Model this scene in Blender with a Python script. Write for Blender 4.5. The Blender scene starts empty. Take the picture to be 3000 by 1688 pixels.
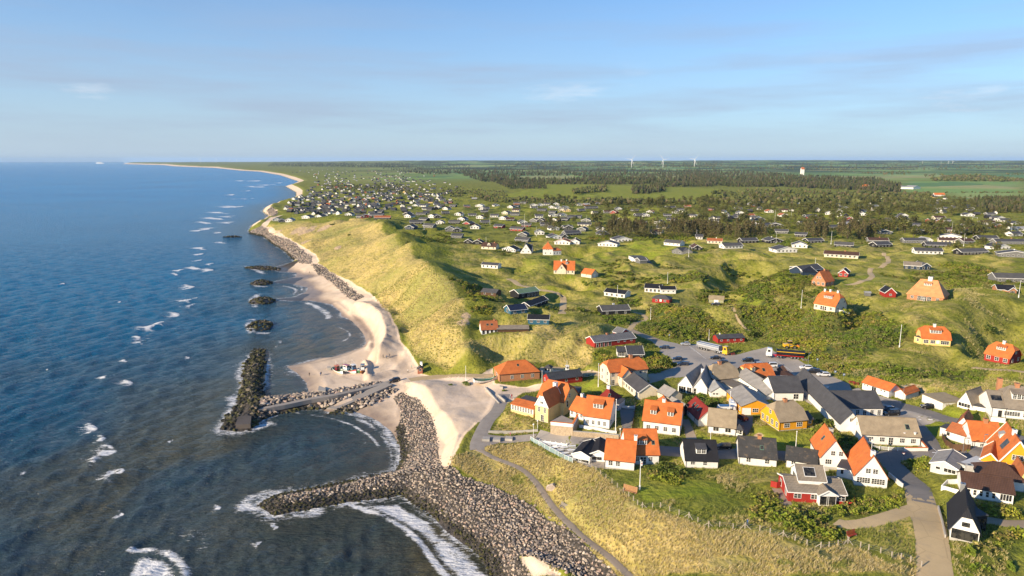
import bpy, bmesh, math, random
import numpy as np
from mathutils import Vector, Matrix
from mathutils.geometry import delaunay_2d_cdt
SC = bpy.context.scene
COL = SC.collection
R = math.radians
rnd = random.Random(7)
rs = np.random.RandomState(11)
# ------------------------------------------------------------------ camera, sky, sun, exposure
CAMH, PITCH, FPX = 92.0, R(10.6), 2000.0
cd = bpy.data.cameras.new('camera'); cam = bpy.data.objects.new('camera', cd); COL.objects.link(cam)
cam.location = (0, 0, CAMH); cam.rotation_euler = (R(90) - PITCH, 0, 0)
cd.sensor_width = 36; cd.lens = 24.0; cd.clip_start = 1; cd.clip_end = 90000
SC.camera = cam
SUN_EL, SUN_AZ = R(20), R(33)          # light travels towards +X, turned 33 deg to +Y
sd = Vector((math.cos(SUN_EL)*math.cos(SUN_AZ), math.cos(SUN_EL)*math.sin(SUN_AZ), -math.sin(SUN_EL)))
sl = bpy.data.lights.new('sun', 'SUN'); sl.energy = 5.0; sl.angle = R(0.55); sl.color = (1.0, 0.82, 0.58)
so = bpy.data.objects.new('sun', sl); COL.objects.link(so); so.rotation_euler = sd.to_track_quat('-Z', 'Y').to_euler()
SC.view_settings.view_transform = 'Standard'; SC.view_settings.look = 'None'
SC.view_settings.exposure = 0.72; SC.view_settings.gamma = 1.0
W = bpy.data.worlds.new('World'); SC.world = W; W.use_nodes = True
wn, wl = W.node_tree.nodes, W.node_tree.links; wn.clear()
def N(t, nodes, **kw):
    n = nodes.new(t)
    for k, v in kw.items(): setattr(n, k, v)
    return n
sky = N('ShaderNodeTexSky', wn); sky.sky_type = 'NISHITA'; sky.sun_disc = False
sky.sun_elevation = SUN_EL; sky.sun_rotation = math.atan2(-sd.x, -sd.y)
sky.altitude = 90; sky.air_density = 1.0; sky.dust_density = 0.25; sky.ozone_density = 5.0
bg = N('ShaderNodeBackground', wn); bg.inputs[1].default_value = 0.10
wo = N('ShaderNodeOutputWorld', wn)
tc = N('ShaderNodeTexCoord', wn)
def cloud(scale, mscale, lo, hi, zlo, zhi, seed):
    mp = N('ShaderNodeMapping', wn); mp.inputs['Scale'].default_value = mscale; mp.inputs['Location'].default_value = (seed, seed*.7, 0)
    wl.new(tc.outputs['Generated'], mp.inputs['Vector'])
    nz = N('ShaderNodeTexNoise', wn); nz.inputs['Scale'].default_value = scale; nz.inputs['Detail'].default_value = 9; nz.inputs['Roughness'].default_value = .58
    wl.new(mp.outputs[0], nz.inputs['Vector'])
    mr = N('ShaderNodeMapRange', wn); mr.inputs[1].default_value = lo; mr.inputs[2].default_value = hi; wl.new(nz.outputs[0], mr.inputs[0])
    sx = N('ShaderNodeSeparateXYZ', wn); wl.new(tc.outputs['Generated'], sx.inputs[0])
    a = N('ShaderNodeMapRange', wn); a.inputs[1].default_value = zlo[0]; a.inputs[2].default_value = zlo[1]; wl.new(sx.outputs[2], a.inputs[0])
    b = N('ShaderNodeMapRange', wn); b.inputs[1].default_value = zhi[0]; b.inputs[2].default_value = zhi[1]; b.inputs[3].default_value = 1; b.inputs[4].default_value = 0; wl.new(sx.outputs[2], b.inputs[0])
    m = N('ShaderNodeMath', wn, operation='MULTIPLY'); wl.new(a.outputs[0], m.inputs[0]); wl.new(b.outputs[0], m.inputs[1])
    m2 = N('ShaderNodeMath', wn, operation='MULTIPLY'); wl.new(mr.outputs[0], m2.inputs[0]); wl.new(m.outputs[0], m2.inputs[1])
    return m2.outputs[0], sx
def mixc(fac, amount, a, col):
    mx = N('ShaderNodeMix', wn); mx.data_type = 'RGBA'
    mm = N('ShaderNodeMath', wn, operation='MULTIPLY'); mm.inputs[1].default_value = amount
    wl.new(fac, mm.inputs[0]); wl.new(mm.outputs[0], mx.inputs[0]); wl.new(a, mx.inputs[6]); mx.inputs[7].default_value = (*col, 1)
    return mx.outputs[2]
gm = N('ShaderNodeMix', wn); gm.data_type = 'RGBA'; gm.blend_type = 'MULTIPLY'; gm.inputs[0].default_value = 1
wl.new(sky.outputs[0], gm.inputs[6]); gm.inputs[7].default_value = (0.68, 0.97, 1.12, 1)
c1, _ = cloud(2.6, (1, 1, 11), .43, .66, (.005, .05), (.13, .22), 3.1)     # long low grey-violet bands
c2, _ = cloud(5.5, (1, 1, 4.5), .60, .74, (.012, .04), (.09, .14), 2.6)     # small cumulus
c3, _ = cloud(1.7, (1, 1, 3.2), .50, .85, (.05, .2), (.6, .9), 5.3)        # thin high veil
hzm = N('ShaderNodeMapRange', wn); hzm.inputs[1].default_value = -.01; hzm.inputs[2].default_value = .40; hzm.inputs[3].default_value = 1; hzm.inputs[4].default_value = 0; wl.new(_.outputs[2], hzm.inputs[0])
hzp = N('ShaderNodeMath', wn, operation='POWER'); wl.new(hzm.outputs[0], hzp.inputs[0]); hzp.inputs[1].default_value = 1.6
o1 = mixc(hzp.outputs[0], .85, gm.outputs[2], (3.45, 4.00, 4.80))            # pale air low over the land
o1 = mixc(c3, .13, o1, (4.2, 5.2, 6.2))
o1 = mixc(c1, .52, o1, (2.55, 2.95, 3.85))
o1 = mixc(c2, .42, o1, (5.8, 5.9, 6.2))
wl.new(o1, bg.inputs[0]); wl.new(bg.outputs[0], wo.inputs[0])

# ------------------------------------------------------------------ bookkeeping helpers
def tag(o, label=None, cat=None, group=None, kind=None):
    if label: o['label'] = label
    if cat: o['category'] = cat
    if group: o['group'] = group
    if kind: o['kind'] = kind
    return o
def empty(name, loc, rz=0.0, label=None, cat=None, group=None):
    o = bpy.data.objects.new(name, None); COL.objects.link(o); o.empty_display_size = .5
    o.location = loc; o.rotation_euler = (0, 0, rz)
    return tag(o, label, cat, group)
def link(name, me, parent=None, loc=None, rz=None):
    o = bpy.data.objects.new(name, me); COL.objects.link(o)
    if parent is not None: o.parent = parent
    if loc is not None: o.location = loc
    if rz is not None: o.rotation_euler = (0, 0, rz)
    return o
def kids(o, table={}):
    return list(o.children)
def dup(root, loc, rz=None, label=None, group=None, scale=None):
    r = root.copy(); COL.objects.link(r); r.location = loc
    if rz is not None: r.rotation_euler = (0, 0, rz)
    if scale is not None: r.scale = (scale,)*3 if isinstance(scale, (int, float)) else scale
    if label: r['label'] = label
    if group: r['group'] = group
    for ch in kids(root):
        c = ch.copy(); COL.objects.link(c); c.parent = r
        for g in kids(ch):
            d = g.copy(); COL.objects.link(d); d.parent = c
    return r
def mesh_np(name, V, F, mats=(), mi=None, cols=None, smooth=False, floats=None):
    """V (n,3), F (m,k) same-size faces; cols {name:(n,4)} point colours; floats {name:(n,)}"""
    me = bpy.data.meshes.new(name)
    V = np.ascontiguousarray(V, dtype=np.float32); F = np.ascontiguousarray(F, dtype=np.int32)
    m, k = F.shape
    me.vertices.add(len(V)); me.vertices.foreach_set('co', V.ravel())
    me.loops.add(m*k); me.loops.foreach_set('vertex_index', F.ravel())
    me.polygons.add(m); me.polygons.foreach_set('loop_start', np.arange(0, m*k, k, dtype=np.int32))
    for x in mats: me.materials.append(x)
    if mi is not None: me.polygons.foreach_set('material_index', np.asarray(mi, dtype=np.int32))
    me.polygons.foreach_set('use_smooth', np.full(m, smooth, dtype=bool))
    for n_, c in (cols or {}).items():
        a = me.attributes.new(n_, 'FLOAT_COLOR', 'POINT'); a.data.foreach_set('color', np.ascontiguousarray(c, dtype=np.float32).ravel())
    for n_, c in (floats or {}).items():
        a = me.attributes.new(n_, 'FLOAT', 'POINT'); a.data.foreach_set('value', np.ascontiguousarray(c, dtype=np.float32))
    me.update(calc_edges=True); me.validate()
    return me

# ------------------------------------------------------------------ photo survey: pixel -> place
ZO = {'F': (0, 0, 1), 'O': (0, 0, .8583), 'A': (1400, 1000, 3.22), 'B': (2100, 1000, 2.862), 'C': (2200, 1250, 3.22), 'D': (1300, 1250, 2.862),
      'E': (1300, 620, 2.862), 'G': (2100, 620, 2.862), 'H': (600, 600, 3.22), 'I': (600, 950, 3.22), 'J': (200, 430, 2.576), 'K': (1100, 430, 2.576),
      'L': (2000, 430, 2.576), 'M': (0, 1150, 2.694), 'N': (780, 560, 5.152), 'Q': (1180, 560, 5.152), 'R': (1600, 560, 5.152), 'S': (2050, 560, 5.152),
      'T': (2500, 560, 5.152), 'U': (1440, 1120, 8.523), 'V': (1700, 1000, 7.246), 'W': (2050, 1040, 7.246), 'X': (2650, 1100, 7.246), 'Y': (2700, 1250, 8.05),
      'AA': (840, 1040, 6.44), 'AB': (1550, 1270, 8.523)}
CP, SP = math.cos(PITCH), math.sin(PITCH)
def px(z, x, y):
    a, b, c = ZO[z]; return a + x/c, b + y/c
def ray(u, v):
    a, b = (np.asarray(u, float)-1500)/FPX, (np.asarray(v, float)-844)/FPX
    return a, CP - b*SP, -(b*CP + SP)
def flat(u, v, z=0.0):
    dx, dy, dz = ray(u, v); t = (z - CAMH)/dz
    return dx*t, dy*t
# control heights: u v z [roughness]
CTRL = """
830 783 1.0;960 800 2.5;1000 850 3;905 815 1.5;960 870 1.8;910 755 4.5;1050 873 5;923 774 5.5;1004 817 6;1081 861 6;1134 904 6;1159 957 5.5;1174 1004 6;1212 1047 6
733 671 2.5;768 665 5;817 696 6;864 724 6;910 752 6;774 657 8;814 651 11 .6;880 646.6 16 .6;973 642 21 .6;1066 640 25 .6;1112 650 28 .6
1122 656 29.5 .5;1165 687 30 .5;1206 721 30 .5;1246 755 29 .5;1274 786 28 .5;1311 808 26.5 .5;1339 836 25 .5;1361 879 23.5 .5;1367 935 21.5 .5;1370 917 22 .5;1363 994 18.5 .5
1321 1095 5;1440 1060 7;1614 1057 9.5;1545 962 19 .8;1649 941 19.5 .8;1754 945 20 .8;1807 969 17 .8;1730 1032 13.5 .5
1221 702 18;1314 740 18;1361 799 18.5 .6;1370 833 19.5 .6;1457 742 21 1;1387 725 19.5 1;1510 777 22 1.2;1440 784 20 .8;1405 819 17.5 .8;1545 837 16.5 .8;1614 858 15.5 .8;1646 892 14 .8
1551 861 16.5 .6;1457 872 19 .8;1516 917 19.5 .8;1580 896 17 .8;1590 952 19 .8;1649 798 20 1.2;1723 809 19 1;1789 795 12 1;1859 767 22 1;1800 865 15.5 1;1929 851 18 .8;1936 886 17 .8;1807 920 14.5 .8
1873 920 13 .5;1859 966 12.5 .5;2097 886 15 .8;1999 900 18.5 1.2;2034 934 17.5 1.2;2132 900 13.5 .8;1901 990 12.5;1900 1010 12.5;2000 1020 12.5;2150 1060 13;2260 1030 13;2330 1040 13;2400 1080 13;2540 1150 13.5;2139 997 14 .5
2345 795 26 .8;2366 802 27 .6;2411 837 27 .6;2240 822 26 .8;2290 800 27 .8;2200 850 22 .8;2152 865 13 .8;2425 910 24 .8;2310 900 20 1.3;2240 934 15.5 1.5;2607 868 25 .8;2710 884 25.5 .6;2554 920 21 1.6;2834 900 28 1.6;2904 934 24 1.6
2746 1018 19 .6;2589 969 18 1.6;2449 987 16 1.6;2380 1039 13.5 .6;2921 1064 17 .4;2956 969 20 1.5;2484 1071 14 .8;2799 1039 16.5 1.4;2554 1088 16.5 1;2904 1088 16 .8;2799 767 26 1;2467 742 24 .8;2554 714 22 .8;2939 816 24.5 .6
2310 725 23 .6;2135 725 22 .6;2135 760 24 1.2;1985 742 23 .8;2060 800 24 1.6;1700 730 19 1.2;1616 739 20 .5;2200 780 25 1.3
1100 690 20;1300 660 19 .6;1600 680 19 .6;1900 680 20 .6;2300 680 20 .6;2600 690 21 .6;3000 700 22 .6;1000 622 16 .6;1300 620 17 .6;1700 630 17 .6;2100 630 18 .6;2500 630 18 .6;3000 640 18 .6
900 600 10 .6;1100 580 14 1;1500 580 14 .6;2000 570 14 .3;2500 570 14 .3;3000 580 14 .3;860 560 6;1000 545 14 1.5;1300 545 15 1.5;1700 540 14 .3;2300 540 14 .3;3000 540 13 .3;880 530 5;950 520 12 1.5;1300 520 18 2;1700 515 14;2300 515 14;3000 515 14
1500 1214 10.5 .1;1568 1236 10.5 .1;1431 1267 7.5 .1;1500 1272 8.3 .1;1586 1273 10 .1;1710 1292 11.3 .1;1959 1317 12.5 .1;2114 1329 13 .1;2296 1332 13.5 .1;2572 1335 15 .1;2764 1325 16 .1;2973 1286 16.5 .1
1640 1262 10.6 .1;1710 1240 13 .1;1640 1225 12 .1;1950 1274 13.5 .1;1773 1130 11.5 .1;1866 1174 12 .1;1710 1124 9.5 .1;1648 1137 9 .1;1742 1174 11.5 .1;1990 1152 13 .1;2150 1150 13.5 .1;2083 1264 13.8 .1;2240 1245 15.5 .1
2275 1258 16.5 .1;2327 1297 14.5 .1;2484 1210 14.5 .1;2537 1304 15 .1;2607 1224 14.5 .1;2764 1227 15.5 .1;2572 1164 14 .1;2694 1168 14.5 .1;2816 1206 17.5 .1;2939 1234 18 .1;2939 1120 23 .8;2746 1120 18.5 .5;2850 1150 20 .5
1679 1351 12 .1;1773 1376 12.5 .1;1928 1360 12.5 .1;2005 1373 13 .1;2170 1356 13.5 .1;2310 1472 15 .1;2484 1486 15 .1;2530 1426 15 .1;2324 1514 17.5 .4;1733 1365 12.5 .2;1824 1439 14 .2;1880 1488 15 .2;1992 1508 15.5 .2;2069 1540 16 .2
2200 1545 16 .3;2361 1595 16.5 .3;2510 1601 17 .3;2697 1657 17.5 .3;1684 1460 10.5 .3;1790 1510 11.8 .4;1894 1564 13.4 .4;2250 1620 15.8 .4;2100 1688 15.2 .4;2400 1688 17 .4;1900 1688 10.5 .4
1405 1320 7 .1;1545 1386 7 .1;1614 1467 7.5 .1;1684 1554 8 .1;1845 1687 9 .1;1300 1369 6 .1;1440 1418 6 .1;1562 1477 6 .1;1649 1550 6.5 .1;1789 1676 7 .1;1500 1310 8.3 .1
2666 1436 16 .1;2712 1529 16.5 .1;2737 1654 17 .1;2790 1467 17.5 .2;2821 1592 17.5 .1;2950 1650 18 .3;2759 1390 16.5 .1;2883 1461 18 .2;2799 1391 17 .1;2939 1384 17.5 .1
1252 1124 5 .1;1190 1105 4 .1;1066 1090 2.6 .1;910 1105 1.6 .1;1221 1142 5 .1;1261 1152 5.5 .1;1314 1245 6.5 .1;1345 1301 7 .1;1314 1363 6.5 .1;1206 1158 3.2 .1;1262 1214 3.4 .1;1278 1292 3.6 .1;1284 1354 4.4 .1
1345 1167 6 .2;1400 1200 6.8 .2;1431 1155 6.3 .2;1415 1217 7 .1;1128 1186 1.4;749 1189 2.6;910 1164 2.6;1066 1136 3;1143 1127 4;740 1060 2.4;725 1130 2.4;690 1230 2.2;900 1450 2.2;800 1480 2;1100 1430 2.6;1280 1450 3.2;1400 1530 3.8;1500 1620 4.2;1000 1050 1.6;960 1130 2
2550 1500 16.5 .3;2600 1380 15.5 .1;2450 1380 14.6 .1;2650 1560 16.5 .2
"""
PTS = []
for row in CTRL.replace('\n', ';').split(';'):
    q = [float(x) for x in row.split()]
    if len(q) >= 3:
        X, Y = flat(q[0], q[1], q[2]); PTS.append((X, Y, q[2], q[3] if len(q) > 3 else .15))
for yy, hh, am in ((2500, 15, 2), (4200, 18, 2), (7000, 24, 4), (9500, 52, 8), (12500, 76, 10), (17000, 84, 8)):
    for s in (-.35, -.1, .15, .4, .65, .95):
        k = 1 if s > -.2 else .55
        PTS.append((s*yy, yy, hh*k*(1 + .12*math.sin(s*9+yy)), am))
for (X, Y, z) in ((230, 60, 18), (140, 60, 14), (60, 70, 10)): PTS.append((X, Y, z, .2))
PTS = np.array(PTS)
def dom(X, Y):
    Y = np.maximum(Y, 20.0); return np.stack([X/Y, np.log(Y)], -1)
CD = dom(PTS[:, 0], PTS[:, 1]); CK = .012
def kern(d2): return np.sqrt(d2 + CK*CK)
nC = len(PTS)
Am = np.zeros((nC+3, nC+3)); d2 = ((CD[:, None]-CD[None])**2).sum(-1)
Am[:nC, :nC] = kern(d2) - np.eye(nC)*.004; Am[:nC, nC] = 1; Am[:nC, nC+1:] = CD; Am[nC:, :nC] = Am[:nC, nC:].T
RH = np.zeros((nC+3, 2)); RH[:nC, 0] = PTS[:, 2]; RH[:nC, 1] = PTS[:, 3]
WT = np.linalg.solve(Am, RH)
def rbf(S, Q):
    sh = S.shape; P = np.stack([S.ravel(), Q.ravel()], -1); out = np.empty((len(P), 2))
    for i in range(0, len(P), 20000):
        p = P[i:i+20000]
        d2 = (p[:, 0:1]-CD[None, :, 0])**2 + (p[:, 1:2]-CD[None, :, 1])**2
        out[i:i+20000] = kern(d2) @ WT[:nC] + WT[nC] + p @ WT[nC+1:]
    return out[:, 0].reshape(sh), out[:, 1].reshape(sh)
def vnoise(x, y, seed=0):
    xi, yi = np.floor(x).astype(np.int64), np.floor(y).astype(np.int64); fx, fy = x-xi, y-yi
    fx = fx*fx*(3-2*fx); fy = fy*fy*(3-2*fy)
    def h(a, b):
        n = (a*374761393 + b*668265263 + seed*1442695041) & 0x7fffffff
        n = ((n ^ (n >> 13))*1274126177) & 0x7fffffff
        return ((n ^ (n >> 16)) & 0xffff)/65535.0
    return (h(xi, yi)*(1-fx)+h(xi+1, yi)*fx)*(1-fy) + (h(xi, yi+1)*(1-fx)+h(xi+1, yi+1)*fx)*fy
def fbm(x, y, o=4, seed=0):
    a, t, f = .5, 0, 1.0
    for i in range(o): t = t + a*vnoise(x*f+i*17.3, y*f-i*9.1, seed+i); a *= .5; f *= 2.03
    return t/(1-.5**o)
def sstep(a, b, x):
    t = np.clip((x-a)/(b-a), 0, 1); return t*t*(3-2*t)
# coastline (z = 0)
COAST = """361 481;480 484;510 487.5;627 492;705 500;759 503;821 513.5;875 532;852 542;837 546;868 564;866 577;821 595;778 608;769 620;790 634;774 647;740 659;730 674;730 682;774 693;799 713;836 737;864 761;858 769;799 785;814 796
870 799;867 811;830 820;789 829;848 831;901 842;898 855;867 870;799 877;848 882;911 881;973 892;998 911;1001 926;1041 941;1075 973;1080 1000;1060 1019;973 1047;942 1049;880 1066;839 1074;873 1093;898 1121;906 1149;824 1164
783 1166;771 1160;776 1100;783 1060;790 1031;760 1022;740 1030;718 1068;709 1136;702 1180;662 1229;640 1260;702 1265;737 1257;771 1229;817 1211;880 1199;942 1198;966 1208;1035 1205;1066 1214;1112 1236;1153 1270;1171 1307;1175 1347;1159 1385
967 1421;804 1450;752 1480;804 1511;1002 1474;1177 1450;1258 1503;1316 1561;1398 1619;1445 1688;1520 1790"""
CU = np.array([[float(t) for t in p.split()] for p in COAST.replace('\n', ';').split(';')])
cx, cy = flat(CU[:, 0], CU[:, 1], 0.0); CW = np.stack([cx, cy], -1)
CW = np.concatenate([[CW[0]*2.2], CW, [[CW[-1][0]+25, CW[-1][1]-60]]])
POLY = np.concatenate([CW, [[40000, -800], [60000, 60000]]])
def inside(P, poly):
    x, y = P[:, 0], P[:, 1]; c = np.zeros(len(P), bool); n = len(poly)
    for i in range(n):
        x1, y1 = poly[i-1]; x2, y2 = poly[i]
        if y1 == y2: continue
        k = ((y1 > y) != (y2 > y)); xx = (x2-x1)*(y-y1)/(y2-y1)+x1
        c ^= k & (x < xx)
    return c
def polydist(P, line):
    best = np.full(len(P), 1e12)
    for i in range(len(line)-1):
        a, b = line[i], line[i+1]; ab = b-a; L2 = (ab**2).sum()
        t = np.clip(((P-a)@ab)/L2, 0, 1); d = ((P-a-t[:, None]*ab)**2).sum(-1)
        np.minimum(best, d, out=best)
    return np.sqrt(best)
def coastdist(P):
    d = polydist(P, CW); return np.where(inside(P, POLY), d, -d)
# terrain grid in (X/Y, ln Y): fine near the camera, coarse far away
NS, NQ = 900, 1000
SA = np.linspace(-.78, 1.08, NS); QA = np.linspace(math.log(84), math.log(17500), NQ)
GS, GQ = np.meshgrid(SA, QA); GY = np.exp(GQ); GX = GS*GY
cs, cq = np.linspace(-.78, 1.08, NS//3), np.linspace(QA[0], QA[-1], NQ//3)
hc, ac = rbf(*np.meshgrid(cs, cq))
def upsample(C):
    fi = np.linspace(0, C.shape[0]-1, NQ); fj = np.linspace(0, C.shape[1]-1, NS)
    i0 = np.minimum(fi.astype(int), C.shape[0]-2); j0 = np.minimum(fj.astype(int), C.shape[1]-2); ti = (fi-i0)[:, None]; tj = (fj-j0)[None]
    return (C[i0][:, j0]*(1-tj)+C[i0][:, j0+1]*tj)*(1-ti) + (C[i0+1][:, j0]*(1-tj)+C[i0+1][:, j0+1]*tj)*ti
Hh, Ha = upsample(hc), np.clip(upsample(ac), .03, 9)
GP = np.stack([GX.ravel(), GY.ravel()], -1)
Dc = np.full(NS*NQ, 3000.0); near_ = GP[:, 0] < .2*GP[:, 1] + 40
Dc[near_] = coastdist(GP[near_]); Dc = Dc.reshape(NQ, NS)
far = sstep(900, 2500, GY)
n1 = (1-2*np.abs(fbm(GX/52, GY/52, 3, 5)-.5)-.86)*15 + (fbm(GX/28, GY/28, 2, 77)-.5)*5.5 + (fbm(GX/9, GY/9, 3, 9)-.5)*1.5 + (fbm(GX/2.6, GY/2.6, 2, 21)-.5)*.35*(1-far)
n2 = (fbm(GX/420, GY/420, 3, 15)-.5)*2.2
Hh = np.maximum(Hh, .5); Hb = Hh.copy()
def pl0(spec, z):
    return np.array([flat(ZO[t.split()[0]][0]+float(t.split()[1])/ZO[t.split()[0]][2], ZO[t.split()[0]][1]+float(t.split()[2])/ZO[t.split()[0]][2], z) for t in spec.split(';')])
CLP = pl0('H 700 260;H 900 330;H 1040 500;H 1300 680;H 1560 830;H 1800 1100;H 2000 1430;E 400 1240', 10); cd_ = polydist(GP, CLP).reshape(NQ, NS); cq_ = .45*GX-.9*GY+.35*cd_
rill = (fbm(cq_/8, cd_/40, 3, 91)-.5)*5.2 + (np.abs(fbm(cq_/22, cd_/70, 2, 95)-.5)-.2)*8.0
Hh = Hh + rill*np.clip(1.2-cd_/75, 0, 1)*sstep(6.5, 10, Hh)*(GY < 900)*(1-sstep(19, 26, Hh)*.92)
Hh = Hh + Ha*(n1*(1-far) + n2*far*1.0)
Hh = np.maximum(Hh, .4)
wsh = np.maximum(7.0, .012*GY)
Hsm = np.where(Dc > 0, Hb*np.clip(Dc/wsh, 0, 1)**.8, 0)
Hh = np.where(Dc > 0, Hh*np.clip(Dc/wsh, 0, 1)**.8, -np.minimum(4, -.1*Dc))
def pl(spec, z=0.0):
    out = []
    for tok in spec.split(';'):
        p = tok.split(); zz = p[0]; out.append(flat(*px(zz, float(p[1]), float(p[2])), z))
    return np.array(out)
def region(line, m):
    a, b = line.min(0)-m, line.max(0)+m
    return (GX > a[0]) & (GX < b[0]) & (GY > a[1]) & (GY < b[1])
def ridge(line, hgt, wl_, wr_):
    k = region(line, max(wl_, wr_)+2); P = np.stack([GX[k], GY[k]], -1)
    d = polydist(P, line)
    sgn = np.zeros(len(P)); bd = np.full(len(P), 1e12)
    for i in range(len(line)-1):
        a, b = line[i], line[i+1]; ab = b-a; t = np.clip(((P-a)@ab)/(ab@ab), 0, 1); q = P-a-t[:, None]*ab; dd = (q**2).sum(-1)
        s = np.sign(ab[0]*(P[:, 1]-a[1])-ab[1]*(P[:, 0]-a[0])); w = dd < bd; bd[w] = dd[w]; sgn[w] = s[w]
    wd = np.where(sgn > 0, wl_, wr_)
    Hh[k] = Hh[k] + hgt*np.clip(1-d/wd, 0, 1)*(.9+.2*vnoise(P[:, 0]/3, P[:, 1]/3, 3))
def mound(c, hgt, a, b, rot=0):
    k = region(np.array([c, c]), max(a, b)*1.6); dx, dy = GX[k]-c[0], GY[k]-c[1]; cr, sr_ = math.cos(rot), math.sin(rot)
    e = ((dx*cr+dy*sr_)/a)**2 + ((-dx*sr_+dy*cr)/b)**2
    Hh[k] = np.maximum(Hh[k], hgt*(1-e))
ISLES = [(('H', 265, 305), 1.6, 11, 5, .1), (('H', 550, 605), 2.2, 19, 6, -.35), (('H', 535, 745), 2.6, 8, 8, 0), (('H', 540, 915), 2.6, 8, 10, .3), (('H', 520, 1150), 2.6, 7, 12, .2)]
for (z_, x_, y_), hg, a_, b_, ro in ISLES: mound(flat(*px(z_, x_, y_), 0), hg, a_, b_, ro)
ridge(pl('H 1440 915;H 1560 945;H 1650 1040;H 1705 1150;H 1705 1250;H 1650 1345', 8.0), 5.4, 11, 5.5)
ridge(pl('H 1230 905;H 1330 985;H 1450 1090;H 1535 1190;H 1562 1290;H 1550 1370', 2.5), .9, 2.6, 2.0)
ridge(pl('N 1440 420;N 1700 450', 29), 1.2, 24, 24)
ridge(pl('N 1700 450;N 1780 520;N 1900 600;H 1950 400;H 2080 510;H 2170 610;H 2290 680', 30), 2.6, 20, 20)
ridge(pl('I 1990 570;I 2110 640;I 2215 800;I 2320 960;I 2395 1110;I 2330 1290', 6), 2.2, 15, 4.0)
ridge(pl('I 1510 350;I 1535 400;I 1525 450;I 1540 515', 3.0), 1.5, 2.2, 1.6)
ridge(pl('I 1560 520;I 1640 490;I 1750 470', 3.0), 1.4, 3, 4)
ridge(pl('I 1880 330;I 1880 380;I 1800 430', 3.0), .8, 4, 3)
ridge(pl('D 630 1090;D 720 1130;D 850 1230;D 1000 1290', 5), 2.2, 5, 4)
def hz(X, Y, G=None):
    """terrain height by bilinear look-up (equals the mesh)"""
    X = np.asarray(X, float); Y = np.asarray(Y, float); Hh = globals()['Hh'] if G is None else G
    s = np.clip((X/Y-SA[0])/(SA[1]-SA[0]), 0, NS-1.001); q = np.clip((np.log(np.maximum(Y, 1))-QA[0])/(QA[1]-QA[0]), 0, NQ-1.001)
    j, i = s.astype(int), q.astype(int); a, b = s-j, q-i
    return (Hh[i, j]*(1-a)+Hh[i, j+1]*a)*(1-b) + (Hh[i+1, j]*(1-a)+Hh[i+1, j+1]*a)*b
TS = np.exp(np.linspace(math.log(95), math.log(16000), 1500))
def hit(u, v, G=None):
    """first meeting of the view ray with the ground"""
    dx, dy, dz = ray(u, v); T = TS/dy
    z = CAMH + dz*T; g = np.maximum(hz(dx*T, dy*T, G), 0.0); below = np.nonzero(z <= g)[0]
    if len(below) == 0: k = len(T)-1; return dx*T[k], dy*T[k], g[k]
    k = below[0]
    if k == 0: return dx*T[0], dy*T[0], g[0]
    f0, f1 = z[k-1]-g[k-1], z[k]-g[k]; t = T[k-1] + (T[k]-T[k-1])*f0/(f0-f1)
    X, Y = dx*t, dy*t; return X, Y, float(max(hz(X, Y, G), 0))
def at(z, x, y, G=None): return Vector(hit(*px(z, x, y), G))
def atl(spec):
    out = []
    for tok in spec.split(';'):
        p = tok.split(); q = hit(*px(p[0], float(p[1]), float(p[2]))); out.append((q[0], q[1]))
    return np.array(out)
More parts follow.
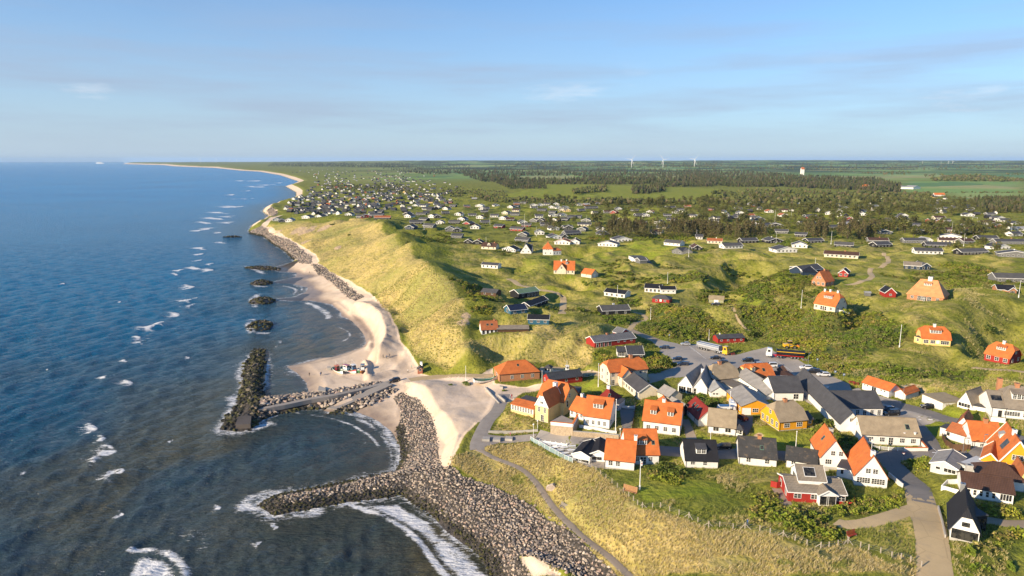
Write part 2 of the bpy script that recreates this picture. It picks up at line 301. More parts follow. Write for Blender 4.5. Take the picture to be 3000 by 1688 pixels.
# ------------------------------------------------------------------ materials
class NT:
    def __init__(s, name):
        s.m = bpy.data.materials.new(name); s.m.use_nodes = True; s.t = s.m.node_tree; s.n, s.l = s.t.nodes, s.t.links
        s.b = s.n['Principled BSDF']; s.out = s.n['Material Output']; s._pos = None
    def pos(s):
        if s._pos is None: s._pos = s.n.new('ShaderNodeNewGeometry')
        return s._pos.outputs['Position']
    def put(s, sock, v):
        if hasattr(v, 'links'): s.l.new(v, sock)
        elif isinstance(v, (tuple, list)): sock.default_value = (*v, 1) if len(v) == 3 and sock.type == 'RGBA' else v
        else: sock.default_value = v
    def noise(s, scale, detail=4, rough=.55, vec=None, stretch=None, dist=0, out=0):
        n = s.n.new('ShaderNodeTexNoise'); n.inputs['Scale'].default_value = scale; n.inputs['Detail'].default_value = detail; n.inputs['Roughness'].default_value = rough; n.inputs['Distortion'].default_value = dist
        v = vec if vec is not None else s.pos()
        if stretch:
            mp = s.n.new('ShaderNodeMapping'); mp.inputs['Scale'].default_value = stretch[:3]
            if len(stretch) > 3: mp.inputs['Rotation'].default_value = (0, 0, stretch[3])
            s.l.new(v, mp.inputs[0]); v = mp.outputs[0]
        s.l.new(v, n.inputs['Vector']); return n.outputs[out]
    def vor(s, scale, feat='F1', out='Distance', vec=None):
        n = s.n.new('ShaderNodeTexVoronoi'); n.inputs['Scale'].default_value = scale; n.feature = feat; s.l.new(vec if vec is not None else s.pos(), n.inputs['Vector']); return n.outputs[out]
    def rng(s, v, a, b, c=0.0, d=1.0, smooth=False):
        n = s.n.new('ShaderNodeMapRange'); n.interpolation_type = 'SMOOTHSTEP' if smooth else 'LINEAR'
        for i, q in enumerate((v, a, b, c, d)): s.put(n.inputs[i], q)
        return n.outputs[0]
    def math(s, op, a, b=0.0, c=0.0):
        n = s.n.new('ShaderNodeMath'); n.operation = op; s.put(n.inputs[0], a); s.put(n.inputs[1], b); s.put(n.inputs[2], c); return n.outputs[0]
    def mix(s, f, a, b, blend='MIX'):
        n = s.n.new('ShaderNodeMix'); n.data_type = 'RGBA'; n.blend_type = blend; s.put(n.inputs[0], f); s.put(n.inputs[6], a); s.put(n.inputs[7], b); return n.outputs[2]
    def attr(s, name):
        n = s.n.new('ShaderNodeAttribute'); n.attribute_name = name; return n
    def sep(s, v):
        n = s.n.new('ShaderNodeSeparateXYZ'); s.l.new(v, n.inputs[0]); return n.outputs
    def vmath(s, op, a, b=None):
        n = s.n.new('ShaderNodeVectorMath'); n.operation = op; s.put(n.inputs[0], a)
        if b is not None: s.put(n.inputs[1], b)
        return n
    def bump(s, h, strength=.3, dist=.1, prev=None):
        n = s.n.new('ShaderNodeBump'); n.inputs['Strength'].default_value = strength; n.inputs['Distance'].default_value = dist; s.l.new(h, n.inputs['Height'])
        if prev is not None: s.l.new(prev, n.inputs['Normal'])
        return n.outputs[0]
    def done(s, col=None, rough=None, normal=None, spec=None, metal=None):
        if col is not None: s.put(s.b.inputs['Base Color'], col)
        if rough is not None: s.put(s.b.inputs['Roughness'], rough)
        if normal is not None: s.l.new(normal, s.b.inputs['Normal'])
        if spec is not None: s.put(s.b.inputs['Specular IOR Level'], spec)
        if metal is not None: s.put(s.b.inputs['Metallic'], metal)
        return s.m
def scl(c, k): return tuple(min(1, x*k) for x in c)
def simple(name, col, rough=.75, var=.25, sc=1.2, spec=.3, metal=0, bump=0, fine=9):
    t = NT(name); f = t.math('ADD', t.math('MULTIPLY', t.noise(sc, 5), .6), t.math('MULTIPLY', t.noise(fine, 3), .4))
    c = t.mix(t.rng(f, .3, .7), scl(col, 1-var), scl(col, 1+var*.6))
    return t.done(c, rough, t.bump(t.noise(fine, 4), bump, .05) if bump else None, spec, metal)
def wallmat(name, col, var=.12, brick=False, board=False):
    t = NT(name); n = t.noise(.9, 6, .6); c = t.mix(t.rng(n, .35, .7), scl(col, 1+var*.4), scl(col, 1-var))
    st = t.noise(2.0, 4, .6, stretch=(1, 1, .12)); c = t.mix(t.rng(st, .56, .78, 0, .30), c, scl(col, .62))     # rain streaks
    nb = None
    if brick:
        z = t.sep(t.pos())[2]; j = t.math('PINGPONG', z, .075); c = t.mix(t.rng(j, .0, .02, .45, 0), c, (.5, .45, .4)); c = t.mix(t.rng(t.noise(14, 2), .4, .65, 0, .5), c, scl(col, .7))
    if board:
        z = t.sep(t.pos())[2]; j = t.math('PINGPONG', z, .16); nb = t.bump(t.rng(j, 0, .05), .6, .03); c = t.mix(t.rng(j, .0, .03, .5, 0), c, scl(col, .4))
    return t.done(c, .8, nb, .25)
def roofmat(name, col, kind='tile', var=.22, alt=None):
    t = NT(name); g = t.n.new('ShaderNodeNewGeometry')
    cr = t.vmath('CROSS_PRODUCT', g.outputs['True Normal'], (0, 0, 1)); nm = t.vmath('NORMALIZE', cr.outputs[0]); u = t.vmath('DOT_PRODUCT', nm.outputs[0], g.outputs['Position']).outputs['Value']
    z = t.sep(g.outputs['Position'])[2]
    n = t.noise(.55, 5, .6); c = t.mix(t.rng(n, .33, .68), scl(col, 1-var), scl(col, 1+var*.5))
    n2 = t.noise(3.5, 4, .6); c = t.mix(t.rng(n2, .52, .75, 0, .5), c, alt or scl(col, .55))
    if kind == 'tile':
        w = t.math('PINGPONG', u, .15); r = t.math('PINGPONG', z, .12); h = t.math('ADD', t.rng(w, 0, .15), t.rng(r, 0, .12, 0, .5))
        c = t.mix(t.rng(w, 0, .07, .55, 0), c, scl(col, .35)); c = t.mix(t.rng(r, 0, .03, .35, 0), c, scl(col, .4)); nb = t.bump(h, .7, .07)
    elif kind == 'sheet':
        w = t.math('PINGPONG', u, .5); c = t.mix(t.rng(w, 0, .06, .6, 0), c, scl(col, 1.9)); nb = t.bump(t.rng(w, 0, .08), .5, .05)
    elif kind == 'slab':
        w = t.math('PINGPONG', u, .55); r = t.math('PINGPONG', z, .3); c = t.mix(t.rng(w, 0, .05, .5, 0), c, scl(col, .5)); c = t.mix(t.rng(r, 0, .03, .5, 0), c, scl(col, .5))
        c = t.mix(t.rng(t.noise(.9, 3), .55, .7, 0, .5), c, (.22, .16, .10)); nb = t.bump(t.rng(w, 0, .05), .4, .04)
    else:
        nb = t.bump(t.noise(5, 4), .5, .08)
    return t.done(c, .72, nb, .3)
M = {}
M['white'] = wallmat('white_plaster', (.74, .72, .68)); M['cream'] = wallmat('cream_plaster', (.72, .62, .46)); M['yellow'] = wallmat('yellow_plaster', (.78, .56, .25)); M['lemon'] = wallmat('pale_yellow_plaster', (.74, .52, .20))
M['ochre'] = wallmat('ochre_plaster', (.74, .33, .018)); M['brick'] = wallmat('orange_brick', (.46, .20, .09), brick=True); M['red'] = wallmat('red_boards', (.33, .030, .022), board=True); M['black'] = wallmat('black_boards', (.018, .018, .020), board=True)
M['navy'] = wallmat('navy_boards', (.022, .04, .07), board=True); M['blue'] = wallmat('blue_boards', (.03, .11, .17), board=True); M['grey'] = wallmat('grey_boards', (.16, .16, .155), board=True); M['pale'] = wallmat('pale_grey_boards', (.52, .54, .55), board=True)
M['olive'] = wallmat('olive_boards', (.34, .34, .20), board=True); M['rust'] = wallmat('red_brick', (.36, .115, .06), brick=True); M['brown'] = wallmat('brown_boards', (.10, .055, .03), board=True); M['greengrey'] = wallmat('greengrey_plaster', (.34, .34, .26))
M['r_orange'] = roofmat('orange_roof_tiles', (.66, .185, .045), alt=(.40, .10, .03)); M['r_terra'] = roofmat('terracotta_roof_tiles', (.46, .15, .055)); M['r_red'] = roofmat('dark_red_roof_tiles', (.27, .03, .02)); M['r_tan'] = roofmat('tan_roof_tiles', (.40, .315, .205))
M['r_greybrown'] = roofmat('grey_brown_roof_tiles', (.30, .25, .19)); M['r_brown'] = roofmat('brown_roof_tiles', (.10, .052, .035)); M['r_grey'] = roofmat('grey_fibre_roof', (.30, .28, .255), 'felt'); M['r_dark'] = roofmat('dark_felt_roof', (.075, .074, .078), 'felt')
M['r_black'] = roofmat('black_roof_tiles', (.020, .020, .024), 'tile'); M['r_sheet'] = roofmat('dark_sheet_roof', (.055, .058, .065), 'sheet'); M['r_gsheet'] = roofmat('grey_sheet_roof', (.14, .14, .145), 'sheet'); M['r_slab'] = roofmat('weathered_slab_roof', (.060, .058, .055), 'slab')
M['r_green'] = roofmat('green_roof', (.16, .25, .15), 'felt'); M['r_thatch'] = roofmat('pale_orange_roof', (.60, .27, .11), 'felt'); M['r_sand'] = roofmat('sandy_roof', (.36, .28, .17), 'felt', alt=(.14, .16, .04)); M['r_mid'] = roofmat('mid_grey_roof', (.095, .092, .088), 'felt'); M['r_pale'] = roofmat('pale_grey_roof', (.34, .34, .33), 'felt'); M['r_solar'] = roofmat('navy_panel_roof', (.012, .02, .05), 'sheet')
M['trim'] = simple('white_paint', (.80, .79, .76), .5, .08); M['frame'] = simple('white_window_frame', (.78, .77, .73), .5, .06); M['gframe'] = simple('green_window_frame', (.12, .22, .16), .5); M['bframe'] = simple('black_window_frame', (.015, .015, .016), .5)
def glassmat():
    t = NT('window_glass'); c = t.mix(t.rng(t.noise(1.1, 3), .42, .6), (.012, .014, .017), (.055, .052, .045)); return t.done(c, .06, None, .6)
M['glass'] = glassmat()
M['concrete'] = simple('concrete', (.40, .37, .33), .85, .3, .5, bump=.2); M['paving'] = simple('paving', (.33, .29, .25), .85, .25, .35); M['stone'] = simple('rubble_stone', (.40, .31, .21), .9, .45, 2.2, bump=.6, fine=6); M['kerb'] = simple('kerb_stone', (.42, .40, .36), .85, .2)
M['wood'] = simple('bare_wood', (.42, .22, .10), .7, .3, 3); M['greywood'] = simple('weathered_wood', (.28, .25, .21), .85, .3, 3); M['redwood'] = simple('red_painted_wood', (.36, .05, .03), .6, .2); M['chim'] = M['brick']; M['metal'] = simple('galvanised_steel', (.42, .43, .44), .4, .15, 2, .5, .7)
M['polew'] = simple('white_pole_paint', (.82, .81, .78), .45, .06); M['lampglass'] = simple('opal_lamp_globe', (.78, .77, .74), .3, .03); M['black_metal'] = simple('black_metal', (.02, .02, .022), .45, .1); M['tyre'] = simple('tyre_rubber', (.018, .018, .018), .9, .2); M['rim'] = simple('wheel_rim', (.45, .45, .46), .35, .1, 3, .5, .8)
M['headl'] = simple('headlamp_lens', (.7, .7, .7), .1, .05); M['taill'] = simple('tail_lamp_lens', (.35, .01, .01), .2, .05); M['plate'] = simple('number_plate', (.75, .74, .7), .5, .05)
def paint(name, col, rough=.28):
    t = NT(name); c = t.mix(t.rng(t.noise(1.4, 4), .4, .65, 0, .35), col, scl(col, .75)); m = t.done(c, rough, None, .5); t.b.inputs['Coat Weight'].default_value = .6; return m
for n_, c_ in dict(black=(.012, .012, .014), navy=(.012, .022, .05), white=(.74, .74, .73), silver=(.40, .41, .43), blue=(.05, .12, .26), red=(.20, .012, .02), grey=(.14, .145, .15), yellow=(.72, .42, .02), orange=(.62, .17, .02), dred=(.45, .02, .02)).items(): M['p_'+n_] = paint(n_+'_car_paint', c_)
M['hullw'] = paint('white_hull_paint', (.76, .75, .72), .45); M['hullg'] = paint('green_hull_paint', (.03, .14, .05), .45); M['hullo'] = paint('varnished_hull', (.50, .20, .05), .4); M['hullr'] = paint('red_bow_paint', (.55, .02, .04), .45)
M['skin'] = simple('skin', (.46, .26, .18), .6, .1); M['hair'] = simple('hair', (.06, .035, .02), .7, .2)
for n_, c_ in dict(blue=(.04, .10, .26), dark=(.022, .022, .028), red=(.50, .03, .05), teal=(.10, .40, .38), white=(.72, .71, .68), denim=(.05, .08, .15), tan=(.36, .26, .16), pink=(.6, .12, .2)).items(): M['c_'+n_] = simple(n_+'_cloth', c_, .9, .2, 6)

def ground_material():
    t = NT('ground'); a = t.attr('m1'); b = t.attr('m2'); s1 = t.n.new('ShaderNodeSeparateColor'); t.l.new(a.outputs['Color'], s1.inputs[0]); s2 = t.n.new('ShaderNodeSeparateColor'); t.l.new(b.outputs['Color'], s2.inputs[0])
    sand, dry, scrub, bare = s1.outputs[0], s1.outputs[1], s1.outputs[2], a.outputs['Alpha']
    wet, lawn, fld, rock = s2.outputs[0], s2.outputs[1], s2.outputs[2], b.outputs['Alpha']
    big = t.noise(.018, 5, .6); mid = t.noise(.11, 5, .6); fine = t.noise(.9, 4, .65); tiny = t.noise(3.4, 3, .7); st = t.noise(1.1, 4, .7, stretch=(1.0, .35, .35, .5))
    mix = t.math('ADD', t.math('MULTIPLY', fine, .5), t.math('MULTIPLY', tiny, .5))
    # meadow: green and olive patches, tufts of straw
    g = t.mix(t.rng(big, .38, .62), (.215, .240, .026), (.228, .222, .032)); g = t.mix(t.rng(mid, .46, .70), g, (.315, .298, .060)); g = t.mix(t.rng(t.noise(.06, 6, .68), .50, .60, 0, .72), g, (.118, .132, .022)); g = t.mix(t.rng(fine, .45, .7, 0, .65), g, (.092, .116, .016)); g = t.mix(t.rng(tiny, .55, .75, 0, .3), g, (.42, .38, .12))
    # marram: straw, yellow-green, shaded gaps
    d = t.mix(t.rng(mid, .36, .62), (.61, .445, .160), (.48, .375, .100)); d = t.mix(t.rng(big, .40, .58, 0, .42), d, (.28, .250, .050)); d = t.mix(t.rng(t.noise(.07, 6, .7), .50, .62, 0, .55), d, (.158, .158, .028)); d = t.mix(t.rng(st, .42, .70, 0, .75), d, (.60, .47, .22)); d = t.mix(t.rng(fine, .50, .74, 0, .6), d, (.17, .17, .045)); d = t.mix(t.rng(big, .5, .66, 0, .6), d, (.26, .28, .06))
    c = t.mix(t.rng(t.math('ADD', dry, t.math('MULTIPLY', t.math('SUBTRACT', mid, .5), .9)), .35, .65), g, d)
    sc = t.mix(t.rng(mid, .4, .6), (.090, .125, .024), (.135, .140, .038)); sc = t.mix(t.rng(fine, .48, .7), sc, (.045, .060, .014))
    c = t.mix(t.rng(t.math('ADD', scrub, t.math('MULTIPLY', t.math('SUBTRACT', fine, .5), 1.1)), .35, .7), c, sc)
    lw = t.mix(t.rng(mid, .38, .62), (.222, .268, .024), (.285, .280, .040)); lw = t.mix(t.rng(tiny, .5, .72, 0, .3), lw, (.14, .18, .03)); c = t.mix(t.rng(t.math('ADD', lawn, t.math('MULTIPLY', t.math('SUBTRACT', fine, .5), .6)), .35, .65), c, lw)
    # far fields: patchwork
    vc = t.vor(.0035, 'F1', 'Color'); fv = t.sep(vc)[0]; fc = t.mix(t.rng(fv, .30, .34), (.22, .34, .10), (.31, .37, .13)); fc = t.mix(t.rng(fv, .55, .58), fc, (.13, .24, .09)); fc = t.mix(t.rng(fv, .80, .83), fc, (.36, .35, .15)); fc = t.mix(t.rng(t.noise(.02, 4), .5, .7, 0, .4), fc, (.19, .25, .07)); py = t.sep(t.pos())[1]; fk = t.math('MULTIPLY', t.rng(t.noise(.0011, 6, .62), .47, .52), t.rng(py, 3000, 5200)); fc = t.mix(fk, fc, (.055, .075, .035)); c = t.mix(fld, c, fc)
    # sand: pale and dry, tracked, wet near the water; wet mask also shades the berm trough
    sn = t.mix(t.rng(mid, .36, .66), (.72, .57, .43), (.63, .49, .35)); sn = t.mix(t.rng(mix, .5, .7, 0, .45), sn, (.50, .38, .26)); sn = t.mix(t.rng(t.noise(.45, 4, .6, stretch=(1, .18, 1, .5)), .55, .7, 0, .35), sn, (.50, .385, .265))
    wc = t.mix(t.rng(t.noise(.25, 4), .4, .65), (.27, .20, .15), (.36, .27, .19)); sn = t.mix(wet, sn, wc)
    c = t.mix(t.rng(t.math('ADD', sand, t.math('MULTIPLY', t.math('SUBTRACT', fine, .5), .7)), .38, .62), c, sn)
    c = t.mix(t.rng(t.math('ADD', bare, t.math('MULTIPLY', t.math('SUBTRACT', fine, .5), .9)), .4, .6), c, (.55, .40, .24))
    rk = t.mix(t.rng(fine, .4, .6), (.10, .085, .07), (.05, .045, .04)); c = t.mix(t.rng(rock, .4, .6), c, rk)
    ks = t.math('SUBTRACT', 1.0, t.math('MULTIPLY', sand, .85)); nb = t.bump(t.math('MULTIPLY', mix, ks), 1.0, .5); nb2 = t.bump(t.math('MULTIPLY', t.noise(.28, 4, .6), ks), .9, 1.6, nb)
    rough = t.math('SUBTRACT', .95, t.math('MULTIPLY', wet, .62))
    return t.done(c, rough, nb2, .15)
def water_material():
    t = NT('sea_water'); fo = t.attr('foam'); dp = t.attr('murk'); t.n
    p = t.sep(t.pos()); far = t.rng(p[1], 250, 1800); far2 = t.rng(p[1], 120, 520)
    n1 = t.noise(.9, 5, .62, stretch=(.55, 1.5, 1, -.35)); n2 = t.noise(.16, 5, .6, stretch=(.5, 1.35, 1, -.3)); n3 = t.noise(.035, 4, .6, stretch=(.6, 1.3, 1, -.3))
    deep = t.mix(far2, (.0030, .043, .076), (.0004, .130, .270)); deep = t.mix(far, deep, (.0002, .195, .45))  # blue of sky reflection painted into the base colour, growing with distance
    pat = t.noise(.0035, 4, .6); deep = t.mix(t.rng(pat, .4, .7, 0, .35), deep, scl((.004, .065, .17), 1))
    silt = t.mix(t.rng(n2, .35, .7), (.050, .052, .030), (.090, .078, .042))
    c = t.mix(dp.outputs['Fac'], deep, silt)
    lace = t.noise(.7, 6, .75, dist=.9, stretch=(.6, 1.5, 1, -.35)); lace2 = t.noise(3.2, 4, .7)
    f = t.math('ADD', fo.outputs['Fac'], t.math('ADD', t.math('MULTIPLY', t.math('SUBTRACT', lace, .5), 1.5), t.math('MULTIPLY', t.math('SUBTRACT', lace2, .5), .55)))
    fm = t.math('MULTIPLY', t.rng(f, .42, .74, 0, 1, True), t.rng(fo.outputs['Fac'], .03, .16))
    c = t.mix(fm, c, (.80, .80, .80))
    b1 = t.bump(n1, 1.0, .60); b2 = t.bump(t.noise(.34, 5, .68, stretch=(.5, 1.5, 1, -.35)), 1.0, 1.5, b1); b3 = t.bump(t.noise(.11, 4, .65, stretch=(.5, 1.5, 1, -.3)), .8, 2.2, b2)
    t.b.inputs['IOR'].default_value = 1.33
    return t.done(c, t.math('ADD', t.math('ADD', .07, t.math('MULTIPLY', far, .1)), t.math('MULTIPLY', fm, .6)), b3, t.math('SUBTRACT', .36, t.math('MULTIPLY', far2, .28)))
def vcol_mat(name, rough=.8, spec=.2, trans=0.0, bump=0, bscale=3, var=.25, vs=2.0):
    t = NT(name); a = t.attr('col'); c = t.mix(t.rng(t.noise(vs, 4), .38, .66), t.mix(1.0, a.outputs['Color'], (1+var*.5,)*3, 'MULTIPLY'), t.mix(1.0, a.outputs['Color'], (1-var,)*3, 'MULTIPLY'))
    m = t.done(c, rough, t.bump(t.noise(bscale, 4), bump, .08) if bump else None, spec)
    if trans:
        tr = t.n.new('ShaderNodeBsdfTranslucent'); t.l.new(c, tr.inputs[0]); ms = t.n.new('ShaderNodeMixShader'); ms.inputs[0].default_value = trans
        t.l.new(t.b.outputs[0], ms.inputs[1]); t.l.new(tr.outputs[0], ms.inputs[2]); t.l.new(ms.outputs[0], t.out.inputs['Surface'])
    return m
M['rock'] = vcol_mat('boulder_stone', .85, .25, 0, .5, 2.5, .3, 2.2); M['leaf'] = vcol_mat('leaves', .75, .15, .22); M['blade'] = vcol_mat('grass_blades', .8, .1, .25, var=.2)
def asphalt(name, col, sandy=.3):
    t = NT(name); n = t.noise(.08, 5, .6); c = t.mix(t.rng(n, .35, .7), scl(col, 1.12), scl(col, .85)); c = t.mix(t.rng(t.noise(.5, 5, .65), .5, .75, 0, sandy), c, (.34, .27, .19)); c = t.mix(t.rng(t.noise(6, 3), .45, .7, 0, .35), c, scl(col, .7))
    cr = t.vor(.12, 'DISTANCE_TO_EDGE'); c = t.mix(t.rng(cr, .0, .012, .45, 0), c, scl(col, .55)); return t.done(c, .88, t.bump(t.noise(9, 3), .3, .02), .25)
M['asphalt'] = asphalt('asphalt', (.205, .190, .175), .25); M['lot'] = asphalt('car_park_asphalt', (.36, .325, .285), .25); M['gravel'] = asphalt('gravel', (.36, .28, .195), .5); M['pathm'] = asphalt('path_gravel', (.36, .29, .22), .3); M['track'] = asphalt('sandy_track', (.50, .375, .21), .5); M['deck'] = simple('timber_deck', (.20, .15, .11), .85, .3, 2); M['slab'] = asphalt('jetty_concrete', (.30, .27, .24), .2); M['wetslab'] = asphalt('wet_jetty_concrete', (.10, .085, .075), .1)
M['ground'] = ground_material(); M['water'] = water_material()
# ------------------------------------------------------------------ mesh builder
class MB:
    def __init__(s): s.v, s.f, s.mi, s.mats = [], [], [], []; s.cur = 0; s.T = None
    def mat(s, m):
        m = M[m] if isinstance(m, str) else m
        if m not in s.mats: s.mats.append(m)
        s.cur = s.mats.index(m); return s
    def tf(s, p): return tuple(s.T @ Vector(p)) if s.T is not None else tuple(p)
    def poly(s, pts):
        k = len(s.v); s.v += [s.tf(p) for p in pts]; s.f.append(tuple(range(k, k+len(pts)))); s.mi.append(s.cur)
    def mesh(s, vs, fs):
        k = len(s.v); s.v += [s.tf(p) for p in vs]
        for f in fs: s.f.append(tuple(k+i for i in f)); s.mi.append(s.cur)
    def box(s, x0, y0, z0, x1, y1, z1):
        s.mesh([(x0, y0, z0), (x1, y0, z0), (x1, y1, z0), (x0, y1, z0), (x0, y0, z1), (x1, y0, z1), (x1, y1, z1), (x0, y1, z1)],
               [(3, 2, 1, 0), (4, 5, 6, 7), (0, 1, 5, 4), (1, 2, 6, 5), (2, 3, 7, 6), (3, 0, 4, 7)])
    def taper(s, x0, y0, z0, x1, y1, z1, k, ky=None):
        ky = k if ky is None else ky; mx, my = (x0+x1)/2, (y0+y1)/2; a, b = (x1-x0)/2*k, (y1-y0)/2*ky
        s.mesh([(x0, y0, z0), (x1, y0, z0), (x1, y1, z0), (x0, y1, z0), (mx-a, my-b, z1), (mx+a, my-b, z1), (mx+a, my+b, z1), (mx-a, my+b, z1)],
               [(3, 2, 1, 0), (4, 5, 6, 7), (0, 1, 5, 4), (1, 2, 6, 5), (2, 3, 7, 6), (3, 0, 4, 7)])
    def bar(s, a, b, w, h=None):
        a, b = Vector(a), Vector(b); d = (b-a).normalized(); h = h or w
        up = Vector((0, 0, 1)) if abs(d.z) < .95 else Vector((0, 1, 0)); x = d.cross(up).normalized()*w/2; y = x.normalized().cross(d)*h/2
        s.mesh([a-x-y, a+x-y, a+x+y, a-x+y, b-x-y, b+x-y, b+x+y, b-x+y], [(3, 2, 1, 0), (4, 5, 6, 7), (0, 1, 5, 4), (1, 2, 6, 5), (2, 3, 7, 6), (3, 0, 4, 7)])
    def tube(s, a, b, r0, r1=None, n=8, cap=True):
        a, b = Vector(a), Vector(b); r1 = r0 if r1 is None else r1; d = (b-a).normalized(); up = Vector((0, 0, 1)) if abs(d.z) < .95 else Vector((1, 0, 0)); x = d.cross(up).normalized(); y = x.cross(d)
        V = [a+(x*math.cos(2*math.pi*i/n)+y*math.sin(2*math.pi*i/n))*r0 for i in range(n)] + [b+(x*math.cos(2*math.pi*i/n)+y*math.sin(2*math.pi*i/n))*r1 for i in range(n)]
        F = [(i, (i+1) % n, n+(i+1) % n, n+i) for i in range(n)]
        if cap: F += [tuple(range(n-1, -1, -1)), tuple(range(n, 2*n))]
        s.mesh(V, F)
    def ball(s, c, rx, ry=None, rz=None, n=10, m=6):
        ry, rz = ry or rx, rz or rx; V = [(c[0], c[1], c[2]-rz)]; F = []
        for j in range(1, m):
            a = -math.pi/2+math.pi*j/m
            V += [(c[0]+rx*math.cos(a)*math.cos(2*math.pi*i/n), c[1]+ry*math.cos(a)*math.sin(2*math.pi*i/n), c[2]+rz*math.sin(a)) for i in range(n)]
        V.append((c[0], c[1], c[2]+rz)); L = len(V)-1
        for i in range(n):
            F.append((0, 1+(i+1) % n, 1+i)); F.append((L, L-n+i, L-n+(i+1) % n))
            for j in range(m-2): F.append((1+j*n+i, 1+j*n+(i+1) % n, 1+(j+1)*n+(i+1) % n, 1+(j+1)*n+i))
        s.mesh(V, F)
    def extrude(s, prof, y0, y1, axis='y'):
        """closed profile of (a,z) swept along an axis"""
        n = len(prof); P = (lambda a, z, t: (a, t, z)) if axis == 'y' else (lambda a, z, t: (t, a, z))
        s.mesh([P(a, z, y0) for a, z in prof]+[P(a, z, y1) for a, z in prof], [(i, (i+1) % n, n+(i+1) % n, n+i) for i in range(n)]+[tuple(range(n-1, -1, -1)), tuple(range(n, 2*n))])
    def data(s, name, smooth=False, bevel=0, fix=True):
        me = bpy.data.meshes.new(name); me.from_pydata(s.v, [], s.f)
        for m in s.mats: me.materials.append(m)
        me.polygons.foreach_set('material_index', s.mi)
        if fix or bevel:
            bm = bmesh.new(); bm.from_mesh(me); bmesh.ops.remove_doubles(bm, verts=bm.verts, dist=.0005)
            bmesh.ops.recalc_face_normals(bm, faces=bm.faces)
            if bevel: bmesh.ops.bevel(bm, geom=list(bm.edges), offset=bevel, segments=2, affect='EDGES', clamp_overlap=True)
            bm.to_mesh(me); bm.free()
        if smooth: me.polygons.foreach_set('use_smooth', [True]*len(me.polygons))
        me.update(); return me
    def build(s, name, parent=None, loc=None, rz=None, **kw): return link(name, s.data(name, **kw), parent, loc, rz)

# ------------------------------------------------------------------ buildings
class Vol:
    """one block of a building: front wall from A to B (world ground points), depth D"""
    def __init__(s, z, xa, ya, xb, yb, D=8, e=2.6, r=2.5, k='x', wall='white', roof='r_orange', win=(), ov=.3, trim=None, chim=(), dorm=(), sky=(), z0=None, frame='frame', hipk=.9, f=.55, swap=None, base=True, door=None, lift=0.0, shift=(0, 0), L=None, gw=None, plinth=None):
        s.__dict__.update(locals())
        if z == '@': s.A, s.B = Vector((xa, ya, z0)), Vector((xb, yb, z0))
        else: s.A, s.B = at(z, xa, ya, Hsm), at(z, xb, yb, Hsm)
        d = Vector((s.B.x-s.A.x, s.B.y-s.A.y)); s.L = L or d.length; d.normalize(); s.ang = math.atan2(d.y, d.x)
        nrm = Vector((-d.y, d.x)); s.o = Vector((s.A.x, s.A.y)) + d*shift[0] + nrm*shift[1]
        s.zg = (s.A.z+s.B.z)/2 if z0 is None else z0
    def corners(s):
        c, q = math.cos(s.ang), math.sin(s.ang); X = Vector((c, q)); Y = Vector((-q, c))
        return [s.o, s.o+X*s.L, s.o+X*s.L+Y*s.D, s.o+Y*s.D]
PADS = []      # (corners, z) flattened under every building
BUILD = []     # postponed builders
def house(name, label, cat, *vols, group=None, near=True, z=None, extra=None):
    zz = z if z is not None else vols[0].zg
    for v in vols:
        if v.z0 is None and abs(v.zg-zz) < 1.3: v.zg = zz
        if v.base: PADS.append((v.corners(), v.zg))
    BUILD.append((name, label, cat, vols, group, near, extra))
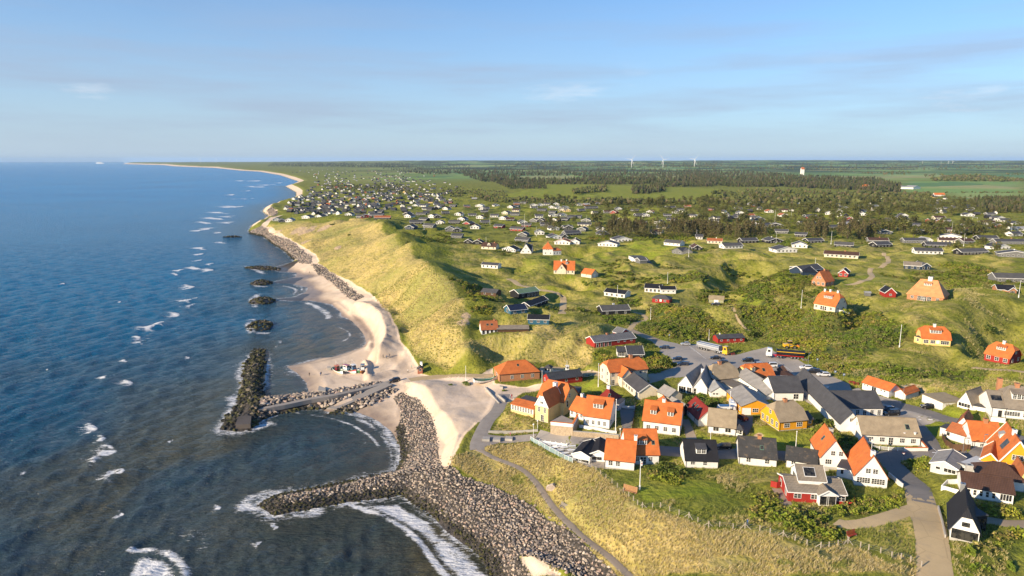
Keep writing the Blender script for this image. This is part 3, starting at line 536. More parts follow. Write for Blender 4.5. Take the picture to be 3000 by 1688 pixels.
def roof_polys(v):
    k = v.k; hip = k[:-1] if k[-1] in 'xy' else k; ax = k[-1] if k[-1] in 'xy' else 'x'
    P, Q = (v.L, v.D) if ax == 'x' else (v.D, v.L); e, r, ov = v.e, v.r, v.ov; s = r/(Q/2); g = ov; ze = e-ov*s; zr = e+r
    if hip in ('', 'g'):
        tops = [[(-g, -ov, ze), (P+g, -ov, ze), (P+g, Q/2, zr), (-g, Q/2, zr)], [(P+g, Q+ov, ze), (-g, Q+ov, ze), (-g, Q/2, zr), (P+g, Q/2, zr)]]
        gab = [[(0, 0, e-.1), (0, Q, e-.1), (0, Q/2, zr-.1)], [(P, 0, e-.1), (P, Q, e-.1), (P, Q/2, zr-.1)]]
        edges = [((-g, -ov, ze), (-g, Q/2, zr)), ((-g, Q/2, zr), (-g, Q+ov, ze)), ((P+g, -ov, ze), (P+g, Q/2, zr)), ((P+g, Q/2, zr), (P+g, Q+ov, ze))]
    elif hip == 'hip':
        i = min(P/2-.05, Q/2*v.hipk); o = ov
        tops = [[(-o, -o, ze), (P+o, -o, ze), (P-i, Q/2, zr), (i, Q/2, zr)], [(P+o, Q+o, ze), (-o, Q+o, ze), (i, Q/2, zr), (P-i, Q/2, zr)], [(-o, Q+o, ze), (-o, -o, ze), (i, Q/2, zr)], [(P+o, -o, ze), (P+o, Q+o, ze), (P-i, Q/2, zr)]]
        gab, edges = [], []
    elif hip == 'hh':
        f = v.f; i = (1-f)*Q/2*.75; q1 = f*Q/2; z1 = e+f*r
        tops = [[(-g, -ov, ze), (P+g, -ov, ze), (P+g, q1, z1), (P-i, Q/2, zr), (i, Q/2, zr), (-g, q1, z1)], [(P+g, Q+ov, ze), (-g, Q+ov, ze), (-g, Q-q1, z1), (i, Q/2, zr), (P-i, Q/2, zr), (P+g, Q-q1, z1)],
                [(-g, Q-q1, z1), (-g, q1, z1), (i, Q/2, zr)], [(P+g, q1, z1), (P+g, Q-q1, z1), (P-i, Q/2, zr)]]
        gab = [[(x, 0, e-.1), (x, Q, e-.1), (x, Q-q1, z1-.1), (x, q1, z1-.1)] for x in (0, P)]
        edges = [((x, -ov, ze), (x, q1, z1)) for x in (-g, P+g)]+[((x, Q-q1, z1), (x, Q+ov, ze)) for x in (-g, P+g)]
    elif hip == 'mono':
        tops = [[(-g, -ov, e), (P+g, -ov, e), (P+g, Q+ov, e+r), (-g, Q+ov, e+r)]]; gab = [[(x, 0, e-.1), (x, Q, e-.1), (x, Q, e+r-.15)] for x in (0, P)]; edges = []
        gab.append([(0, Q, e-.1), (P, Q, e-.1), (P, Q, e+r-.15), (0, Q, e+r-.15)])
    else:
        tops = [[(-g, -g, e), (P+g, -g, e), (P+g, Q+g, e), (-g, Q+g, e)]]; gab, edges = [], []
    if ax == 'y':
        sw = lambda p: (p[1], p[0], p[2]); tops = [[sw(p) for p in t][::-1] for t in tops]; gab = [[sw(p) for p in t] for t in gab]; edges = [(sw(a), sw(b)) for a, b in edges]
    return tops, gab, edges, s, ax
def slab(mb, tops, th=.16):
    key = lambda p: tuple(round(c, 3) for c in p); cnt = {}
    for t in tops:
        for i in range(len(t)):
            a, b = key(t[i-1]), key(t[i]); cnt[frozenset((a, b))] = cnt.get(frozenset((a, b)), 0)+1
    for t in tops:
        mb.poly(t); mb.poly([(p[0], p[1], p[2]-th) for p in t][::-1])
        for i in range(len(t)):
            a, b = t[i-1], t[i]
            if cnt[frozenset((key(a), key(b)))] == 1: mb.poly([a, b, (b[0], b[1], b[2]-th), (a[0], a[1], a[2]-th)])
def wallT(v, side):
    """local frame on a wall: x along, y inwards, z up; returns matrix and length"""
    L, D = v.L, v.D
    if side == 'f': return Matrix.Identity(4), L
    if side == 'r': return Matrix.Translation((L, 0, 0)) @ Matrix.Rotation(R(90), 4, 'Z'), D
    if side == 'b': return Matrix.Translation((L, D, 0)) @ Matrix.Rotation(R(180), 4, 'Z'), L
    return Matrix.Translation((0, D, 0)) @ Matrix.Rotation(R(-90), 4, 'Z'), D
def winmesh(mb, x, z, w, h, nx, ny, frame, mat4, depth=.05):
    mb.T = mat4; mb.mat(frame); t = .075; x0, x1, z0, z1 = x-w/2, x+w/2, z, z+h
    mb.box(x0-t, -depth, z0-t, x1+t, .0, z0); mb.box(x0-t, -depth, z1, x1+t, .0, z1+t); mb.box(x0-t, -depth, z0, x0, .0, z1); mb.box(x1, -depth, z0, x1+t, .0, z1)
    for i in range(1, nx): q = x0+w*i/nx; mb.box(q-.035, -depth+.008, z0, q+.035, .0, z1)
    for i in range(1, ny): q = z0+h*i/ny; mb.box(x0, -depth+.014, q-.025, x1, .0, q+.025)
def add_windows(v, root, T, near):
    for w in v.win:
        part, _, rng_ = w.partition('@'); part, _, size = part.partition(':'); kind = 'window'
        side = part[0]; n = int(part[1:] or 1); m4, Lw = wallT(v, side)
        if size.startswith('d'): kind, size = 'door', size[1:]
        if size.startswith('g'): kind, size = 'garage_door', size[1:]
        q = [float(t) for t in size.split(',')] if size else [1.0, 1.15, .95, 2, 3]
        if kind == 'door' and len(q) < 3: q = [.95, 2.05, .08, 1, 1]
        if kind == 'garage_door' and len(q) < 3: q = [2.4, 2.1, .06, 1, 1]
        ww, wh, wz, nx, ny = q[0], q[1], q[2], int(q[3]), int(q[4])
        a, b = [float(t) for t in rng_.split('-')] if '-' in rng_ else ((float(rng_),)*2 if rng_ else (0, 1))
        for i in range(n):
            x = Lw*(a+(b-a)*((i+.5)/n if b > a else .5))
            f = MB(); winmesh(f, x, wz, ww, wh, nx, ny, v.frame if kind == 'window' else 'frame', T @ m4)
            g = MB(); g.T = T @ m4; g.mat('glass' if kind == 'window' else ('trim' if kind == 'garage_door' else ('glass' if ny > 1 else 'gframe'))); g.box(x-ww/2, -.018, wz, x+ww/2, -.004, wz+wh)
            if near:
                o = f.build(kind, root); g.build('pane' if kind == 'window' else 'panel', o)
            else:
                f.T = T @ m4; f.mat('glass' if kind == 'window' else 'trim'); f.box(x-ww/2, -.018, wz, x+ww/2, -.004, wz+wh); f.build(kind, root)
def make_house(name, label, cat, vols, group, near, extra):
    v0 = vols[0]; root = empty(name, (v0.o.x, v0.o.y, v0.zg), v0.ang, label, cat, group)
    RI = Matrix.LocRotScale(Vector((v0.o.x, v0.o.y, v0.zg)), Matrix.Rotation(v0.ang, 3, 'Z').to_quaternion(), None).inverted()
    for v in vols:
        T = RI @ Matrix.LocRotScale(Vector((v.o.x, v.o.y, v.zg+v.lift)), Matrix.Rotation(v.ang, 3, 'Z').to_quaternion(), None)
        tops, gab, edges, s, ax = roof_polys(v); L, D, e = v.L, v.D, v.e
        w = MB(); w.T = T; w.mat(v.wall); b0 = -2.2 if v.base else 0; hgt = e-.1
        w.mesh([(0, 0, b0), (L, 0, b0), (L, D, b0), (0, D, b0), (0, 0, hgt), (L, 0, hgt), (L, D, hgt), (0, D, hgt)], [(0, 1, 5, 4), (1, 2, 6, 5), (2, 3, 7, 6), (3, 0, 4, 7), (4, 5, 6, 7), (3, 2, 1, 0)])
        if v.gw: w.mat(v.gw)
        for g in gab: w.poly(g)
        if v.plinth: w.mat(v.plinth); w.box(-.03, -.03, b0, L+.03, D, 1.0)
        if v.wall in ('white', 'cream', 'yellow', 'lemon', 'ochre') and near:
            w.mat('kerb'); w.box(-.02, -.02, b0, L+.02, D+.02, .22)
        w.build('wall', root, fix=False)
        rf = MB(); rf.T = T; rf.mat(v.roof); slab(rf, tops)
        if near and v.k[:-1] in ('', 'hh', 'hip'):      # ridge capping
            rp = [t for t in tops[0] if abs(t[2]-(v.e+v.r)) < .01]
            if len(rp) == 2: rf.bar((rp[0][0], rp[0][1], rp[0][2]+.03), (rp[1][0], rp[1][1], rp[1][2]+.03), .26, .12)
        ro = rf.build('roof', root)
        if v.trim and edges:
            t = MB(); t.T = T; t.mat(v.trim)
            for a, b in edges:
                a, b = Vector(a), Vector(b); off = Vector((0, 0, -.06)); out = Vector((-.05 if a.x < L/2 else .05, 0, 0)) if ax == 'x' else Vector((0, -.05 if a.y < D/2 else .05, 0))
                t.bar(a+off+out, b+off+out, .07, .30)
            if near or True:
                ze = min(p[2] for p in tops[0]); g = v.ov
                if ax == 'x': t.bar((-g, -g-.04, ze-.08), (L+g, -g-.04, ze-.08), .06, .2)
                else: t.bar((-g-.04, -g, ze-.08), (-g-.04, D+g, ze-.08), .06, .2)
            t.build('gable_trim', root)
        elif near and v.k[-1] in 'xy' and v.k[:-1] in ('', 'hh', 'hip'):
            t = MB(); t.T = T; t.mat('black_metal' if v.wall not in ('black', 'navy') else 'trim'); ze = min(p[2] for p in tops[0]); g = v.ov
            if ax == 'x': t.bar((-g, -g-.07, ze-.06), (L+g, -g-.07, ze-.06), .12, .1); t.tube((.06, -.1, ze-.1), (.06, -.1, 0), .045, n=6)
            else: t.bar((-g-.07, -g, ze-.06), (-g-.07, D+g, ze-.06), .12, .1)
            t.build('gutter', root)
        add_windows(v, root, T, near)
        P, Q = (L, D) if ax == 'x' else (D, L)
        loc = (lambda p, q, z: (p, q, z)) if ax == 'x' else (lambda p, q, z: (q, p, z))
        zat = lambda q: e+v.r*(1-abs(q-Q/2)/(Q/2)) if v.k not in ('flat',) else e
        for c in v.chim:                                 # p fraction, q fraction, material, size, height over the ridge
            p, q = c[0]*P, c[1]*Q; m_ = c[2] if len(c) > 2 else 'chim'; sz = c[3] if len(c) > 3 else .75; hh = c[4] if len(c) > 4 else .9
            t = MB(); t.T = T; t.mat(m_); x, y, _ = loc(p, q, 0); zt = e+v.r+hh if v.k != 'flat' else e+hh
            t.box(x-sz/2, y-sz/2, zat(q)-.6, x+sz/2, y+sz/2, zt); t.box(x-sz/2-.07, y-sz/2-.07, zt, x+sz/2+.07, y+sz/2+.07, zt+.14); t.mat('black_metal'); t.box(x-sz/4, y-sz/4, zt+.14, x+sz/4, y+sz/4, zt+.17); t.build('chimney', ro)
        for dd in v.dorm:                                # p fraction, width, panes, wall, roof, start q fraction, height, gabled
            p, wd, nw = dd[0]*P, dd[1], dd[2]; wm, rm = dd[3], dd[4]; q0 = (dd[5] if len(dd) > 5 else .14)*Q; hh = dd[6] if len(dd) > 6 else 1.25; gabled = len(dd) > 7 and dd[7]
            z0 = zat(q0); zt = z0+hh; s2 = s*.28 if not gabled else 0; q1 = min((zt-s2*q0-e+0)/(s-s2), Q/2-.05) if not gabled else min((zt-e)/s, Q/2-.05)
            t = MB(); t.T = T; t.mat(wm); a, b = p-wd/2, p+wd/2; z1 = zt+s2*(q1-q0)
            for x in (a, b): t.poly([loc(x, q0, z0-.05), loc(x, q1, z1), loc(x, q0, zt)])
            t.poly([loc(a, q0, z0-.05), loc(b, q0, z0-.05), loc(b, q0, zt), loc(a, q0, zt)])
            t.mat(rm)
            if gabled:
                apx = zt+wd*.42; qa = min((apx-e)/s, Q/2-.02)
                slab(t, [[loc(a-.15, q0-.2, zt-.06), loc(p, q0-.2, apx), loc(p, qa, apx), loc(a-.15, q1, zt-.06)], [loc(p, q0-.2, apx), loc(b+.15, q0-.2, zt-.06), loc(b+.15, q1, zt-.06), loc(p, qa, apx)]], .1)
                t.mat(wm); t.poly([loc(a, q0, zt-.02), loc(b, q0, zt-.02), loc(p, q0, apx-.1)])
            else: slab(t, [[loc(a-.15, q0-.22, zt-s2*.22), loc(b+.15, q0-.22, zt-s2*.22), loc(b+.15, q1, z1+.02), loc(a-.15, q1, z1+.02)]], .1)
            t.mat(dd[8] if len(dd) > 8 else 'frame'); zz0, zz1 = z0+.12, zt-.12; ww = (wd-.2)/nw
            fr = lambda xa, xb, za, zb, d0, d1: t.mesh([loc(xa, q0-d0, za), loc(xb, q0-d0, za), loc(xb, q0-d0, zb), loc(xa, q0-d0, zb), loc(xa, q0-d1, za), loc(xb, q0-d1, za), loc(xb, q0-d1, zb), loc(xa, q0-d1, zb)], [(0, 1, 2, 3), (4, 5, 6, 7), (0, 1, 5, 4), (1, 2, 6, 5), (2, 3, 7, 6), (3, 0, 4, 7)])
            fr(a+.06, b-.06, zz0-.08, zz1+.08, .03, .004); t.mat('glass')
            for i in range(nw):
                xa = a+.1+ww*i+.07; xb = a+.1+ww*(i+1)-.07
                for j in range(2 if hh < 1.2 else 3):
                    nj = 2 if hh < 1.2 else 3; za = zz0+(zz1-zz0)*j/nj+.04; zb = zz0+(zz1-zz0)*(j+1)/nj-.03
                    for kx in range(2 if ww > .8 else 1):
                        nk = 2 if ww > .8 else 1; fr(xa+(xb-xa)*kx/nk+.03, xa+(xb-xa)*(kx+1)/nk-.03, za, zb, .045, .02)
            t.build('dormer', ro)
        for sk in v.sky:                                 # p fraction, q fraction, width, length
            p, q, wd, ln = sk[0]*P, sk[1]*Q, sk[2], sk[3]; t = MB(); t.T = T; dq = ln/math.sqrt(1+s*s)/2; sg = 1 if q < Q/2 else -1
            for mm, gg, up in (('gframe' if len(sk) < 5 else sk[4], .09, .05), ('glass', 0, .07)):
                t.mat(mm); c4 = [(p-wd/2-gg, q-dq-gg), (p+wd/2+gg, q-dq-gg), (p+wd/2+gg, q+dq+gg), (p-wd/2-gg, q+dq+gg)]
                t.mesh([loc(x, y, zat(y)+up) for x, y in c4]+[loc(x, y, zat(y)-.05) for x, y in c4], [(0, 1, 2, 3), (7, 6, 5, 4), (0, 1, 5, 4), (1, 2, 6, 5), (2, 3, 7, 6), (3, 0, 4, 7)])
            t.build('skylight', ro)
    if extra: extra(root, RI)
    return root
# ------------------------------------------------------------------ the town: every building
V = Vol
W6 = '1.0,1.25,.95,2,3'
house('boathouse', 'long brick boathouse with hipped orange roof at the top of the beach road', 'boathouse',
      V('A', 205, 396, 582, 345, D=9.5, e=3.3, r=3.5, k='hipx', wall='brick', roof='r_orange', win=['f3:1.1,1.3,1,2,3@.18-.95', 'l1:1.6,2.2,.1,2,3'], sky=[(.5, .3, .7, .9)]))
house('storage_shed', 'red storage shed with dark ribbed sheet roof beside the sloping lawn', 'shed',
      V('A', 680, 436, 985, 368, D=6, e=2.5, r=1.7, wall='red', roof='r_sheet', win=['f3:.8,.9,1,1,1', 'l2:.8,1,.9,1,2']))
house('guest_house', 'cream guest house with broken hipped orange roof, brick chimney and dark roofed wing', 'house',
      V('V', 625, 968, 1420, 850, D=8.5, e=5.3, r=3.3, k='hhx', wall='cream', roof='r_orange', win=['l2:1,1.3,3.5,2,2', 'l2:1,1.3,.9,2,2', 'f1:1.1,1.3,3.5,2,3@.08', 'f1:1.2,2.1,.1,2,3@.08', 'f2:.9,1,3.6,2,2@.75-1'], chim=[(.68, .5, 'chim', 1.1, 1.0)], frame='frame'),
      V('V', 880, 985, 1110, 950, D=7, e=4.2, r=2.6, k='y', wall='cream', roof='r_orange', win=['l2:.6,.8,2.6,1,1']),
      V('V', 1235, 1240, 1665, 1178, D=15, e=3.0, r=2.4, k='y', wall='cream', roof='r_dark', win=['l4:1.5,1.3,.9,3,1@.02-.7', 'l1:d1,2.1,.05,1,2@.85'], trim='trim'))
house('shop_building', 'white shop building with two parallel steep grey roofs by the car park', 'shop',
      V('A', 1885, 478, 2022, 497, D=16, e=3.0, r=3.4, k='y', wall='white', roof='r_grey', win=['f1:2.4,2.1,.1,3,1@.3', 'f1:1.5,2.1,.1,2,1@.78', 'l4:1.2,1,.9,2,2']),
      V('A', 2030, 497, 2160, 508, D=16, e=3.0, r=3.4, k='y', wall='white', roof='r_grey', win=['f1:.8,2.1,.1,1,2@.12'], chim=[(.55, .42, 'white', 1.0, .3)]))
house('garden_shed', 'small beige shed with grey pitched roof below the twin roofed shop', 'shed',
      V('A', 1796, 583, 1925, 556, D=6, e=2.2, r=1.9, k='y', wall='cream', roof='r_grey', win=['f1:.7,.7,1.1,1,1@.4']))
house('dark_outhouse', 'dark boarded outhouse with grey roof behind the double dormered white house', 'shed',
      V('A', 1905, 715, 1990, 700, D=7, e=2.3, r=1.8, k='y', wall='black', roof='r_grey'))
house('town_house', 'white town house with tan half-hipped tile roof and flat garage at its side', 'house',
      V('W', 340, 695, 850, 642, D=9.5, e=3.2, r=4.0, k='hhx', wall='white', roof='r_tan', win=['f1:1.3,1.2,1,2,1@.25', 'l2:.8,1.1,3.9,1,2', 'l1:.8,1.1,.9,1,2'], chim=[(.42, .5, 'chim', 1.1, .6)]),
      V('W', 100, 640, 340, 692, D=5, e=2.6, r=0, k='flat', wall='white', roof='r_terra', win=['f1:1.2,.7,1.2,1,1'], ov=.1),
      V('W', 700, 828, 955, 792, D=9, e=2.7, r=0, k='flat', wall='white', roof='r_greybrown', win=['f1:1,1.1,.9,1,1'], ov=.25))
house('lean_shed', 'small white shed with lichen green roof behind the round bushes', 'shed',
      V('W', 230, 912, 560, 912, D=7, e=2.2, r=1.8, k='y', wall='white', roof='r_pale', win=['f2:.7,.6,1.1,2,1@.1-.5', 'l1:.6,.6,1.2,1,1']))
house('town_house', 'pale yellow house with bright orange roof and gabled dormer by the car park', 'house',
      V('W', 1018, 640, 1588, 606, D=8.5, e=2.8, r=3.7, k='hhx', f=.75, wall='lemon', roof='r_orange', win=['f1:.9,1.2,.9,2,3@.13', 'f1:d@.33', 'f1:d@.68', 'f1:1,1.1,.9,2,3@.86', 'l1:1.2,1.2,3.2,2,2'], dorm=[(.27, 1.3, 1, 'lemon', 'r_orange', .2, 1.5, True)], sky=[(.68, .25, .8, 1.1)]),
      V('W', 840, 560, 1010, 642, D=7, e=2.5, r=0, k='flat', wall='white', roof='r_pale', ov=.1))
house('pavilion', 'low brown pavilion with two small pyramid roofs at the car park edge', 'pavilion',
      V('W', 1580, 560, 1970, 560, D=5, e=2.4, r=.7, wall='black', roof='r_brown', k='hipx'),
      V('W', 1700, 500, 1850, 500, D=3.2, e=2.8, r=1.7, k='hipx', wall='black', roof='r_brown'))
house('workshop', 'ochre yellow workshop with shallow grey roof and white garage door', 'workshop',
      V('W', 872, 1300, 1500, 1272, D=14, e=3.2, r=1.9, k='y', wall='ochre', roof='r_grey', win=['f1:g2.6,2.3,.06,1,1@.18', 'f1:1.7,1.1,1.1,3,2@.48', 'f1:d@.73', 'l1:1,1,1.2,2,2@.9']))
house('warehouse', 'long low warehouse with plain grey roof behind the ochre workshop', 'warehouse',
      V('W', 1490, 1050, 1930, 1030, shift=(0, 2.5), D=22, e=2.5, r=2.0, k='y', wall='white', roof='r_grey'))
house('inn', 'large white inn with three connected black roofs around the street corner', 'inn',
      V('B', 1030, 765, 1205, 772, D=42, e=3.0, r=3.4, k='y', wall='white', roof='r_dark', win=['f1:.8,1,3.4,2,2@.5']),
      V('B', 475, 520, 720, 520, D=11, e=3.2, r=3.6, wall='white', roof='r_dark', win=['f1:1.6,1.6,.8,2,2@.75']),
      V('B', 1010, 640, 1385, 647, D=11, e=3.2, r=3.4, wall='white', roof='r_dark', win=['f5:.95,1.5,.8,2,3@.2-1']))
house('villa', 'ochre villa with tan half-hipped tile roof on a grassy mound', 'house',
      V('B', 522, 742, 752, 746, D=9.5, e=3.0, r=4.2, k='hhx', wall='ochre', roof='r_tan', win=['f1:1.7,1.2,.95,3,2@.27', 'f1:1.7,1.2,.95,3,2@.72', 'l4:1,1.5,.8,2,3', 'l1:1,1.1,3.7,2,2'], chim=[(.5, .5, 'chim', 1.0, .5)]),
      V('B', 752, 728, 800, 728, D=6, e=2.4, r=1.2, wall='ochre', roof='r_mid', win=['f1:.8,.9,1,2,2']))
house('hotel', 'long white hotel with tan tile roof behind a white rail fence', 'hotel',
      V('B', 1212, 866, 1700, 878, D=9, e=3.0, r=3.5, wall='white', roof='r_tan', win=['f2:1.2,1.2,.95,3,2@.05-.45', 'f1:1.1,2.1,.1,2,3@.5', 'f2:1.2,1.2,.95,3,2@.6-.98', 'l1:.8,1,3.6,2,2', 'l1:.9,1.1,1,2,2'], sky=[(.82, .24, .9, 1.4)]))
house('toilet_building', 'low white public toilet building with plain orange roof across the street', 'toilet building',
      V('B', 1215, 406, 1440, 474, D=5.5, e=2.7, r=1.8, wall='white', roof='r_orange', win=['f2:.5,.4,1.7,1,1@.05-.25', 'f1:1.6,2.1,.1,2,1@.45', 'f2:.6,.4,1.7,1,1@.65-.9']))
house('garage', 'single garage with low orange roof sunk into the grass bank', 'garage',
      V('B', 1492, 470, 1580, 497, D=8, e=2.2, r=1.2, k='y', wall='white', roof='r_orange', win=['f1:g@.5']))
house('garage', 'double garage with sandy overgrown flat roof and two grey doors', 'garage',
      V('X', 358, 598, 800, 700, D=8, e=2.6, r=0, k='flat', wall='white', roof='r_sand', win=['f1:g2.6,2,.06,1,1@.28', 'f1:g2.6,2,.06,1,1@.74'], ov=.2))
house('cottage', 'steep white cottage with grey roof and one wide window, right of the garages', 'cottage',
      V('X', 1108, 706, 1420, 736, D=8.5, e=2.0, r=3.7, k='y', wall='white', roof='r_greybrown', win=['f1:3.2,1.1,.8,4,1@.48', 'l1:.7,.9,1,1,2']),
      V('X', 1420, 738, 1710, 760, D=3.2, e=2.0, r=0, k='flat', wall='white', roof='r_mid', ov=.1))
house('manor', 'big white manor with grey-brown roof, two brick chimneys and long dormer at the right edge', 'house',
      V('X', 2130, 915, 2900, 975, D=11, e=3.2, r=5.2, k='hhx', wall='white', roof='r_greybrown', win=['f1:3.8,1.2,.9,6,3@.18', 'f1:1,1.6,.8,2,3@.55', 'f2:1.2,1.3,.9,2,3@.62-.95'], chim=[(.02, .75, 'chim', 1.2, 1.0), (.42, .5, 'chim', 1.1, .7)], dorm=[(.52, 5.6, 5, 'white', 'r_greybrown', .2, 1.7)]),
      V('X', 1832, 905, 2130, 915, D=10, e=3.2, r=3.4, wall='white', roof='r_greybrown', win=['f1:1,2.1,.1,1,1@.6'], sky=[(.5, .27, 2.6, 1.7, 'r_mid')]))
house('cottage', 'white cottage with orange tile roof and brick chimney beside the brown fence', 'cottage',
      V('Y', 1172, 558, 1880, 585, D=8, e=2.8, r=3.9, wall='white', roof='r_orange', win=['f3:.8,.8,1.1,2,2@.22-.85', 'l2:.7,.8,3.4,2,2', 'l2:.7,.9,.9,2,2'], chim=[(.6, .5, 'chim', .95, .7)]),
      V('Y', 570, 330, 1000, 440, D=6, e=2.5, r=1.6, wall='white', roof='r_terra', win=['f1:.7,1,1,1,1@.1']),
      V('Y', 415, 240, 790, 320, D=4, e=2.2, r=0, k='flat', wall='white', roof='r_dark', ov=.15))
house('annex', 'small white annex with terracotta roof on the street side of the orange cottage', 'annex',
      V('X', 1120, 1160, 1322, 1186, D=8, e=2.5, r=1.7, k='y', wall='white', roof='r_terra'))
house('gabled_house', 'ochre house with big white edged gable and sweeping orange roof at right', 'house',
      V('Y', 1792, 1085, 2640, 1165, D=13, e=2.9, r=5.6, k='y', wall='ochre', roof='r_orange', trim='trim', win=['f1:2.2,1.2,3.6,4,3@.5', 'f1:1.2,.4,2.1,2,1@.12', 'f1:1.6,1.3,.9,3,3@.42'], chim=[(.42, .5, 'white', .9, .7)], dorm=[(.75, 1.6, 4, 'white', 'r_pale', .22, 1.2)], sky=[(.36, .24, 2.4, 2.2, 'r_mid')]),
      V('Y', 1368, 1012, 1790, 1080, D=9, e=2.5, r=1.8, k='y', wall='ochre', roof='r_orange', win=['f1:.8,1,.9,2,2@.5'], trim='trim'))
house('cottage', 'small ochre cottage with steep gable cut by the right edge', 'cottage',
      V('Y', 2262, 1440, 2520, 1470, D=7, e=2.2, r=2.6, k='y', wall='lemon', roof='r_terra', win=['f1:.8,1.1,1,2,3@.45']))
house('shed', 'flat roofed grey shed between the brown roofed house and the ochre gable', 'shed',
      V('Y', 1780, 1270, 2080, 1330, D=4, e=2.5, r=0, k='flat', wall='cream', roof='r_pale', ov=.1))
house('bungalow', 'pale grey wooden bungalow with two offset shallow grey roofs', 'bungalow',
      V('Y', 190, 1100, 830, 1190, D=9, e=2.5, r=1.2, k='y', wall='pale', roof='r_grey', trim='trim', win=['f1:.9,.6,1.2,1,1@.28', 'f1:2.4,.9,1,3,1@.72']),
      V('Y', 840, 1080, 1180, 1170, D=8, e=2.9, r=-.7, k='monox', wall='pale', roof='r_grey', win=['f1:1.8,1.9,.15,3,1@.4']))
house('longhouse', 'long white house with dark brown roof and a row of narrow windows', 'house',
      V('C', 1988, 668, 2470, 728, D=7.5, e=2.6, r=1.9, wall='white', roof='r_brown', win=['f5:.55,1.2,.8,1,2@.06-.68', 'f2:1,1.4,.7,2,1@.74-.97'], chim=[(.2, .85, 'kerb', 1.3, .6)]),
      V('C', 1988, 668, 2470, 728, L=9, shift=(4, 8), D=7, e=2.6, r=2.4, k='hipx', wall='white', roof='r_brown'))
house('thatched_house', 'white house with black thatched half-hipped roof and large black framed window', 'house',
      V('C', 1872, 1062, 2145, 1106, D=12, e=2.7, r=4.4, k='hhy', f=.6, wall='white', roof='r_black', ov=.4, frame='bframe', win=['f1:4.3,1.9,.35,4,1@.5', 'f1:1.2,.8,3.2,2,1@.5', 'l3:.8,.8,1,2,2'], chim=[(.93, .4, 'metal', .8, .3)]),
      V('C', 2105, 985, 2215, 970, D=5.5, e=3.6, r=0, k='flat', wall='black', roof='r_dark', frame='bframe', win=['f1:1.2,2.4,.3,1,2@.3', 'f1:1.2,2.4,.3,1,2@.72'], ov=.15, base=False))
house('gabled_house', 'white twin gabled house with two steep orange roofs and a stepped chimney', 'house',
      V('B', 1150, 1216, 1425, 1228, D=11.5, e=2.9, r=5.2, k='y', wall='white', roof='r_orange', win=['f2:1,1.1,3.5,2,3@.28-.72', 'f1:2.8,1.3,.9,5,3@.27', 'f1:2.8,1.3,.9,5,3@.72', 'l1:.8,1.2,1,2,3@.6'], chim=[(.06, .5, 'white', .9, .7)]),
      V('B', 895, 1135, 1122, 1142, D=11, e=3.0, r=4.6, k='y', wall='white', roof='r_orange', win=['f2:.9,1.1,3.4,2,2@.3-.9', 'f1:1.4,1.2,1,3,2@.3'], chim=[(.55, .56, 'kerb', .9, .5)], sky=[(.55, .27, .9, 1.1)], shift=(0, 4)),
      V('B', 1000, 1150, 1150, 1180, D=6, e=2.6, r=0, k='flat', wall='white', roof='r_dark', ov=.1, win=['f1:.6,1.1,1,1,1@.3']))
def red_porch(root, RI): pass
house('chalet', 'dark red chalet with brown raised roof, long skylights and white porch gable', 'house',
      V('C', 350, 705, 885, 738, D=9, e=2.6, r=1.5, wall='red', roof='r_greybrown', trim='trim', win=['f1:1.5,1,1,2,2@.16', 'f1:1.5,1,1,2,2@.46', 'f1:1.6,1.1,.9,2,2@.93', 'l2:1.2,1.6,.6,2,1']),
      V('C', 470, 712, 722, 728, D=7, e=4.4, r=2.2, wall='white', roof='r_greybrown', trim='trim', sky=[(.46, .26, 2.4, 2.3, 'trim')], base=False, shift=(0, 2.6), win=['l1:3.2,1.6,2.7,3,1']),
      V('C', 638, 735, 800, 745, D=4, e=2.7, r=1.1, k='y', wall='trim', roof='r_greybrown', trim='trim', base=False, win=['f1:1.9,2.1,.2,1,1@.3', 'f1:1.9,2.1,.2,1,1@.72']))
house('rowhouse', 'white house with patched black slab roof and brick chimney on the lower street', 'house',
      V('B', 185, 1035, 497, 1060, D=9.5, e=2.5, r=3.6, wall='white', roof='r_slab', chim=[(.57, .5, 'chim', .95, .5)], sky=[(.62, .24, .8, 1)], win=['l1:.8,1,3.4,1,2', 'f2:1,1,1,2,2']))
house('rowhouse', 'low white house with dark slab roof left of the twin orange gables', 'house',
      V('B', 575, 1062, 830, 1090, D=7.5, e=2.3, r=2.1, wall='white', roof='r_slab', win=['f2:.9,.9,1,2,2']))
house('rowhouse', 'white house with black tile roof and one broad white dormer on the lower street', 'house',
      V('A', 1958, 1198, 2262, 1196, D=9, e=2.3, r=3.7, wall='white', roof='r_black', win=['f1:d@.22', 'f1:.9,.9,.9,2,2@.6', 'l1:.8,1,3,1,2'], dorm=[(.5, 2.6, 2, 'trim', 'r_dark', .15, 1.4)]))
house('orange_roofed_house', 'stepped white house with two orange roofs and a five pane dormer on the lower street', 'house',
      V('A', 1400, 1160, 1705, 1166, D=10.5, e=3.0, r=4.9, wall='white', roof='r_orange', win=['f1:.8,1.1,1,2,3@.34', 'f1:1.5,2,.1,2,3@.52', 'f1:.9,1.1,1,2,3@.74'], dorm=[(.47, 3.3, 5, 'gframe', 'r_orange', .18, 1.5)], sky=[(.86, .22, .7, 1.0)]),
      V('A', 1195, 1196, 1472, 1212, D=9, e=2.6, r=3.7, wall='white', roof='r_orange', win=['f1:1,1.15,.9,2,3@.2', 'f1:1,1.15,.9,2,3@.45'], chim=[(.985, .55, 'white', .8, 1.3)]))
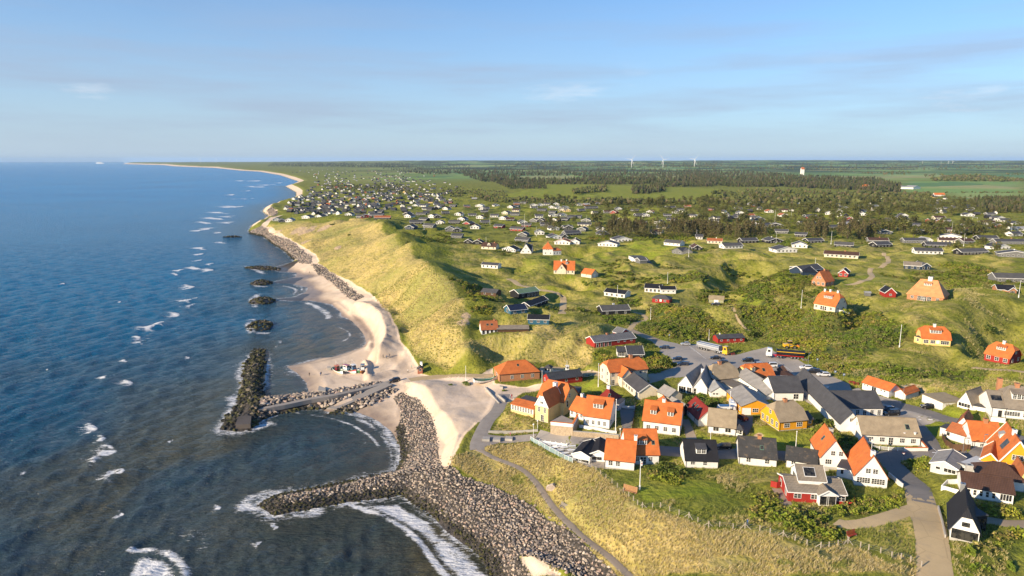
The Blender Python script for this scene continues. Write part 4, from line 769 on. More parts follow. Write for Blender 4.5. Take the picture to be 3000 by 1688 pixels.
house('restaurant', 'white restaurant with two black gable roofs beside the open terrace', 'restaurant',
      V('AB', 1085, 712, 1510, 736, D=8.5, e=2.2, r=1.05, k='y', wall='white', roof='r_black', trim='trim', win=['f1:1.5,.5,.3,2,1@.35', 'f1:2.4,.8,.1,1,1@.7']),
      V('AB', 1535, 668, 1930, 684, D=8.5, e=2.5, r=1.0, k='y', wall='white', roof='r_black', trim='trim', win=['f1:2.6,.9,.6,2,1@.4']))
house('orange_roofed_house', 'white house with orange roof and two small dormers above the wide street', 'house',
      V('A', 1552, 853, 1902, 894, D=9.5, e=3.7, r=4.6, wall='white', roof='r_orange', win=['f4:1.05,1.25,1,2,3@.04-.96', 'r2:1,1.2,1,2,2'], dorm=[(.26, 1.8, 2, 'gframe', 'r_orange', .16, 1.45), (.72, 1.8, 2, 'gframe', 'r_orange', .16, 1.45)], chim=[(.5, .52, 'white', .9, .6)]),
      V('A', 1552, 853, 1902, 894, D=7, e=3.4, r=4.2, k='hipy', hipk=.9, L=7.5, shift=(.6, 9), wall='white', roof='r_orange'))
house('orange_roofed_house', 'white house with stepped orange roof and green framed dormer above the stone terrace', 'house',
      V('A', 995, 800, 1238, 826, D=9.5, e=3.5, r=4.7, wall='white', roof='r_orange', win=['f1:.75,1.2,.9,2,3@.16', 'f1:.75,1.2,.9,2,3@.38', 'f1:.75,1.2,.9,2,3@.6', 'f1:.75,1.2,.9,2,3@.82', 'r2:.8,1.2,1,2,2'], dorm=[(.5, 3.1, 3, 'gframe', 'r_orange', .2, 1.6)]),
      V('A', 866, 720, 998, 750, D=7, e=2.5, r=3.3, wall='white', roof='r_orange', win=['f3:.8,1.15,.9,2,3'], chim=[(.3, .55, 'white', .8, 1.0)], z0=None))
house('outhouse', 'dark red pyramid roofed outhouse with white chimney behind the stepped orange roof', 'outhouse',
      V('A', 1110, 620, 1265, 640, D=7.5, e=2.4, r=3.6, k='hipx', hipk=.97, wall='white', roof='r_red', chim=[(.5, .5, 'white', 1.0, .5)], sky=[(.7, .22, .6, 1.2)]),
      V('A', 1265, 640, 1330, 648, D=6, e=2.3, r=0, k='flat', wall='pale', roof='r_dark', ov=.1))
house('mansion', 'yellow mansion with curved white gable, orange roofs and glazed veranda by the beach path', 'house',
      V('U', 1090, 955, 1412, 1003, D=9, e=5.1, r=4.3, k='hhy', f=.80, wall='yellow', gw='white', roof='r_orange', ov=.12, trim='trim', win=['f2:.8,1.6,3.1,2,3@.1-.95', 'f1:1,.7,5.9,2,2@.5', 'f1:d1.1,2.1,.1,2,3@.55'], chim=[(.98, .42, 'white', 1.2, .9)]),
      V('U', 895, 900, 1560, 985, D=10, e=5.1, r=4.6, k='hhx', f=.7, wall='yellow', roof='r_orange', shift=(0, 6.5), win=['r1:.9,1.2,5.4,2,2@.4', 'r1:1,2.1,2.6,1,2@.25']),
      V('U', 486, 795, 1042, 892, D=3.4, e=2.9, r=.9, k='monox', wall='white', plinth='yellow', roof='r_orange', win=['f8:.62,1.5,1.1,2,3@.03-.97', 'r1:.8,1.4,1.1,2,3']),
      V('U', 486, 795, 1042, 892, D=5, e=3.4, r=0, k='flat', wall='yellow', roof='r_dark', shift=(.4, 3.5), ov=.05))
house('annex', 'small yellow annex with blue-black flat roof behind the mansion', 'annex',
      V('U', 1650, 610, 1840, 625, D=3.2, e=2.9, r=.8, k='monox', wall='yellow', roof='r_terra', win=['f1:.8,1.2,.9,2,2@.25']),
      V('U', 1660, 480, 2170, 480, D=6.5, e=2.9, r=0, k='flat', wall='black', roof='r_dark', ov=.1))
house('cottage', 'white cottage with ribbed tan roof and small grey porch above the lawn', 'cottage',
      V('A', 2166, 874, 2425, 884, D=8.5, e=2.5, r=3.7, wall='white', roof='r_tan', win=['f1:1.5,1.1,.9,2,1@.3', 'f1:1.5,1.1,.9,2,1@.74']),
      V('A', 2428, 884, 2496, 884, D=3, e=2.3, r=.9, k='hipx', wall='white', roof='r_dark', win=['f1:.7,1.1,.8,1,2@.7', 'f1:d@.25']))
house('cottage', 'white cottage with dark red roof and three skylights behind the ribbed tan roof', 'cottage',
      V('A', 2078, 808, 2170, 800, D=11, e=2.5, r=3.0, k='y', L=6.5, wall='white', roof='r_red', sky=[(.35, .25, .7, 1.2), (.55, .25, .7, 1.2), (.75, .25, .7, 1.2)], win=['l2:.8,1,.9,2,2', 'f1:.8,1,.8,2,2@.6']))
# ------- between the town and the dunes, and on the right-hand hills
house('holiday_house', 'white glazed holiday house with dark ribbed roof above the green hedge', 'holiday house',
      V('V', 1010, 378, 1345, 380, D=8.5, e=2.2, r=2.3, wall='black', roof='r_sheet', trim='trim', win=['f1:1,.5,1.3,1,1@.15', 'f1:1,.5,1.3,1,1@.85', 'l1:2,1.4,.6,2,1']),
      V('V', 790, 310, 955, 318, D=5, e=2.5, r=1.3, wall='trim', roof='r_sheet', win=['f1:2.6,1.7,.5,4,2@.5']))
house('holiday_house', 'long red and white holiday house with grey ribbed roof and green doors', 'holiday house',
      V('E', 1265, 1134, 1605, 1112, D=7.5, e=2.5, r=1.7, wall='red', roof='r_gsheet', trim='trim', win=['f4:1,1.9,.15,1,1@.02-.42', 'f3:.9,.6,1.3,2,1@.5-.98'], chim=[(.4, .5, 'chim', .8, .5)]))
house('hut', 'tiny red hut with grey roof above the ribbed grey roofs', 'hut', V('E', 1482, 1052, 1556, 1052, D=4.5, e=2.1, r=1.7, k='y', wall='red', roof='r_gsheet', trim='trim', win=['f1:1,.7,1,2,1@.5']))
house('hut', 'long low red hut with dark roof behind the lorry with silver trailer', 'hut', V('E', 2300, 1112, 2520, 1092, D=5.5, e=2.3, r=1.0, wall='red', roof='r_dark', win=['f4:.7,.6,1,1,1'], chim=[(.15, .5, 'trim', .4, .5)]))
house('holiday_house', 'terracotta roofed house perched at the cliff edge with glass front', 'holiday house', V('E', 318, 1030, 455, 1030, D=8.5, e=2.3, r=3.0, wall='white', roof='r_terra', sky=[(.4, .27, .8, .9), (.66, .27, .8, .9)], win=['f4:1,1.7,.2,1,1'], chim=[(.85, .5, 'chim', .7, .5)]))
house('turf_shed', 'low weathered shed with long mossy roof at the cliff edge', 'shed', V('E', 450, 1036, 712, 984, D=6, e=1.4, r=1.0, wall='brown', roof='r_greybrown'))
cheap = dict(near=False)
def hh_(label, *v, name='holiday_house', cat='holiday house', group='holiday houses in the dunes'): house(name, label, cat, *v, group=group, near=False)
hh_('teal blue holiday house with black roof on the dune top', V('E', 706, 938, 880, 957, D=6.5, e=2.5, r=1.5, wall='blue', roof='r_black', trim='trim', win=['f3:1.1,1.1,.9,2,1', 'r1:1,1.9,.1,1,1']))
hh_('dark teal gabled holiday house with black sheet roof facing the sea', V('E', 560, 855, 700, 860, D=7.5, e=2.1, r=1.9, wall='blue', roof='r_solar', trim='trim', win=['f2:1.2,1.4,.5,2,1', 'l1:2,1.5,.5,3,1']))
hh_('long black holiday house with white gable by the gravel lane', V('E', 722, 806, 872, 790, D=6, e=2.3, r=1.6, wall='black', roof='r_black', trim='trim', win=['f4:.7,.6,1.1,1,1', 'l1:1.4,1.4,.5,2,1']))
hh_('black timber house with mint green roof at the lane bend', V('E', 630, 722, 800, 718, D=8, e=3.1, r=1.7, wall='black', roof='r_green', trim='trim', win=['f1:1.2,1.2,1.2,1,1@.2', 'f4:1.1,2.1,.2,1,2@.4-1']))
hh_('dark brown cabin half sunk in the dune with grey roof', V('E', 312, 690, 438, 728, D=6.5, e=2.2, r=1.3, wall='brown', roof='r_mid', win=['f2:.9,.8,1,1,1']))
hh_('small black cabin with white glazed porch on the green saddle', V('E', 316, 470, 452, 480, D=6, e=2.3, r=1.3, wall='white', roof='r_dark', win=['f4:.9,1.2,.6,1,1'], trim='trim'))
hh_('large orange roofed villa with two white chimneys and dark gables on the slope', V('E', 922, 520, 1096, 526, D=9.5, e=2.8, r=5.2, wall='cream', roof='r_orange', win=['f5:.9,1.3,.8,2,2', 'r2:.9,1.2,.9,2,2'], chim=[(.35, .5, 'white', .9, .8), (.6, .5, 'white', .9, .8)], dorm=[(.62, 1.6, 2, 'black', 'r_orange', .3, 1.4, True)]), V('E', 922, 520, 1096, 526, D=6, e=2.8, r=4.0, k='y', wall='cream', roof='r_orange', L=6, shift=(2, -.4), win=['f1:1,1.4,3.4,2,3@.5'], base=False), name='villa', cat='house', group=None)
hh_('cream garage with steep orange roof right of the two-chimney villa', V('E', 1152, 543, 1236, 560, D=7, e=2.4, r=2.8, wall='cream', roof='r_orange', win=['r1:g2,2,.1,1,1@.5', 'f1:.7,.7,1.1,1,1@.5']), name='garage', cat='garage', group=None)
hh_('white glass fronted holiday house with black roof below the meadow', V('E', 1345, 706, 1516, 724, D=7.5, e=2.3, r=1.6, wall='white', roof='r_black', trim='trim', win=['f4:1.3,1.3,.4,2,1']))
hh_('white two-part holiday house with black roofs above the red bungalow', V('E', 1684, 676, 1820, 680, D=8, e=2.5, r=1.9, wall='white', roof='r_black', trim='trim', win=['f4:1.2,1.5,.4,2,1']), V('E', 1820, 690, 1945, 692, D=7, e=2.5, r=1.4, wall='white', roof='r_black', trim='trim', win=['f3:.8,.8,1,2,1']))
hh_('bright red bungalow with grey hipped roof above the thicket', V('E', 1746, 768, 1890, 768, D=7, e=2.5, r=1.5, k='hipx', wall='red', roof='r_mid', win=['f2:1,.9,.9,2,1', 'f1:d@.5']))
hh_('black holiday house with broad charcoal roof and white trim by the fork in the track', V('E', 1332, 858, 1562, 868, D=9, e=2.3, r=1.9, wall='black', roof='r_mid', trim='trim', win=['f3:1,1.3,.4,2,1'], chim=[(.5, .55, 'pale', .9, .5)]))
hh_('pale olive garage with sand roof above the thicket', V('E', 2222, 760, 2345, 778, D=6, e=2.3, r=1.5, wall='olive', roof='r_sand', win=['f1:g2.2,2,.1,1,1@.5']), name='garage', cat='garage', group=None)
hh_('white gabled holiday house with slate roof on the hill crest', V('E', 1548, 432, 1645, 440, D=9, e=2.6, r=1.7, k='y', wall='white', roof='r_mid', win=['f1:1,1,1,2,1@.4']), V('E', 1645, 440, 1705, 432, D=7, e=2.4, r=1.2, wall='grey', roof='r_mid', trim='trim'))
hh_('charcoal holiday house with twin gables and flagpole on the knoll', V('E', 1912, 355, 2000, 356, D=9, e=2.5, r=2.2, k='y', wall='grey', roof='r_dark', win=['f2:1.2,1.4,.4,2,1']), V('E', 2000, 356, 2086, 354, D=9, e=2.5, r=1.9, k='y', wall='grey', roof='r_mid', win=['f1:1.6,1.4,.4,2,1']))
hh_('white holiday house with wide grey roof behind the charcoal twin gables', V('E', 1845, 283, 1978, 290, D=9, e=2.4, r=2.2, wall='white', roof='r_mid', trim='trim', win=['f4:.9,.9,1,2,1']))
hh_('tall white house with pointed orange roof and lower orange wing', V('E', 832, 362, 916, 368, D=8, e=5, r=4.8, k='hipx', hipk=.97, wall='white', roof='r_orange', win=['f2:.8,1,1,2,2', 'f2:.6,.9,4,2,2@.25-.65'], chim=[(.5, .5, 'chim', .8, .6)]), V('E', 916, 368, 985, 368, D=7.5, e=3.6, r=1.7, k='hipx', hipk=.5, wall='white', roof='r_orange', win=['f3:.8,1.3,.8,1,2']), name='house', cat='house', group=None)
hh_('white A-frame house with steep grey roof beside the pointed orange roof', V('E', 642, 350, 734, 354, D=9, e=1.6, r=6.2, k='y', wall='white', roof='r_mid', win=['f2:1,1,1,2,2', 'f1:.9,.9,3.8,2,2@.5']), V('E', 734, 348, 770, 330, D=6, e=1.8, r=5, k='y', L=6, wall='white', roof='r_mid', win=['f1:.7,.9,1,1,2@.5']), name='house', cat='house', group=None)
hh_('white holiday house with large glass gable and navy roof', V('E', 492, 335, 600, 340, D=9, e=2.2, r=2.2, k='y', wall='trim', roof='r_black', trim='trim', win=['f6:1,1.6,.5,1,2', 'f3:1,.8,2.4,1,1@.25-.75']))
hh_('beige holiday house with brown tiled roof nearest the dark dune hollow', V('E', 315, 315, 436, 318, D=8, e=2.4, r=2.8, wall='cream', roof='r_brown', win=['f3:1,1.2,.6,2,1'], dorm=[(.5, 3, 2, 'cream', 'r_brown', .12, 1.2, True)], chim=[(.8, .5, 'chim', .8, .6)]))
hh_('brown roofed holiday house with two white edged gables above the hollow', V('E', 170, 268, 235, 272, D=8, e=2.0, r=2.0, k='y', wall='black', roof='r_brown', trim='trim', win=['f1:2,1,.8,3,1']), V('E', 240, 278, 320, 282, D=9, e=2.0, r=2.2, k='y', wall='black', roof='r_brown', trim='trim', win=['f1:2.4,1.2,.7,3,1'], chim=[(.5, .6, 'chim', .8, .5)]))
hh_('orange brick house with steep orange roof on the green hill', V('G', 793, 616, 908, 633, D=9, e=2.8, r=5.2, k='y', wall='brick', roof='r_orange', win=['f3:1.2,1.2,.9,2,2', 'f2:.8,1.1,4,2,2@.3-.7', 'r2:1,1.2,.9,2,2'], chim=[(.6, .5, 'chim', .8, .5)]), name='villa', cat='house', group=None)
hh_('cream villa with swept orange hip roof, three white chimneys and long dormer', V('G', 812, 822, 990, 842, D=10, e=3.0, r=5.6, k='hhx', f=.62, wall='cream', roof='r_orange', win=['f1:1,1.2,.9,2,2@.12', 'f3:.8,1.8,.3,1,2@.3-.6', 'f1:1,1.2,.9,2,2@.8', 'r2:.8,1,.9,2,2', 'r2:.8,1,3.8,2,2'], dorm=[(.5, 4, 4, 'pale', 'r_orange', .24, 1.4)], chim=[(.2, .5, 'white', .8, .7), (.45, .52, 'white', .8, .8), (.8, .52, 'white', .8, .8)]), name='villa', cat='house', group=None)
hh_('grand brick villa with tall terracotta hip roof and white chimney stack', V('G', 1590, 748, 1896, 757, D=12, e=3.2, r=6.6, k='hipx', hipk=.66, wall='brick', roof='r_thatch', ov=.5, win=['f1:1.1,1.1,1,2,2@.15', 'f2:1.6,2,.3,3,2@.3-.5', 'f1:1.4,2.3,.1,2,2@.5', 'f1:1.6,2,.3,3,2@.62', 'f1:1.1,1.1,1,2,2@.85'], chim=[(.53, .5, 'white', 1.8, 1.3)], dorm=[(.5, 3.2, 4, 'white', 'r_thatch', .3, 1.2)]), name='villa', cat='house', group=None)
hh_('pale yellow villa with orange half-hip roof and white panelled dormer above the scrub', V('G', 1715, 1106, 1956, 1142, D=9, e=2.9, r=4.2, k='hhx', wall='lemon', roof='r_orange', win=['f2:1.6,1.3,.8,3,2@.04-.5', 'f1:d@.56', 'f1:2.8,1.4,.7,4,2@.8', 'r2:1,1.2,.9,2,2'], dorm=[(.5, 4, 4, 'trim', 'r_orange', .2, 1.5)], chim=[(.5, .5, 'white', .9, .7)]), V('G', 1652, 1088, 1714, 1104, D=6, e=2.7, r=0, k='flat', wall='lemon', roof='r_dark', ov=.1, win=['f1:1,1.2,.9,2,2']), name='villa', cat='house', group=None)
hh_('dark red boarded villa with orange half-hip roof near the right edge', V('G', 2238, 1250, 2450, 1286, D=9, e=2.9, r=4.2, k='hhx', wall='red', roof='r_orange', win=['f3:1.3,1.3,.9,2,2', 'r2:1,1.3,.8,2,2', 'r1:1,1.1,3.8,2,2@.5'], dorm=[(.52, 3, 4, 'trim', 'r_orange', .22, 1.3)], chim=[(.5, .5, 'white', .9, .7)]), name='villa', cat='house', group=None)
hh_('small bright red hut with black roof beside the grand brick villa', V('G', 1408, 720, 1500, 720, D=7, e=2.5, r=2.4, k='y', wall='red', roof='r_black', trim='trim', win=['f1:1,.9,.9,2,2@.5']), name='hut', cat='hut', group=None)
hh_('small grey storage box beside the red hut', V('G', 1246, 708, 1290, 711, D=3, e=1.8, r=.5, wall='grey', roof='r_pale'), name='hut', cat='hut', group=None)
hh_('long navy and white holiday house with black roofs behind the brick gable', V('G', 612, 505, 720, 525, D=8, e=2.3, r=1.7, k='y', wall='navy', roof='r_black', trim='trim', win=['f3:1,1.3,.5,1,1']), V('G', 722, 522, 890, 505, D=9, e=2.4, r=2.4, wall='navy', roof='r_dark', trim='trim', win=['f4:1.1,1.2,.6,2,1']))
hh_('red gabled holiday house with black roof and white terrace wall', V('G', 1018, 545, 1098, 552, D=9, e=2.3, r=2.0, k='y', wall='red', roof='r_black', trim='trim', win=['f2:1.2,1.2,.7,2,1', 'r2:.9,.9,.9,1,1']))
hh_('navy holiday house with brown roof at the end of the sandy lane', V('G', 1566, 478, 1710, 490, D=8, e=2.4, r=1.8, wall='navy', roof='r_greybrown', trim='trim', win=['f3:1.2,1.5,.4,2,1']), V('G', 1712, 490, 1792, 492, D=9, e=2.3, r=1.9, k='y', wall='navy', roof='r_mid', trim='trim', win=['f2:1,1.4,.4,1,1']))
hh_('slate grey holiday house with dark roof at the right edge', V('G', 2338, 588, 2600, 600, D=9, e=2.5, r=2.2, wall='grey', roof='r_mid', trim='trim', win=['f4:1.3,1.3,.6,2,1']))
hh_('brick holiday house with black roof and white glazed gable at the right edge', V('G', 2352, 686, 2500, 700, D=8, e=2.4, r=1.8, wall='brick', roof='r_black', trim='trim', win=['f3:1,1,.8,2,1']), V('G', 2440, 700, 2510, 704, D=6, e=2.4, r=1.5, k='y', wall='brick', roof='r_black', trim='trim', win=['f1:2.2,1.6,.4,3,1']))

# ------- the scattered holiday houses behind: x y wall roof orientation [length]
WALLS = dict(w='white', k='black', r='red', g='grey', y='lemon', b='navy', c='cream', o='brown', u='blue')
ROOFS = dict(d='r_dark', g='r_mid', o='r_terra', b='r_brown', w='r_pale', k='r_black', h='r_thatch')
WNAME = dict(w='white', k='black', r='red', g='grey', y='yellow', b='navy', c='cream', o='brown', u='blue'); RNAME = dict(d='dark', g='grey', o='orange', b='brown', w='pale', k='black', h='thatched')
FARH = dict(
 Q="""100 580 bd1;380 555 gg0 14;200 500 kd0 16;300 455 kg0;560 500 wg1;770 495 wg0 14;960 520 rg1;1085 572 wg1;1435 560 rd0;1710 602 rg0 17;1860 542 rg0;1820 495 wd1;1970 470 gb1;2070 472 kb1;2160 532 gd0 14;2300 592 wg1;2065 657 wd1;2520 655 wg0 16;2500 580 kd0;1800 692 gd1;1790 772 gg0 15;1250 495 wg0;880 447 wd1;710 602 gg1;820 622 kg1;810 712 gd0 12;1620 452 kb0;1500 432 wg1;1540 350 cg1;1690 372 wg0 14;1700 310 cb0 13;1380 395 wg0;1160 417 wb1;1050 387 wg0;830 372 wg1;1230 332 kd0;1190 282 wg1;1260 282 kd0;970 247 rd0;1150 237 ww1 14;1420 232 wg1;1620 257 wb1;1700 250 wd0;1720 202 rg0 14;1820 195 gg0;1980 232 wg1 13;2090 227 wg1;1990 272 wg0;2090 307 kd0 15;2180 215 wg0;2320 217 ww1;2240 262 wd1;2360 267 wg1;2470 267 wg1;2400 307 cb1;2490 312 yb1;2250 342 kg0;2060 402 wd0;2430 382 wg1;2280 385 wg1;2540 417 wg0;2280 467 wd1;2430 452 wd0;430 402 wg1;530 412 kd1;70 402 wg1;50 372 kg1;270 372 kg0 15;650 352 kd0;640 282 wb1;520 257 wd1;520 215 wd0;300 237 wd0 14;185 237 ww1;700 182 rb0;600 145 wg0 14;750 242 wg0;1080 130 ww0""",
 R="""440 412 gd0 18;600 472 gg1 14;575 532 cd0 18;545 312 wd0;1100 287 wg1;930 337 wb0;1010 342 ro1;760 347 cg0;690 272 kd0 24;520 222 wg1;620 222 rw0;790 207 wg0;1100 457 wb1;1400 507 rb1 14;1690 497 wd1;1760 572 cd0 16;1880 457 wd0;1950 342 wg1;2040 342 wg1;1560 337 wo1;1410 387 wg0;1510 387 wd1;1830 392 wg0;1890 267 wd0 18;2030 302 wg0;2140 252 ro0;2190 397 cg0;2300 397 wd1;2520 492 wd1 15;2120 542 kd0;2230 497 kd0;1330 312 kg0;1650 652 cb0;890 677 gd1;830 602 wg1;530 607 gg1;340 582 kg1;410 667 wd0 20;145 727 wd1 13;280 722 kd1 6;240 807 wo1 15;430 802 wb1 9;940 837 wd1 20;1160 767 wd1 18;2280 897 kb1 7;2310 727 wd0 7;2540 792 co0 15""",
 S="""760 785 kd0 18;510 868 wg0 20;1145 787 kd1 14;1760 787 kd0 19;1330 928 wd1 20;1510 857 wd1 12;2170 855 wg0 16;2130 1008 cb0 26;1250 642 gg0 16;1150 547 kg1 16;1000 542 wd0 18;840 532 wo1;900 467 wd0 20;890 430 wg1;200 442 wd1;300 437 kd0 16;210 492 kg0;510 422 wg0;770 392 wo0 15;620 352 wg1;1070 327 wo1;1260 312 wb0 14;1280 387 wo1;1640 512 gd0 24;1740 422 rd1 12;1660 402 kd0;2040 572 wd0 16;2240 522 ww0 16;2310 492 rb1;2250 442 rb1;2380 442 rb0 14;2530 472 wg1;2460 372 wg1;2110 327 wg1;1950 357 wg1;2200 272 wd1;2430 247 wd1;2320 152 wd0;830 237 rg0;770 212 wd1;590 290 kd0;160 292 rb0;1520 692 kd0""",
 T="""350 247 wg1 16;280 272 wb0 14;190 327 wd1;770 392 wg1;780 422 kg1;800 482 wg1;730 562 cg0 14;1030 542 wd0 20;1090 652 kd1 18;1320 612 cb0 24;480 652 bd1 14;380 782 wb0 19;460 848 wd0 17;940 787 wd0 22;1130 782 ww1 8;1300 855 wd0 24;1480 785 cb0 22;1470 722 wg1 18;1740 797 gb0 13;1830 962 wg0 26;1140 952 wd0 22;2040 747 kd0 20;2380 805 gd0 30;2270 888 wd1 14;2450 1002 gd1 22;1310 427 cb0 16;1300 482 rb1;1400 472 kg0;1190 472 rd0 6;1760 382 wd1 13;2100 372 gg0 16;2230 432 wg1 14;2310 467 wd0 16;2040 502 wb0 20;1830 547 wb0 24;2010 562 wd1 11;2200 557 rd1 9;2500 602 ww0 20;2470 512 wd1 14;1840 617 wb0 20;1720 652 kd0 18;2480 682 wd0 14;1280 277 wd1;1430 282 wd0 13;1590 252 wd0 16;1790 287 wg1;1210 247 wg1;1310 67 wo0 22;440 117 wg1;520 187 wg0""",
 N="""600 415 wd1 14;1510 407 rd1 13;1420 411 gg0;340 462 ww1;240 472 gg1;150 452 wg1;790 407 wg1;1240 377 wg1;1660 387 kd0 20;1690 342 wg0;1410 267 rg1;800 282 wb1;500 277 yg1;400 192 rb1;410 132 ww1;820 232 yb1;1750 430 ko0 22""")
# ------------------------------------------------------------------ scattered holiday houses: places first (pads follow)
FAR_LIST = []
for zn, txt in FARH.items():
    for tok in txt.replace('\n', ';').split(';'):
        q = tok.split(); u, v = px(zn, float(q[0]), float(q[1])); p = Vector(hit(u, v, Hsm)); wc, rc, oc = q[2]; wc = ('k' if rnd.random() < .6 else 'g') if wc == 'w' and oc == '0' and rnd.random() < .55 else wc
        L = (float(q[3]) if len(q) > 3 else (12.0 if oc == '0' else 10.0))*(.82 if oc == '0' else .92)
        FAR_LIST.append([u, v, p, wc, rc, oc, L, R(rnd.uniform(-30, 22))])
for u, v, p, wc, rc, oc, L, a in FAR_LIST:
    D = 8 if oc == '0' else 11; c, s_ = math.cos(a), math.sin(a); X, Y = Vector((c, s_)), Vector((-s_, c)); o = Vector((p.x, p.y)) - X*L/2
    PADS.append(([o, o+X*L, o+X*L+Y*D, o+Y*D], p.z))
# extra level places (terraces, lawns)
def pad_quad(spec, z=None, grow=0):
    P = atl(spec); zz = z if z is not None else float(np.mean(hz(P[:, 0], P[:, 1]))); PADS.append(([Vector(p) for p in P], zz)); return P, zz
def apply_pads():
    for cs_, z in PADS:
        o = cs_[0]; X = (cs_[1]-cs_[0]); L = X.length; X.normalize(); Y = Vector((-X.y, X.x)); D = (cs_[3]-cs_[0]).dot(Y)
        P = np.array([tuple(c) for c in cs_]); k = region(P, 8)
        if not k.any(): continue
        dx, dy = GX[k]-o.x, GY[k]-o.y; a = dx*X.x+dy*X.y; b = dx*Y.x+dy*Y.y
        d = np.hypot(np.maximum(np.maximum(-a, a-L), 0), np.maximum(np.maximum(-b, b-D), 0)); far_ = max(1.0, o.y/300)
        w = 1-sstep(.8*far_, 7*far_, d); w = np.where(Dc[k] > 1, w, 0); Hh[k] = Hh[k]*(1-w)+z*w
H0 = Hh.copy(); apply_pads()
# ------------------------------------------------------------------ ground cover masks
def smooth_line(P, step):
    out = [P[0]]; n = len(P)
    for i in range(n-1):
        p0, p1, p2, p3 = P[max(i-1, 0)], P[i], P[i+1], P[min(i+2, n-1)]; m = max(2, int(np.hypot(*(p2-p1))/step))
        for j in range(1, m+1):
            t = j/m; out.append(.5*((2*p1)+(p2-p0)*t+(2*p0-5*p1+4*p2-p3)*t*t+(3*p1-p0-3*p2+p3)*t**3))
    return np.array(out)
m1 = np.zeros((NQ, NS, 4)); m2 = np.zeros((NQ, NS, 4))
def paint_poly(arr, ch, P, val=1.0, soft=1.2):
    k = region(P, soft*2+1)
    if not k.any(): return
    pts = np.stack([GX[k], GY[k]], -1); ins = inside(pts, P); d = polydist(pts, np.concatenate([P, P[:1]])); sf = soft*np.maximum(1, pts[:, 1]/250)
    w = np.clip(.5+np.where(ins, d, -d)/(2*sf), 0, 1)*val; q = arr[..., ch]; q[k] = np.maximum(q[k], w)
def paint_line(arr, ch, P, wd, val=1.0, soft=1.0):
    k = region(P, wd+soft*2); pts = np.stack([GX[k], GY[k]], -1); d = polydist(pts, P); w = np.clip(.5+(wd/2-d)/(2*soft), 0, 1)*val; q = arr[..., ch]; q[k] = np.maximum(q[k], w)
SAND = ['H 600 590;H 860 540;H 1040 545;H 1150 600;H 1330 700;H 1560 830;H 1720 980;H 1800 1130;H 1850 1290;H 1970 1440;I 2050 470;I 2576 480;A 140 250;A 160 400;A 330 420;A 600 400;A 640 440;A 420 490;A 240 610;A 100 740;A 0 760;I 2450 1050;I 2400 1150;I 2320 1330;I 2250 1380;I 2200 1390;I 1800 1390;I 1500 1100;I 1000 900;I 500 800;I 500 600;I 650 300;I 900 200;H 1100 1300;H 700 1000;H 500 850;H 500 700',
        'A 590 230;A 800 240;A 1010 250;A 1200 290;A 1190 330;A 1000 330;A 800 300;A 640 330;A 580 300']
for s_ in SAND: paint_poly(m1, 0, atl(s_), 1, .8)
paint_line(m1, 0, atl('H 560 215;H 700 300;H 850 390;H 1000 480;H 1030 550'), 9); paint_line(m1, 0, atl('H 560 200;H 640 120;H 720 100'), 10)
m1[..., 0] = np.maximum(m1[..., 0], np.where((GY > 950) & (Dc > 0), np.clip((.0048*GY+8-Dc)/8+.5, 0, 1), 0))
DRY = ['H 560 200;H 900 150;H 1500 130;H 1680 180;H 1950 390;H 2170 600;H 2400 800;H 2480 1080;E 180 1070;E 700 990;E 1000 930;E 1400 940;E 1450 1010;E 1280 1180;E 1250 1280;E 900 1250;E 400 1270;E 0 1350;H 1970 1440;H 1800 1130;H 1560 830;H 1040 540;H 800 350',
       'D 150 230;D 330 150;D 700 130;D 1080 290;D 1240 340;D 1500 540;D 1660 690;D 1980 760;D 2250 870;C 0 960;C 500 1130;C 900 1090;C 1300 1300;C 1600 1330;C 1610 1410;D 2576 1290;D 1480 1290;D 1000 860;D 750 650;D 400 480;D 0 340;D 50 270']
DRYP = [atl(s_) for s_ in DRY]
for P, vv in zip(DRYP, (.74, 1.0)): paint_poly(m1, 1, P, vv, 2)
paint_poly(m1, 2, DRYP[0], .24, 3)
BANK = atl('C 950 940;C 1500 790;C 1600 900;C 1610 1300;C 1300 1280;C 1000 1000'); paint_poly(m1, 1, BANK, .62, 2)
MOUNDP = atl('A 110 840;A 200 700;A 310 620;A 470 480;A 350 720;A 560 770;A 570 850;A 300 870'); paint_poly(m1, 1, MOUNDP, .6, 1)
paint_poly(m1, 1, atl('E 0 230;E 1500 250;G 400 200;G 2576 300;G 2576 1448;G 1100 1290;G 800 1200;E 2200 1060;E 1500 1010;E 900 930;E 500 1000;E 300 850;E 0 500'), .44, 4)
SLOPE2 = atl('B 1680 400;B 1900 340;B 2576 330;B 2576 430;B 2300 420;B 2100 430;B 1900 430'); paint_poly(m1, 1, SLOPE2, .62, 3)
STRIP = atl('B 0 1030;B 180 1035;B 500 1060;B 650 1080;B 560 1180;B 300 1200;B 0 1190'); paint_poly(m1, 1, STRIP, .62, 1)
